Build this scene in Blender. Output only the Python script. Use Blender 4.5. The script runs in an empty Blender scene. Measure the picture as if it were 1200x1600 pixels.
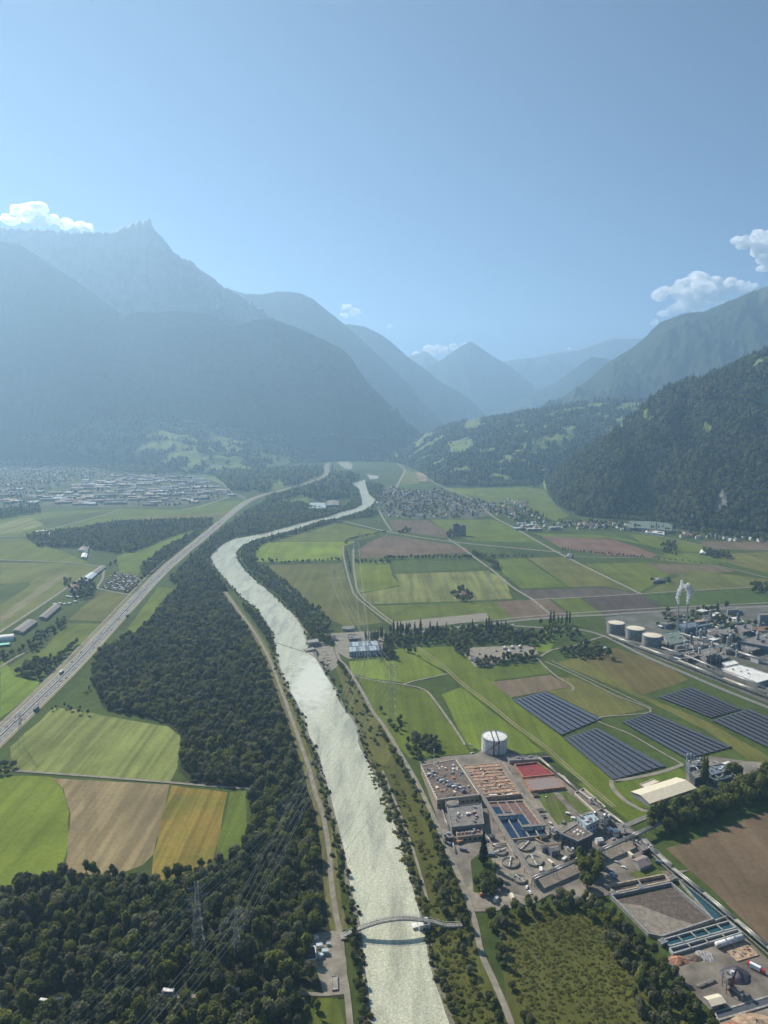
import bpy, math, random
import numpy as np
from mathutils import Vector, noise
random.seed(7); rng = np.random.default_rng(7)
scene = bpy.context.scene; C = scene.collection
rad = math.radians
# ---------------------------------------------------------------- camera
HC, FPX = 380.0, 1164.0                     # height above the valley floor, focal length in photo pixels
TH = math.atan(155/FPX)
cd = bpy.data.cameras.new('camera'); cam = bpy.data.objects.new('camera', cd); C.objects.link(cam)
cam.location = (0, 0, HC); cam.rotation_euler = (rad(90)-TH, 0, 0)
cd.sensor_fit = 'VERTICAL'; cd.sensor_height = 36; cd.lens = 36*FPX/1600
cd.clip_start = 1; cd.clip_end = 90000
scene.camera = cam
# ---------------------------------------------------------------- sky, sun, exposure
SUN_EL, SUN_AZ = rad(38), rad(-42)          # azimuth from +Y (the view direction), negative = left
world = bpy.data.worlds.new('World'); scene.world = world; world.use_nodes = True
wn = world.node_tree.nodes; wn.clear()
sk = wn.new('ShaderNodeTexSky'); sk.sky_type = 'NISHITA'; sk.sun_disc = False
sk.sun_elevation = SUN_EL; sk.sun_rotation = SUN_AZ; sk.altitude = 5500; sk.air_density = 1.0; sk.dust_density = 0.0; sk.ozone_density = 4.0
bg = wn.new('ShaderNodeBackground'); bg.inputs[1].default_value = 0.05
wo = wn.new('ShaderNodeOutputWorld')
world.node_tree.links.new(sk.outputs[0], bg.inputs[0]); world.node_tree.links.new(bg.outputs[0], wo.inputs[0])
sd = bpy.data.lights.new('sun', 'SUN'); sd.energy = 5.0; sd.angle = rad(0.53); sd.color = (1, .935, .82)
sun = bpy.data.objects.new('sun', sd); C.objects.link(sun)
sdir = Vector((math.sin(SUN_AZ)*math.cos(SUN_EL), math.cos(SUN_AZ)*math.cos(SUN_EL), math.sin(SUN_EL)))
sun.rotation_euler = sdir.to_track_quat('Z', 'Y').to_euler(); sun.location = (0, 0, 2000)
vs = scene.view_settings; vs.view_transform = 'Standard'; vs.look = 'None'; vs.gamma = 1; vs.use_curve_mapping = False
vs.exposure = 0.7
cy = scene.cycles
cy.max_bounces = 12; cy.diffuse_bounces = 2; cy.glossy_bounces = 2; cy.transmission_bounces = 3; cy.volume_bounces = 10; cy.transparent_max_bounces = 8
cy.use_denoising = True; cy.caustics_reflective = False; cy.caustics_refractive = False; cy.sample_clamp_indirect = 4; cy.use_adaptive_sampling = True; cy.adaptive_threshold = 0.012

# ---------------------------------------------------------------- helpers
def ray(px, py):
    a, b = (px-600)/FPX, (800-py)/FPX
    return np.array((a, math.cos(TH)+b*math.sin(TH), -math.sin(TH)+b*math.cos(TH)))
def P(px, py, z=0.0):
    "the point of the place at height z that the photograph shows at px, py"
    d = ray(px, py); t = (z-HC)/d[2]
    return Vector((d[0]*t, d[1]*t, z))
def PD(px, py, D):
    "the point at distance D seen at px, py"
    d = ray(px, py); t = D/d[1]
    return Vector((d[0]*t, D, HC+d[2]*t))
def PL(pts, z=0.0): return [P(x, y, z) for x, y in pts]
def pix(v):
    "where a point shows in the photograph"
    x, y, z = v[0], v[1], v[2]-HC
    f = y*math.cos(TH)-z*math.sin(TH); u = y*math.sin(TH)+z*math.cos(TH)
    if f <= 1: return (-9e9, -9e9)
    return (600+x/f*FPX, 800-u/f*FPX)
def tag(o, label=None, cat=None, group=None, kind=None):
    if label: o['label'] = label
    if cat: o['category'] = cat
    if group: o['group'] = group
    if kind: o['kind'] = kind
    return o
def empty(name, loc=(0, 0, 0), rz=0.0):
    o = bpy.data.objects.new(name, None); C.objects.link(o); o.location = loc; o.rotation_euler = (0, 0, rz); o.empty_display_size = 1
    return o
def thing(name, label, cat, loc=(0, 0, 0), rz=0.0, group=None):
    return tag(empty(name, loc, rz), label, cat, group)
def link(name, me, parent=None):
    o = bpy.data.objects.new(name, me); C.objects.link(o)
    if parent is not None: o.parent = parent
    return o
def copy_tree(o, loc=None, rz=None, scale=None, label=None, group=None):
    r = o.copy(); C.objects.link(r)
    if loc is not None: r.location = loc
    if rz is not None: r.rotation_euler = (0, 0, rz)
    if scale is not None: r.scale = scale
    if label: r['label'] = label
    if group: r['group'] = group
    for ch in o.children:
        c = ch.copy(); C.objects.link(c); c.parent = r
        for g in ch.children:
            d = g.copy(); C.objects.link(d); d.parent = c
    return r
class MB:
    "collects shapes and links them as one mesh object"
    def __init__(s, org=(0, 0, 0)): s.v = []; s.f = []; s.m = []; s.o = Vector(org); s.sm = []
    def add(s, vs_, fs, m=0, smooth=False):
        b = len(s.v); s.v += [tuple(Vector(q)-s.o) for q in vs_]; s.f += [tuple(b+i for i in f) for f in fs]; s.m += [m]*len(fs); s.sm += [smooth]*len(fs)
        return s
    def box(s, c, sz, rz=0.0, m=0, z0=None):
        x, y = sz[0]/2, sz[1]/2; zb = c[2] if z0 is None else z0; cs, sn = math.cos(rz), math.sin(rz)
        pts = [(c[0]+a*cs-b*sn, c[1]+a*sn+b*cs, zb+h) for h in (0, sz[2]) for a, b in ((-x, -y), (x, -y), (x, y), (-x, y))]
        return s.add(pts, [(3, 2, 1, 0), (4, 5, 6, 7), (0, 1, 5, 4), (1, 2, 6, 5), (2, 3, 7, 6), (3, 0, 4, 7)], m)
    def prism(s, poly, z0, z1, m=0, mt=None, bottom=False):
        poly = ccw(poly); n = len(poly)
        pts = [(p[0], p[1], z0) for p in poly]+[(p[0], p[1], z1) for p in poly]
        s.add(pts, [(i, (i+1) % n, n+(i+1) % n, n+i) for i in range(n)], m)
        s.add(pts[n:], [tuple(range(n))], m if mt is None else mt)
        return s
    def cyl(s, c, r, h, n=16, m=0, r2=None, mt=None, smooth=True):
        r2 = r if r2 is None else r2
        pts = [(c[0]+math.cos(2*math.pi*i/n)*q, c[1]+math.sin(2*math.pi*i/n)*q, z) for q, z in ((r, c[2]), (r2, c[2]+h)) for i in range(n)]
        s.add(pts, [(i, (i+1) % n, n+(i+1) % n, n+i) for i in range(n)], m, smooth)
        if r2 > .01: s.add(pts[n:], [tuple(range(n))], m if mt is None else mt)
        return s
    def ring(s, c, r0, r1, h, n=24, m=0):
        pts = [(c[0]+math.cos(2*math.pi*i/n)*q, c[1]+math.sin(2*math.pi*i/n)*q, z) for q, z in ((r1, c[2]), (r1, c[2]+h), (r0, c[2]+h), (r0, c[2])) for i in range(n)]
        for k in range(3): s.add(pts, [(k*n+i, k*n+(i+1) % n, (k+1)*n+(i+1) % n, (k+1)*n+i) for i in range(n)], m)
        return s
    def tube(s, a, b, r, n=6, m=0, r2=None):
        a, b = Vector(a), Vector(b); d = (b-a)
        if d.length < 1e-6: return s
        q = d.to_track_quat('Z', 'Y'); r2 = r if r2 is None else r2
        pts = [p0+q@Vector((math.cos(2*math.pi*i/n)*rr, math.sin(2*math.pi*i/n)*rr, 0)) for p0, rr in ((a, r), (b, r2)) for i in range(n)]
        return s.add(pts, [(i, (i+1) % n, n+(i+1) % n, n+i) for i in range(n)]+[tuple(range(n, 2*n)), tuple(range(n-1, -1, -1))], m, n > 5)
    def path(s, pts, r, n=6, m=0):
        for a, b in zip(pts[:-1], pts[1:]): s.tube(a, b, r, n, m)
        return s
    def beam(s, a, b, w, h, m=0):
        "a bar of rectangular section from a to b, level across"
        a, b = Vector(a), Vector(b); d = (b-a).normalized(); sd_ = Vector((-d.y, d.x, 0))
        sd_ = sd_.normalized() if sd_.length > 1e-4 else Vector((1, 0, 0)); up = d.cross(sd_)*-1
        if up.z < 0: up = -up
        pts = [p+sd_*x*w/2+up*y*h for p in (a, b) for x, y in ((-1, 0), (1, 0), (1, 1), (-1, 1))]
        return s.add(pts, [(0, 1, 2, 3), (7, 6, 5, 4), (0, 4, 5, 1), (1, 5, 6, 2), (2, 6, 7, 3), (3, 7, 4, 0)], m)
    def gable(s, quad, z0, ze, zr, m=0, mr=1, over=0.0):
        "walls to the eaves ze and a roof ridged at zr along the longer side of the quad"
        q = [Vector((p[0], p[1], 0)) for p in ccw(quad)]
        if (q[1]-q[0]).length+(q[3]-q[2]).length < (q[2]-q[1]).length+(q[0]-q[3]).length: q = q[1:]+q[:1]
        Z = lambda p, z: (p.x, p.y, z)
        r0, r1 = (q[0]+q[3])/2, (q[1]+q[2])/2
        pts = [Z(p, z0) for p in q]+[Z(p, ze) for p in q]+[Z(r0, zr), Z(r1, zr)]
        s.add(pts, [(0, 1, 5, 4), (2, 3, 7, 6), (1, 2, 6, 9, 5), (3, 0, 4, 8, 7)], m)
        al = (q[1]-q[0]).normalized()*over; ac = (q[3]-q[0]).normalized()*over; dz = over*(zr-ze)/max(.1, (q[3]-q[0]).length/2)
        t = .12
        a = [Z(q[0]-al-ac, ze-dz+t), Z(q[1]+al-ac, ze-dz+t), Z(q[2]+al+ac, ze-dz+t), Z(q[3]-al+ac, ze-dz+t), Z(r0-al, zr+t), Z(r1+al, zr+t)]
        s.add(a, [(0, 1, 5, 4), (2, 3, 4, 5)], mr)
        return s
    def build(s, name, mats, parent=None):
        me = bpy.data.meshes.new(name); me.from_pydata(s.v, [], s.f)
        for m in (mats if isinstance(mats, (list, tuple)) else [mats]): me.materials.append(m)
        me.polygons.foreach_set('material_index', s.m); me.polygons.foreach_set('use_smooth', s.sm); me.update()
        o = link(name, me, parent)
        if parent is None and s.o.length > 0: o.location = s.o
        return o
def ccw(poly):
    a = sum(poly[i][0]*poly[(i+1) % len(poly)][1]-poly[(i+1) % len(poly)][0]*poly[i][1] for i in range(len(poly)))
    return list(poly) if a > 0 else list(poly)[::-1]
def centre(poly): return Vector((sum(p[0] for p in poly)/len(poly), sum(p[1] for p in poly)/len(poly), 0))
def inside(x, y, poly):
    r = False; j = len(poly)-1
    for i in range(len(poly)):
        xi, yi = poly[i][0], poly[i][1]; xj, yj = poly[j][0], poly[j][1]
        if (yi > y) != (yj > y) and x < (xj-xi)*(y-yi)/(yj-yi)+xi: r = not r
        j = i
    return r
def resample(pts, step, smooth=True):
    pts = [Vector(p) for p in pts]
    if smooth and len(pts) > 2:
        q = []
        for i in range(len(pts)-1):
            p0, p1, p2, p3 = pts[max(i-1, 0)], pts[i], pts[i+1], pts[min(i+2, len(pts)-1)]
            n = max(2, int((p2-p1).length/step)+1)
            for k in range(n):
                t = k/n
                q.append(0.5*((2*p1)+(p2-p0)*t+(2*p0-5*p1+4*p2-p3)*t*t+(3*p1-p0-3*p2+p3)*t**3))
        q.append(pts[-1]); return q
    q = []
    for a, b in zip(pts[:-1], pts[1:]):
        n = max(1, int((b-a).length/step))
        q += [a+(b-a)*k/n for k in range(n)]
    q.append(pts[-1]); return q
def ribbon(name, pts, w, z, mat, kind='structure', parent=None, smooth=True, step=15, off=0.0):
    "a flat strip of width w along the ground points pts"
    c = resample([(p[0], p[1], 0) for p in pts], step, smooth); v = []
    for i, p in enumerate(c):
        d = c[min(i+1, len(c)-1)]-c[max(i-1, 0)]; n = Vector((-d.y, d.x, 0)).normalized()
        v += [(p+n*(off+w/2))[:2]+(z,), (p+n*(off-w/2))[:2]+(z,)]
    f = [(2*i, 2*i+1, 2*i+3, 2*i+2) for i in range(len(c)-1)]
    me = bpy.data.meshes.new(name); me.from_pydata(v, [], f); me.materials.append(mat); me.update()
    if len(me.polygons) and me.polygons[0].normal.z < 0: me.flip_normals()
    o = link(name, me, parent)
    if kind and parent is None: o['kind'] = kind
    return o
def sheet(name, poly, z, mat, kind='structure', parent=None, label=None):
    poly = ccw(poly)
    if name == 'field':
        q = []
        for a, b in zip(poly, poly[1:]+poly[:1]):
            L = (b-a).length; k_ = max(1, int(L/18)); n_ = Vector((-(b-a).y, (b-a).x, 0)).normalized()
            for i in range(k_):
                c = a+(b-a)*i/k_; q.append(c+n_*(2.2*noise.noise(c*.03) if i else 0))
        poly = q
    me = bpy.data.meshes.new(name); me.from_pydata([(p[0], p[1], z) for p in poly], [], [tuple(range(len(poly)))]); me.materials.append(mat); me.update()
    o = link(name, me, parent)
    if kind and parent is None: o['kind'] = kind
    if label: o['label'] = label
    return o

# ---------------------------------------------------------------- materials
class NT:
    def __init__(s, m): s.t = m.node_tree; s.n = m.node_tree.nodes
    def new(s, typ, **k):
        n = s.n.new('ShaderNode'+typ)
        for a, b in k.items():
            if a in n.bl_rna.properties: setattr(n, a, b)
            else: n.inputs[a].default_value = b
        return n
    def l(s, a, b): s.t.links.new(a, b)
def base(name, rough=0.8, spec=0.3):
    m = bpy.data.materials.new(name); m.use_nodes = True; t = NT(m); b = m.node_tree.nodes['Principled BSDF']
    b.inputs['Roughness'].default_value = rough; b.inputs['Specular IOR Level'].default_value = spec
    return m, t, b
def ramp(t, fac, cols, pos=None):
    r = t.new('ValToRGB'); e = r.color_ramp.elements
    pos = pos or [i/(len(cols)-1) for i in range(len(cols))]
    e[0].position = pos[0]; e[0].color = (*cols[0], 1); e[1].position = pos[-1]; e[1].color = (*cols[-1], 1)
    for p, c in list(zip(pos, cols))[1:-1]:
        k = e.new(p); k.color = (*c, 1)
    t.l(fac, r.inputs[0]); return r.outputs[0]
def sc(c, k): return tuple(min(1, x*k) for x in c)
def surf(name, col, rough=0.8, var=0.25, scale=0.3, spec=0.3, metal=0.0, dirt=None, bump=0.0, coord='pos'):
    "a plain surface with uneven tone and some dirt"
    m, t, b = base(name, rough, spec); b.inputs['Metallic'].default_value = metal
    g = t.new('NewGeometry'); n = t.new('TexNoise', Scale=scale, Detail=6.0, Roughness=0.65); t.l(g.outputs['Position'], n.inputs['Vector'])
    cols = [sc(col, 1-var), col, sc(col, 1+var)]
    if dirt: cols = [dirt, sc(col, 1-var*.5), sc(col, 1+var)]
    t.l(ramp(t, n.outputs[0], cols, [.32, .5, .68]), b.inputs['Base Color'])
    if bump:
        bp = t.new('Bump', Strength=bump, Distance=0.3); t.l(n.outputs[0], bp.inputs['Height']); t.l(bp.outputs[0], b.inputs['Normal'])
    return m
def field_mat(name, col, var=0.18, ang=0.0, period=12.0, stripe=0.12, patch=None, patch_scale=0.006, grain=0.25):
    "a crop or meadow: broad patches, fine growth and the lines left by the machines"
    m, t, b = base(name, .95, .08)
    g = t.new('NewGeometry')
    n1 = t.new('TexNoise', Scale=patch_scale, Detail=5.0, Roughness=.6); t.l(g.outputs['Position'], n1.inputs['Vector'])
    n2 = t.new('TexNoise', Scale=grain, Detail=6.0, Roughness=.75); t.l(g.outputs['Position'], n2.inputs['Vector'])
    mp = t.new('Mapping'); mp.inputs['Rotation'].default_value = (0, 0, ang); mp.inputs['Scale'].default_value = (1/period, .004, 0); t.l(g.outputs['Position'], mp.inputs['Vector'])
    n3 = t.new('TexNoise', Scale=1.0, Detail=2.0, Roughness=.5); t.l(mp.outputs[0], n3.inputs['Vector'])
    p = patch or sc(col, .62)
    c1 = ramp(t, n1.outputs[0], [p, col, sc(col, 1+var)], [.33, .5, .7])
    mx = t.new('Mix', data_type='RGBA', blend_type='MULTIPLY'); mx.inputs[0].default_value = 1
    c2 = ramp(t, n2.outputs[0], [(1-var*1.3,)*3, (1+var,)*3], [.3, .7])
    t.l(c1, mx.inputs[6]); t.l(c2, mx.inputs[7])
    mx2 = t.new('Mix', data_type='RGBA', blend_type='MULTIPLY'); mx2.inputs[0].default_value = 1
    c3 = ramp(t, n3.outputs[0], [(1-stripe*2,)*3, (1+stripe,)*3], [.38, .62])
    t.l(mx.outputs[2], mx2.inputs[6]); t.l(c3, mx2.inputs[7])
    sx = t.new('SeparateXYZ'); t.l(mp.outputs[0], sx.inputs[0]); k1 = t.new('Math', operation='MULTIPLY'); k1.inputs[1].default_value = period/17.0; t.l(sx.outputs[0], k1.inputs[0])
    k2 = t.new('Math', operation='FRACT'); t.l(k1.outputs[0], k2.inputs[0]); k3 = t.new('Math', operation='LESS_THAN'); k3.inputs[1].default_value = .075; t.l(k2.outputs[0], k3.inputs[0])
    k4 = t.new('Math', operation='MULTIPLY'); k4.inputs[1].default_value = .16 if stripe > .055 else 0; t.l(k3.outputs[0], k4.inputs[0])          # wheel tracks of the sprayer
    m3 = t.new('Mix', data_type='RGBA', blend_type='MULTIPLY'); t.l(k4.outputs[0], m3.inputs[0]); t.l(mx2.outputs[2], m3.inputs[6]); m3.inputs[7].default_value = (.35, .3, .25, 1); t.l(m3.outputs[2], b.inputs['Base Color'])
    bp = t.new('Bump', Strength=.5, Distance=.4); t.l(n2.outputs[0], bp.inputs['Height']); t.l(bp.outputs[0], b.inputs['Normal'])
    return m
def foliage_mat(name, c1, c2, c3):
    m, t, b = base(name, .75, .12)
    oi = t.new('ObjectInfo'); g = t.new('NewGeometry')
    n = t.new('TexNoise', Scale=.35, Detail=3.0); t.l(g.outputs['Position'], n.inputs['Vector'])
    a = t.new('Math', operation='ADD'); t.l(oi.outputs['Random'], a.inputs[0]); t.l(n.outputs[0], a.inputs[1])
    h = t.new('Math', operation='MULTIPLY'); t.l(a.outputs[0], h.inputs[0]); h.inputs[1].default_value = .5
    col = ramp(t, h.outputs[0], [c1, c2, c3], [.2, .5, .8]); t.l(col, b.inputs['Base Color'])
    tr = t.new('BsdfTranslucent'); t.l(col, tr.inputs[0]); mx = t.new('MixShader'); mx.inputs[0].default_value = .5
    out = [x for x in t.n if x.type == 'OUTPUT_MATERIAL'][0]
    t.l(b.outputs[0], mx.inputs[1]); t.l(tr.outputs[0], mx.inputs[2]); t.l(mx.outputs[0], out.inputs[0])
    return m
# ================================================================ LAND: floor, mountains, haze, clouds
M = {}
M['ground'] = field_mat('valley_grass', (.062, .088, .020), .25, .3, 25, .06, (.042, .060, .016), .004, .08)
def fbm(x, y, s, o=4, seed=0.0): return noise.fractal(Vector((x*s, y*s, seed)), 1.0, 2.0, o)
def slope_mat(name, forest, meadow, rock, ns=.02, bd=12.0, bs=.9):
    "woods, meadows (attribute 'mead') and bare rock (attribute 'rock') on a mountainside"
    m, t, b = base(name, .9, .08)
    g = t.new('NewGeometry'); n = t.new('TexNoise', Scale=ns, Detail=8.0, Roughness=.75); t.l(g.outputs['Position'], n.inputs['Vector'])
    am = t.new('Attribute', attribute_name='mead'); ar = t.new('Attribute', attribute_name='rock')
    cf = ramp(t, n.outputs[0], [sc(forest, .55), forest, sc(forest, 1.5)], [.35, .5, .68])
    cm = ramp(t, n.outputs[0], [sc(meadow, .8), meadow, sc(meadow, 1.2)], [.35, .5, .68])
    cr = ramp(t, n.outputs[0], [sc(rock, .6), rock, sc(rock, 1.3)], [.35, .5, .68])
    m1 = t.new('Mix', data_type='RGBA'); t.l(am.outputs['Fac'], m1.inputs[0]); t.l(cf, m1.inputs[6]); t.l(cm, m1.inputs[7])
    m2 = t.new('Mix', data_type='RGBA'); t.l(ar.outputs['Fac'], m2.inputs[0]); t.l(m1.outputs[2], m2.inputs[6]); t.l(cr, m2.inputs[7])
    t.l(m2.outputs[2], b.inputs['Base Color'])
    bp = t.new('Bump', Strength=bs, Distance=bd); t.l(n.outputs[0], bp.inputs['Height']); t.l(bp.outputs[0], b.inputs['Normal'])
    return m
M['slope'] = slope_mat('wooded_slope', (.032, .046, .016), (.17, .21, .06), (.24, .23, .21))
M['crag'] = slope_mat('crag', (.032, .046, .016), (.17, .21, .06), (.27, .26, .24), .0035, 60.0, .5)
def interp(pts, n):
    pts = [Vector(p) for p in pts]; L = [0]
    for a, b in zip(pts[:-1], pts[1:]): L.append(L[-1]+(b-a).length)
    out = []
    for k in range(n+1):
        s = L[-1]*k/n; i = max(j for j in range(len(L)) if L[j] <= s+1e-6); i = min(i, len(pts)-2)
        out.append(pts[i]+(pts[i+1]-pts[i])*((s-L[i])/max(1e-6, L[i+1]-L[i])))
    return out
def mountain(name, ridge, foot, back=1500, nu=200, nv=50, amp=90, freq=.0016, p=1.25, seed=1.0, meadow=None, rockline=None, jag=6.0, label=None, mat=None, skirt=-25, canopy=0.0, fine=.25):
    "a slope between a skyline (3-D points) and a foot line, with gullies and spurs, and its far side"
    R = interp(ridge, nu); F = interp(foot, nu); V = []; mead = []; rock = []
    nb = 8
    for i in range(nu+1):
        r, f = R[i], F[i]
        zr = r.z+jag*fbm(r.x, r.y, freq*14, 4, seed)
        for j in range(nb, 0, -1):
            t = j/nb; V.append((r.x*(1+.0*t), r.y+back*t, zr*(1-t)**1.1+skirt*t)); mead.append(0); rock.append(1 if rockline and V[-1][2] > rockline else 0)
        for j in range(nv+1):
            t = j/nv; x, y = r.x+(f.x-r.x)*t, r.y+(f.y-r.y)*t
            w = min(1, t*5)*min(1, (1-t)*6)
            wx = x+180*fbm(x, y, freq*.7, 3, seed+5)
            rid = 1-abs(noise.noise(Vector((wx*freq*1.6, y*freq*.45, seed))))*2
            rid2 = 1-abs(noise.noise(Vector((wx*freq*4.4, y*freq*1.4, seed+3))))*2
            z = (zr-f.z)*(1-t)**p+f.z + w*(amp*(rid-.45)+amp*.4*(rid2-.45)+amp*fine*fbm(x, y, freq*9, 4, seed))
            z += canopy*noise.noise(Vector((x*.03, y*.03, seed)))*w
            V.append((x, y, z if j < nv else skirt))
            mv = 0.0
            if meadow:
                q = fbm(x, y, meadow[0], 3, seed+9)+.35*noise.noise(Vector((x*meadow[0]*5, y*meadow[0]*5, seed))); mv = max(0, min(1, (q-meadow[1])*14))
                if len(meadow) > 2 and not (meadow[2] < t < meadow[3]): mv = 0
            mead.append(mv)
            rv = 0.0
            if rockline: rv = max(0, min(1, (z-rockline+260*fbm(x, y, .0035, 4, seed+2))/160))
            rock.append(rv)
    n2 = nb+nv+1
    Fc = [(i*n2+j, i*n2+j+1, (i+1)*n2+j+1, (i+1)*n2+j) for i in range(nu) for j in range(n2-1)]
    me = bpy.data.meshes.new(name); me.from_pydata(V, [], Fc); me.materials.append(mat or M['slope'])
    a = me.attributes.new('mead', 'FLOAT', 'POINT'); a.data.foreach_set('value', mead)
    a = me.attributes.new('rock', 'FLOAT', 'POINT'); a.data.foreach_set('value', rock)
    me.update(); me.polygons.foreach_set('use_smooth', [True]*len(me.polygons))
    if me.polygons[len(me.polygons)//2].normal.z < 0: me.flip_normals()
    o = link(name, me); tag(o, label, None, None, 'structure')
    return o, np.array(V).reshape(nu+1, n2, 3)[:, nb:, :], np.array(mead).reshape(nu+1, n2)[:, nb:]
def RD(pts, D, D2=None):
    n = len(pts); return [PD(x, y, D+(0 if D2 is None else (D2-D)*i/(n-1))) for i, (x, y) in enumerate(pts)]
def FT(pts): return [P(x, y, 0) for x, y in pts]
def FX(ridge, D): return [Vector((p.x*D/p.y, D, 0)) for p in ridge]      # foot in front of the ridge, seen below it
gme = MB(); gme.add([(-17000, -1400, 0), (17000, -1400, 0), (17000, 19500, 0), (-17000, 19500, 0)], [(0, 1, 2, 3)]).build('ground', M['ground'])['kind'] = 'structure'
bpy.data.objects['ground']['label'] = 'flat green valley floor'

rA = RD([(-420, 330), (-200, 345), (-60, 352), (0, 355), (60, 358), (120, 363), (150, 362), (180, 363), (190, 355), (203, 352), (211, 351), (214, 344), (217, 343), (220, 347), (223, 346), (225, 341), (228, 345), (231, 339), (235, 341), (238, 351), (242, 359), (256, 374), (270, 391), (285, 403), (300, 410), (315, 422), (330, 433), (350, 448), (380, 465), (405, 480), (430, 500), (470, 540), (520, 600), (560, 640)], 8100, 7800)
mountain('mountain', rA, FX(rA, 6500), 1800, 700, 70, 210, .0015, 1.35, 3.0, rockline=1150, jag=26, fine=.05, mat=M['crag'], label='highest mountain of the left side, with a jagged summit tower above a hazy face')
rA2 = RD([(-420, 330), (-150, 372), (0, 377), (28, 380), (60, 400), (95, 424), (130, 448), (175, 480), (215, 510), (260, 560), (300, 620)], 7100, 6800)
mountain('mountain', rA2, FX(rA2, 6000), 1500, 160, 50, 200, .0017, 1.2, 8.0, label='hazy blue spur at the left edge in front of the jagged summit')
rB = RD([(-300, 600), (-100, 560), (60, 520), (150, 500), (215, 488), (270, 484), (325, 491), (350, 505), (372, 507), (400, 499), (425, 498), (460, 510), (500, 528), (535, 545), (550, 560), (562, 580), (580, 604), (610, 633), (635, 660), (655, 684)], 6700, 7300)
mountain('mountain', rB, FX(rB, 6050), 1500, 260, 60, 190, .0018, 1.1, 12.0, label='broad wooded shoulder in blue haze falling to the narrows of the valley')
rC = RD([(300, 500), (360, 452), (380, 458), (410, 460), (430, 455), (455, 456), (470, 458), (490, 468), (520, 492), (545, 512), (580, 545), (640, 600), (680, 650), (720, 690)], 9800)
mountain('mountain', rC, FX(rC, 8600), 1500, 160, 50, 210, .0015, 1.2, 17.0, rockline=1900, label='flat topped blue mountain behind the shoulder on the left')
rD = RD([(480, 520), (545, 506), (572, 511), (592, 521), (610, 533), (640, 560), (665, 577), (690, 598), (715, 610), (735, 624), (752, 641), (775, 668)], 11500)
mountain('mountain', rD, FX(rD, 10400), 1500, 100, 40, 110, .0014, 1.1, 21.0, label='pale blue slope running down to the valley gap')
rE = RD([(600, 640), (640, 600), (668, 572), (690, 562), (705, 551), (722, 540), (735, 533), (748, 541), (762, 551), (778, 561), (800, 574), (830, 600), (860, 625), (900, 655)], 14500)
mountain('mountain', rE, FX(rE, 12800), 1500, 120, 40, 140, .0013, 1.1, 25.0, rockline=1650, label='pyramid shaped pale peak at the end of the valley')
rF = RD([(600, 585), (640, 556), (665, 548), (700, 575), (760, 570), (800, 562), (832, 558), (868, 550), (900, 546), (935, 534), (958, 526), (975, 528), (1000, 527), (1060, 520), (1200, 500)], 17300)
mountain('mountain', rF, FX(rF, 15800), 1200, 120, 30, 120, .0013, 1.1, 29.0, rockline=1400, label='faint far range behind the pyramid peak')
rG = RD([(700, 668), (770, 645), (800, 632), (830, 617), (860, 603), (880, 590), (905, 570), (925, 557), (945, 560), (975, 566), (1010, 575), (1100, 600)], 12500)
mountain('mountain', rG, FX(rG, 11300), 1300, 110, 36, 110, .0014, 1.05, 33.0, label='pale blue ridge rising to the right of the valley gap')
rH = RD([(800, 660), (860, 631), (885, 617), (905, 603), (925, 588), (945, 570), (965, 557), (985, 545), (1005, 530), (1018, 516), (1032, 503), (1052, 496), (1070, 489), (1100, 487), (1125, 476), (1150, 466), (1175, 455), (1200, 447), (1260, 430), (1400, 410)], 8600, 7000)
mountain('mountain', rH, FX(rH, 5900), 1500, 260, 70, 230, .0018, 1.15, 37.0, rockline=1450, label='tall hazy mountain on the right with cloud on its ridge')
# nearer hills
rI = RD([(590, 712), (640, 690), (665, 678), (700, 665), (740, 655), (790, 649), (850, 640), (900, 632), (945, 627), (985, 626), (1040, 626), (1150, 640), (1300, 640)], 6600, 5200)
hI, gI, mI = mountain('hill', rI, FT([(560, 722), (600, 722), (640, 726), (668, 742), (690, 756), (760, 760), (830, 756), (860, 752), (930, 752), (1010, 760), (1100, 770), (1180, 780), (1300, 790)]), 1200, 240, 90, 32, .0028, 1.0, 41.0, meadow=(.0048, .03), jag=3, canopy=7, label='low wooded hill with small meadows right of the valley gap')
rJ = RD([(860, 735), (900, 712), (950, 690), (1000, 662), (1035, 636), (1058, 612), (1070, 598), (1078, 592), (1086, 594), (1092, 602), (1112, 590), (1140, 573), (1170, 560), (1200, 546), (1290, 512), (1420, 470)], 3900, 3300)
hJ, gJ, mJ = mountain('hill', rJ, FT([(846, 748), (850, 762), (858, 778), (868, 790), (885, 800), (905, 807), (935, 810), (970, 810), (1010, 812), (1040, 820), (1070, 828), (1110, 833), (1150, 836), (1200, 840), (1280, 850), (1400, 862)]), 1300, 300, 120, 74, .0036, .95, 47.0, meadow=(.004, .27, .1, .6), jag=6, canopy=11, label='steep wooded hillside above the plain on the right')
rK = RD([(-400, 676), (-100, 672), (0, 675), (60, 676), (110, 668), (150, 655), (200, 650), (260, 653), (310, 658), (360, 668), (420, 676), (480, 682), (520, 680), (560, 682), (610, 684), (640, 692)], 6200, 6300)
hK, gK, mK = mountain('hill', rK, FT([(-400, 726), (-100, 724), (0, 718), (60, 716), (130, 718), (200, 724), (260, 738), (330, 742), (400, 738), (440, 730), (480, 720), (520, 716), (560, 712), (600, 708), (640, 704), (655, 702)]), 900, 260, 80, 26, .0030, .9, 53.0, meadow=(.0075, -.16), jag=3, canopy=6, label='terraced foothill with pale meadows and woods below the left mountains')

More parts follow.
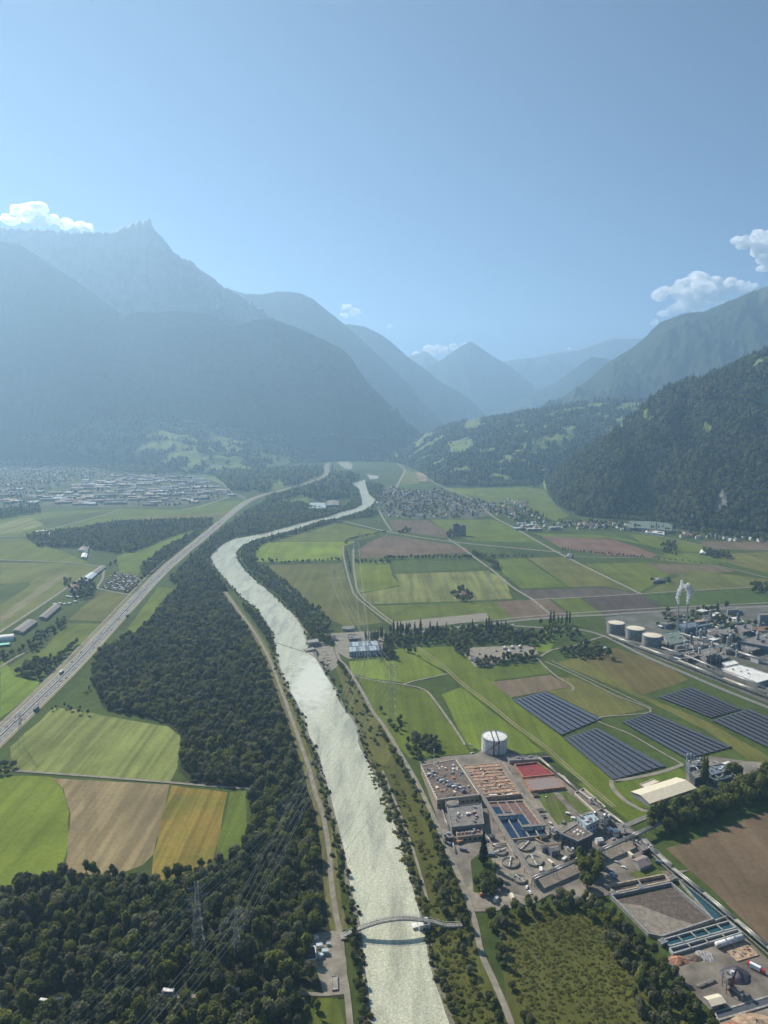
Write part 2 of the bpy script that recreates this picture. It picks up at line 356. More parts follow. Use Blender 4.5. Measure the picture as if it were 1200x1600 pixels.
# ---------------------------------------------------------------- haze and clouds
def volume_mat(name, col, dens, aniso=0.0):
    m = bpy.data.materials.new(name); m.use_nodes = True; n = m.node_tree.nodes; n.clear()
    v = n.new('ShaderNodeVolumePrincipled'); v.inputs['Color'].default_value = (*col, 1); v.inputs['Density'].default_value = dens; v.inputs['Anisotropy'].default_value = aniso
    o = n.new('ShaderNodeOutputMaterial'); m.node_tree.links.new(v.outputs[0], o.inputs['Volume']); return m
HAZE_TOP = max(max(p.z for p in r) for r in (rA, rA2, rH, rE, rF))+160
hz = MB().box((0, 9100, -30), (36000, 21600, HAZE_TOP+30)).build('haze', volume_mat('haze', (.46, .72, 1.0), 0.94e-4, .40))
hz['kind'] = 'stuff'; hz['label'] = 'pale blue haze filling the valley'

# bare rock and quarry faces on the near hillside, and the grass lane running up its left edge
def paint(o, attr, polys, val):
    a = o.data.attributes[attr]
    for i, v in enumerate(o.data.vertices):
        u, w = pix(v.co)
        if any(inside(u+4*noise.noise(v.co*.02), w, q) for q in polys): a.data[i].value = val
paint(hJ, 'rock', [[(1112, 806), (1118, 782), (1124, 768), (1132, 762), (1136, 784), (1126, 806)], [(1055, 812), (1075, 800), (1110, 798), (1116, 806), (1090, 816)]], .9)
paint(hJ, 'mead', [[(828, 728), (846, 730), (852, 748), (858, 778), (850, 776), (840, 748)]], 1.0)
paint(hI, 'mead', [[(826, 728), (846, 728), (852, 748), (858, 778), (848, 776), (836, 748)]], 1.0)
# ================================================================ FIELDS, ROADS, RIVER
COL = dict(bright=(0.155, 0.207, 0.026), green=(0.115, 0.144, 0.024), dark=(0.075, 0.103, 0.026), olive=(0.132, 0.134, 0.036), tan=(0.292, 0.226, 0.120), brown=(0.157, 0.118, 0.074),
           dkbrown=(0.092, 0.074, 0.058), orange=(.225, .160, .036), pale=(0.204, 0.216, 0.068), red=(0.200, 0.126, 0.080), straw=(0.216, 0.194, 0.095), meadow=(0.127, 0.162, 0.022), russet=(0.135, 0.110, 0.040), rough=(0.086, 0.090, 0.022))
FIELDS = [  # type, label, outline, stripe period
 ('green', 'long green field below the left town', [(0, 802), (60, 800), (200, 795), (285, 797), (330, 785), (388, 781), (390, 786), (362, 806), (330, 820), (250, 815), (150, 822), (80, 835), (0, 838)], 30),
 ('pale', 'pale strip of mown grass crossing the left plain', [(0, 818), (45, 808), (70, 820), (30, 832), (0, 834)], 30),
 ('dark', 'darker green block beside the road to the town', [(60, 812), (150, 800), (190, 797), (110, 818), (75, 827)], 30),
 ('olive', 'dry strip above the long wood', [(130, 822), (240, 806), (360, 800), (345, 812), (300, 815), (200, 816), (130, 826)], 25),
 ('green', 'green field at the left edge of the plain', [(0, 842), (35, 841), (60, 850), (100, 862), (140, 880), (95, 878), (0, 875)], 30),
 ('olive', 'grass airfield beside the farm buildings', [(0, 879), (100, 880), (158, 885), (132, 900), (43, 960), (0, 987)], 30),
 ('straw', 'worn straw coloured runway strip on the airfield', [(0, 962), (38, 935), (78, 903), (100, 893), (108, 896), (88, 912), (45, 942), (0, 976)], 20),
 ('dark', 'dark green square at the left edge', [(0, 912), (46, 910), (48, 914), (22, 932), (0, 946)], 20),
 ('olive', 'brownish meadow beside the highway', [(107, 968), (157, 924), (178, 924), (203, 932), (186, 952), (167, 971), (107, 969)], 14),
 ('green', 'green meadow between the farm track and the highway', [(72, 1012), (100, 974), (165, 974), (152, 988), (130, 1008), (95, 1030), (66, 1062), (43, 1060), (20, 1055), (8, 1045), (43, 1022)], 18),
 ('bright', 'bright green field at the left edge beside the highway', [(0, 1030), (12, 1040), (24, 1058), (62, 1066), (50, 1085), (0, 1122)], 14),
 ('meadow', 'grass strip between highway and riverside wood', [(247, 918), (281, 920), (262, 940), (240, 965), (224, 985), (206, 1000), (188, 1000), (205, 975), (226, 945)], 14),
 ('pale', 'mown meadow with swath lines beside the highway', [(16, 1168), (84, 1106), (118, 1108), (160, 1118), (262, 1135), (281, 1150), (277, 1200), (266, 1221), (130, 1212), (20, 1203)], 9),
 ('bright', 'smooth bright green crop field at the left edge', [(-60, 1214), (40, 1212), (80, 1214), (97, 1232), (108, 1270), (103, 1335), (90, 1372), (50, 1385), (-60, 1400)], 16),
 ('tan', 'bare tan stubble field', [(82, 1216), (265, 1226), (258, 1262), (240, 1335), (222, 1352), (180, 1368), (100, 1366), (105, 1335), (110, 1270), (99, 1232)], 11),
 ('orange', 'orange ripening crop field', [(268, 1227), (356, 1238), (346, 1290), (331, 1350), (285, 1368), (236, 1380), (240, 1335), (258, 1262)], 9),
 ('green', 'narrow green field beside the orange one', [(359, 1238), (384, 1236), (387, 1318), (346, 1352), (334, 1350), (348, 1290)], 9),
 ('green', 'green field inside the river bend', [(425, 842), (470, 826), (523, 817), (597, 832), (567, 843), (540, 845), (424, 846)], 30),
 ('bright', 'bright green field inside the river bend', [(398, 872), (400, 852), (425, 847), (556, 846), (538, 854), (534, 875), (400, 878)], 25),
 ('brown', 'bare brown field below the railway bank', [(558, 860), (580, 846), (603, 836), (700, 850), (728, 856), (732, 863), (640, 868), (565, 872)], 25),
 ('brown', 'brown field between village and railway', [(607, 813), (667, 813), (690, 826), (720, 838), (690, 840), (615, 828)], 25),
 ('meadow', 'light green field beside the apartment block', [(672, 812), (770, 812), (800, 823), (845, 848), (740, 845), (700, 833)], 25),
 ('olive', 'olive field between river wood and canal', [(407, 884), (534, 880), (540, 900), (552, 930), (598, 973), (540, 980), (505, 962), (470, 936), (430, 908)], 16),
 ('meadow', 'bright green field beside the canal', [(554, 880), (608, 877), (613, 900), (625, 914), (600, 920), (562, 926), (556, 908)], 16),
 ('dark', 'dark green strip below the hedge', [(610, 877), (742, 876), (758, 890), (617, 895)], 25),
 ('pale', 'pale meadow in the middle of the plain', [(563, 928), (625, 916), (618, 897), (760, 892), (790, 905), (800, 936), (700, 940), (580, 944)], 14),
 ('green', 'green field above the poplar row', [(572, 947), (790, 940), (805, 965), (700, 972), (620, 975), (600, 969)], 16),
 ('green', 'green field at the crossing of the farm roads', [(764, 874), (821, 872), (850, 893), (887, 917), (815, 920), (800, 908)], 25),
 ('olive', 'olive field beside the long farm road', [(824, 872), (885, 870), (950, 903), (985, 924), (945, 916), (890, 917)], 25),
 ('dkbrown', 'dark ploughed field in the plain', [(812, 922), (945, 918), (995, 928), (915, 933), (836, 937)], 20),
 ('brown', 'light brown field above the poplars', [(772, 940), (857, 936), (893, 964), (806, 968)], 18),
 ('green', 'small green field between two ploughed ones', [(862, 936), (905, 934), (942, 960), (897, 964)], 18),
 ('dkbrown', 'dark ploughed field above the storage tanks', [(908, 934), (1000, 929), (1028, 943), (1034, 957), (944, 960)], 20),
 ('red', 'reddish brown field below the hillside', [(846, 838), (960, 843), (1028, 867), (1020, 871), (940, 867), (880, 858)], 25),
 ('green', 'narrow green strip beside the reddish field', [(830, 833), (935, 836), (985, 843), (1010, 852), (960, 842), (850, 838)], 30),
 ('dark', 'long green field on the right of the plain', [(1003, 930), (1200, 919), (1280, 918), (1280, 940), (1090, 948), (1040, 946)], 20),
 ('green', 'green field beyond the farm road', [(915, 881), (1015, 879), (1060, 890), (1000, 925), (960, 905)], 20),
 ('brown', 'brown field beyond the farm road', [(1012, 880), (1120, 884), (1150, 893), (1062, 899), (1030, 892)], 25),
 ('meadow', 'yellow green field at the foot of the hill', [(985, 835), (1035, 838), (1100, 852), (1105, 862), (1050, 862), (1003, 850)], 25),
 ('green', 'green field around the farm with trees', [(1040, 864), (1105, 864), (1140, 876), (1125, 883), (1030, 876)], 25),
 ('olive', 'olive field at the right edge', [(1120, 866), (1200, 863), (1290, 868), (1290, 900), (1200, 895), (1145, 882)], 25),
 ('brown', 'brown field at the right edge below the hill', [(1090, 846), (1200, 846), (1290, 850), (1290, 864), (1200, 860), (1110, 858)], 25),
 ('olive', 'olive field beside the steam plumes', [(1075, 890), (1200, 905), (1290, 915), (1200, 916), (1005, 927), (1062, 900)], 20),
 ('meadow', 'bright meadow behind the transformer station', [(606, 1016), (655, 1012), (690, 1042), (720, 1072), (700, 1052), (680, 1058), (632, 1068), (606, 1060), (595, 1040)], 12),
 ('meadow', 'wide bright meadow above the treatment plant', [(655, 1012), (720, 1010), (735, 1030), (770, 1062), (800, 1088), (800, 1092), (878, 1152), (960, 1220), (1000, 1280), (985, 1286), (900, 1215), (800, 1133), (720, 1072), (687, 1040)], 12),
 ('meadow', 'green meadow between the gravel paths', [(560, 1058), (630, 1072), (665, 1080), (720, 1155), (735, 1178), (640, 1185), (615, 1160), (580, 1105)], 12),
 ('meadow', 'bright meadow beside the white tank', [(690, 1085), (720, 1074), (800, 1136), (850, 1175), (800, 1180), (735, 1170), (722, 1150)], 12),
 ('bright', 'grass below the transformer station', [(545, 1034), (590, 1030), (605, 1050), (625, 1066), (575, 1060), (550, 1052)], 10),
 ('green', 'striped garden field beside the farm road', [(740, 1048), (770, 1040), (848, 1036), (858, 1052), (800, 1060), (764, 1064)], 6),
 ('brown', 'brown field above the solar panels', [(765, 1066), (860, 1055), (892, 1074), (855, 1080), (798, 1090)], 12),
 ('bright', 'small bright meadow beside the tank road', [(832, 988), (862, 986), (866, 1005), (858, 1020), (838, 1018)], 12),
 ('olive', 'grass between the solar fields', [(868, 1058), (900, 1060), (1010, 1108), (940, 1122), (855, 1080), (892, 1074)], 10),
 ('russet', 'rough reddish meadow below the storage tanks', [(905, 1025), (960, 1012), (1040, 1038), (1075, 1062), (1050, 1072), (1005, 1086), (940, 1052)], 10),
 ('olive', 'dry grass along the solar fields', [(870, 1035), (905, 1028), (1000, 1085), (1110, 1130), (1230, 1200), (1190, 1200), (1100, 1140), (1020, 1100)], 10),
 ('meadow', 'grass round the long white roofed hall', [(955, 1226), (985, 1218), (1060, 1200), (1120, 1235), (1062, 1256), (1024, 1268), (992, 1258)], 8),
 ('meadow', 'green slope beside the treatment plant road', [(902, 1225), (948, 1222), (966, 1242), (990, 1263), (1022, 1272), (985, 1285)], 8),
 ('brown', 'large bare brown field on the lower right', [(1040, 1326), (1090, 1312), (1150, 1288), (1210, 1262), (1290, 1240), (1290, 1540), (1225, 1500), (1130, 1408)], 16),
 ('rough', 'overgrown wetland on the lower right', [(780, 1430), (900, 1408), (960, 1436), (1015, 1500), (1060, 1570), (1110, 1620), (1110, 1660), (800, 1660)], 10),
 ('rough', 'rough grass on the right river bank', [(560, 1190), (600, 1160), (640, 1210), (690, 1310), (720, 1390), (735, 1440), (780, 1560), (800, 1650), (705, 1650), (650, 1420)], 8),
 ('olive', 'dry grass bank above the weir', [(520, 1030), (545, 1045), (585, 1110), (620, 1165), (600, 1200), (575, 1180), (548, 1110)], 8),
 ('green', 'green triangle at the bottom beside the river path', [(495, 1558), (528, 1560), (538, 1600), (545, 1650), (480, 1650)], 8),
 ('green', 'green fields between the far woods', [(430, 745), (498, 742), (500, 750), (445, 762), (400, 770), (330, 748)], 40),
 ('meadow', 'small bright clearing between river woods', [(506, 755), (535, 755), (538, 766), (508, 766)], 40),
 ('green', 'green clearing beside the highway', [(424, 776), (480, 773), (482, 785), (430, 788), (418, 782)], 40),
 ('meadow', 'long bright field behind the left town', [(80, 722), (140, 716), (160, 722), (150, 730), (80, 728)], 40),
 ('green', 'pale green fields at the foot of the left slope', [(190, 728), (305, 723), (312, 738), (240, 742), (180, 736)], 40),
 ('meadow', 'bright field behind the hall roofs', [(300, 745), (430, 745), (400, 760), (352, 760), (330, 750)], 40),
 ('meadow', 'bright meadow left of the highway under the woods', [(182, 870), (245, 850), (268, 836), (298, 826), (302, 830), (275, 845), (246, 862), (222, 885), (215, 898), (186, 893)], 20),
 ('olive', 'olive field beside the allotments', [(186, 893), (216, 899), (222, 905), (215, 912), (190, 908)], 20),
 ('green', 'green meadows below the hill on the right', [(740, 762), (820, 760), (850, 765), (870, 792), (890, 806), (870, 814), (800, 798), (745, 778)], 40),
 ('tan', 'tan field at the edge of the village', [(648, 737), (666, 738), (668, 752), (655, 752)], 40),
 ('olive', 'fields beside the far road', [(633, 735), (650, 738), (655, 756), (625, 758)], 40),
 ('meadow', 'pale fields below the wooded hill', [(690, 762), (740, 764), (742, 776), (700, 768)], 40),
 ('meadow', 'green field beyond the village', [(800, 775), (835, 778), (860, 800), (848, 806), (812, 798)], 40),
]
for i, (ty, lab, poly, per) in enumerate(FIELDS):
    g = PL(poly); e = max(range(len(g)), key=lambda k: (g[(k+1) % len(g)]-g[k]).length); d = g[(e+1) % len(g)]-g[e]
    k = random.uniform(.9, 1.12); c = tuple(x*k*random.uniform(.95, 1.05) for x in COL[ty])
    st = .14 if ty in ('pale', 'orange', 'tan') else .07
    m = field_mat('crop', c, .16, -math.atan2(d.y, d.x)+math.pi/2, per, st, sc(c, .8) if ty != 'orange' else (.17, .16, .03), .012, .35 if ty in ('rough',) else .2)
    sheet('field', g, .03+.005*i, m, label=lab)

# water
def water_mat(name, col, rough, bump, scale, foam=None):
    m, t, b = base(name, rough, .5)
    g = t.new('NewGeometry'); n = t.new('TexNoise', Scale=scale, Detail=5.0, Roughness=.6); t.l(g.outputs['Position'], n.inputs['Vector'])
    n2 = t.new('TexNoise', Scale=1.0, Detail=6.0, Roughness=.65, Distortion=.6); mq = t.new('Mapping'); mq.inputs['Rotation'].default_value = (0, 0, .12); mq.inputs['Scale'].default_value = (.06, .011, 0); t.l(g.outputs['Position'], mq.inputs['Vector']); t.l(mq.outputs[0], n2.inputs['Vector'])
    n3 = t.new('TexNoise', Scale=.9, Detail=3.0, Roughness=.7); t.l(g.outputs['Position'], n3.inputs['Vector'])
    c = ramp(t, n2.outputs[0], [sc(col, .72), col, sc(col, 1.16)], [.34, .5, .64])
    c2 = ramp(t, n3.outputs[0], [(.72,)*3, (.95,)*3, (1.25, 1.25, 1.2)], [.36, .52, .66])  # fine pale speckle: sun glints painted into the water colour
    mx = t.new('Mix', data_type='RGBA', blend_type='MULTIPLY'); mx.inputs[0].default_value = 1; t.l(c, mx.inputs[6]); t.l(c2, mx.inputs[7]); t.l(mx.outputs[2], b.inputs['Base Color'])
    if foam:
        mp = t.new('Mapping'); mp.inputs['Location'].default_value = tuple(-a*s_ for a, s_ in zip(foam, (1/34, 1/150, 0))); mp.inputs['Scale'].default_value = (1/34, 1/150, 0); t.l(g.outputs['Position'], mp.inputs['Vector'])
        ln = t.new('VectorMath', operation='LENGTH'); t.l(mp.outputs[0], ln.inputs[0])
        n4 = t.new('TexNoise', Scale=.055, Detail=6.0, Roughness=.7, Distortion=1.2); t.l(g.outputs['Position'], n4.inputs['Vector'])
        sb = t.new('Math', operation='SUBTRACT'); t.l(n4.outputs[0], sb.inputs[0]); ml = t.new('Math', operation='MULTIPLY'); ml.inputs[1].default_value = .42; t.l(ln.outputs['Value'], ml.inputs[0]); t.l(ml.outputs[0], sb.inputs[1])
        mr = t.new('MapRange'); mr.inputs[1].default_value = .05; mr.inputs[2].default_value = .32; t.l(sb.outputs[0], mr.inputs[0])
        fx = t.new('Mix', data_type='RGBA'); t.l(mr.outputs[0], fx.inputs[0]); t.l(mx.outputs[2], fx.inputs[6]); fx.inputs[7].default_value = (.66, .65, .54, 1); t.l(fx.outputs[2], b.inputs['Base Color'])
    bp = t.new('Bump', Strength=bump, Distance=.5); t.l(n.outputs[0], bp.inputs['Height']); t.l(bp.outputs[0], b.inputs['Normal'])
    return m
M['river'] = water_mat('glacial_river_water', (.50, .495, .36), .26, .9, .42, tuple(P(488, 1062)))
M['foam_old'] = water_mat('white_water', (.62, .63, .52), .5, .6, .8)
M['blue_water'] = water_mat('basin_water', (.008, .030, .075), .12, .1, .5)
M['teal_water'] = water_mat('canal_water', (.020, .075, .095), .12, .1, .4)
LB = [(548, 755), (560, 763), (563, 775), (566, 787), (557, 794), (533, 800), (513, 807), (488, 813), (450, 823), (425, 830), (400, 836), (367, 842), (350, 850), (337, 860), (329, 870), (333, 882), (344, 895), (360, 914), (380, 936), (400, 950), (415, 970), (426, 988), (430, 1005), (436, 1040), (453, 1080), (472, 1113), (483, 1147), (500, 1185), (517, 1247), (527, 1287), (537, 1332), (546, 1375), (555, 1412), (562, 1442), (569, 1500), (571, 1525), (576, 1560), (580, 1600), (588, 1680)]
RB = [(570, 750), (573, 762), (577, 773), (587, 782), (580, 790), (567, 798), (547, 804), (527, 810), (500, 814), (486, 819), (455, 829), (430, 835), (405, 842), (392, 846), (378, 853), (369, 863), (371, 876), (383, 892), (400, 908), (430, 933), (460, 963), (476, 987), (480, 1008), (497, 1035), (510, 1057), (523, 1077), (532, 1100), (547, 1120), (558, 1140), (562, 1167), (578, 1200), (600, 1240), (612, 1275), (625, 1315), (637, 1357), (649, 1407), (657, 1440), (665, 1472), (673, 1510), (686, 1550), (699, 1600), (720, 1680)]
def band(name, L, R, z, mat, label, wob=0.0):
    L = resample(PL(L), 14); R = resample(PL(R), 14); n = 260
    def take(q, k):
        s = k/n*(len(q)-1); i = min(int(s), len(q)-2); return q[i]+(q[i+1]-q[i])*(s-i)
    v = []
    for k in range(n+1):
        a, b = take(L, k), take(R, k); w = wob*fbm(a.x, a.y, .02, 3); w2 = wob*fbm(b.x, b.y, .02, 3, 4)
        d = (b-a).normalized(); v += [(a.x-d.x*w, a.y-d.y*w, z), (b.x+d.x*w2, b.y+d.y*w2, z)]
    me = bpy.data.meshes.new(name); me.from_pydata(v, [], [(2*i, 2*i+1, 2*i+3, 2*i+2) for i in range(n)]); me.materials.append(mat); me.update()
    if me.polygons[3].normal.z < 0: me.flip_normals()
    o = link(name, me); tag(o, label, None, None, 'structure'); return o
# one bank point for each station so the strip never twists
def arc(pts, n):
    q = PL(pts); return interp(q, n)
def strip(name, A, B, z, mat, label, n=300, wob=0.0):
    v = []
    for a, b in zip(A, B):
        d = (b-a).normalized(); w = wob*fbm(a.x, a.y, .02, 4); w2 = wob*fbm(b.x, b.y, .02, 4, 4)
        v += [(a.x-d.x*w, a.y-d.y*w, z), (b.x+d.x*w2, b.y+d.y*w2, z)]
    me = bpy.data.meshes.new(name); me.from_pydata(v, [], [(2*i, 2*i+1, 2*i+3, 2*i+2) for i in range(len(A)-1)]); me.materials.append(mat); me.update()
    if me.polygons[3].normal.z < 0: me.flip_normals()
    return tag(link(name, me), label, None, None, 'structure')
def pair(L, R, n):
    "both banks cut to the same stations (the lists have matching control points where it matters)"
    qa, qb = [], []
    ks = [(0, 0), (3, 3), (6, 6), (10, 12), (14, 15), (18, 18), (22, 22), (27, 30), (32, 34), (len(L)-1, len(R)-1)]
    for (a0, b0), (a1, b1) in zip(ks[:-1], ks[1:]):
        A = arc(L[a0:a1+1], n); B = arc(R[b0:b1+1], n)
        qa += A[:-1] if (a1 != len(L)-1) else A; qb += B[:-1] if (b1 != len(R)-1) else B
    return qa, qb
QA, QB = pair(LB, RB, 40)
M['bank'] = surf('river_bank_stones', (.17, .155, .11), .95, .4, .4)
widen = lambda A, B, w: [a-(b-a).normalized()*w for a, b in zip(A, B)]
strip('river_bank', widen(QA, QB, 4), widen(QB, QA, 4), .36, M['bank'], 'stony edges of the river', wob=2.5)
strip('river', QA, QB, .40, M['river'], 'pale milky green river', wob=1.6)
for pts, nm in (([(527, 722), (545, 720), (551, 727), (548, 734), (540, 732), (533, 728)], 'far bend'), ([(573, 741), (592, 744), (590, 748), (578, 749)], 'near bend')):
    sheet('river', PL(pts), .40, M['river'], label='glimpse of the river at the '+nm+' beyond the trees')

# roads
M['asphalt'] = surf('asphalt', (.20, .19, .17), .9, .15, .15, dirt=(.15, .143, .13))
M['gravel'] = surf('gravel', (.235, .21, .165), .95, .3, .12)
M['dry'] = field_mat('dry_verge', (.26, .235, .13), .2, 0, 10, .05)
M['worksyard'] = surf('works_yard', (.125, .12, .10), .92, .35, .03, dirt=(.075, .085, .045))
M['concrete'] = surf('concrete', (.33, .31, .27), .85, .3, .25, dirt=(.17, .155, .13))
M['yard'] = surf('worn_yard', (.215, .185, .15), .92, .28, .05, dirt=(.10, .085, .07))
M['levee'] = field_mat('levee_grass', (.135, .135, .045), .25, 0, 5, .08, (.17, .15, .08), .03, .4)
M['whiteline'] = surf('road_paint', (.75, .75, .72), .7, .1)
HW = [(-60, 1208), (0, 1151), (60, 1094), (122, 1033), (185, 966), (247, 900), (285, 866), (318, 839), (350, 812), (380, 788), (404, 776), (440, 766), (470, 758), (498, 748), (510, 740), (511, 728), (516, 722)]
hw = PL(HW)
for nm, w, z, mt, off, lab in (('verge', 32, .42, M['dry'], 1, 'dry grass verges of the highway'), ('road', 9.4, .46, M['asphalt'], 6.1, 'left carriageway of the highway'), ('road', 9.4, .46, M['asphalt'], -6.1, 'right carriageway of the highway'), ('median', 1.8, .47, M['dry'], 0, 'strip between the carriageways')):
    o = ribbon(nm, hw, w, z, mt, off=off, step=25); tag(o, lab, None, None, 'structure')
for off in (10.4, 1.8, -1.8, -10.4): tag(ribbon('road_marking', hw[:10], .35, .50, M['whiteline'], off=off, step=25), 'solid white edge line of the highway', None, None, 'structure')
hc = resample(hw[:9], 25)
def on_path(c, s):
    for a, b in zip(c[:-1], c[1:]):
        L = (b-a).length
        if s <= L: return a+(b-a)*(s/L), math.atan2(b.y-a.y, b.x-a.x)
        s -= L
    return None
dm = MB()
for off in (6.1, -6.1):
    s = 0
    while s < 2200:
        r = on_path(hc, s)
        if not r: break
        p, a = r; n = Vector((-math.sin(a), math.cos(a), 0)); d = Vector((math.cos(a), math.sin(a), 0)); c = p+n*off
        dm.add([c-d*3-n*.16+Vector((0, 0, .5)), c+d*3-n*.16+Vector((0, 0, .5)), c+d*3+n*.16+Vector((0, 0, .5)), c-d*3+n*.16+Vector((0, 0, .5))], [(0, 1, 2, 3)]); s += 14
o = dm.build('road_markings', M['whiteline']); tag(o, 'dashed lane lines of the highway', None, None, 'structure')
gr = MB()                                    # median guard rail and its posts
for a, b in zip(hc[:-1], hc[1:]): gr.beam(a+Vector((0, 0, .9)), b+Vector((0, 0, .9)), .9, .5)
M['darkmetal'] = surf('dark_metal', (.06, .06, .06), .5, .2)
M['steel'] = surf('galvanised_steel', (.42, .43, .43), .4, .2, 1.0, .5, .6)
M['paintgrey'] = surf('grey_paint', (.36, .37, .36), .6, .2, .4)
r_ = thing('guard_rail', 'dark guard rail along the middle of the highway', 'guard rail')
gr.build('rail', M['darkmetal'], r_)
ps = MB(); s = 0
while on_path(hc, s):
    ps.box((*on_path(hc, s)[0][:2], .4), (.2, .2, .6)); s += 12
ps.build('post', M['darkmetal'], r_)['kind'] = 'stuff'
tag(ribbon('service_road', [p for p in PL([(-60, 1190), (0, 1135), (60, 1078), (122, 1016), (185, 950), (215, 918), (240, 893), (262, 872)])], 4, .45, M['gravel'], off=3), 'pale service road beside the highway', None, None, 'structure')
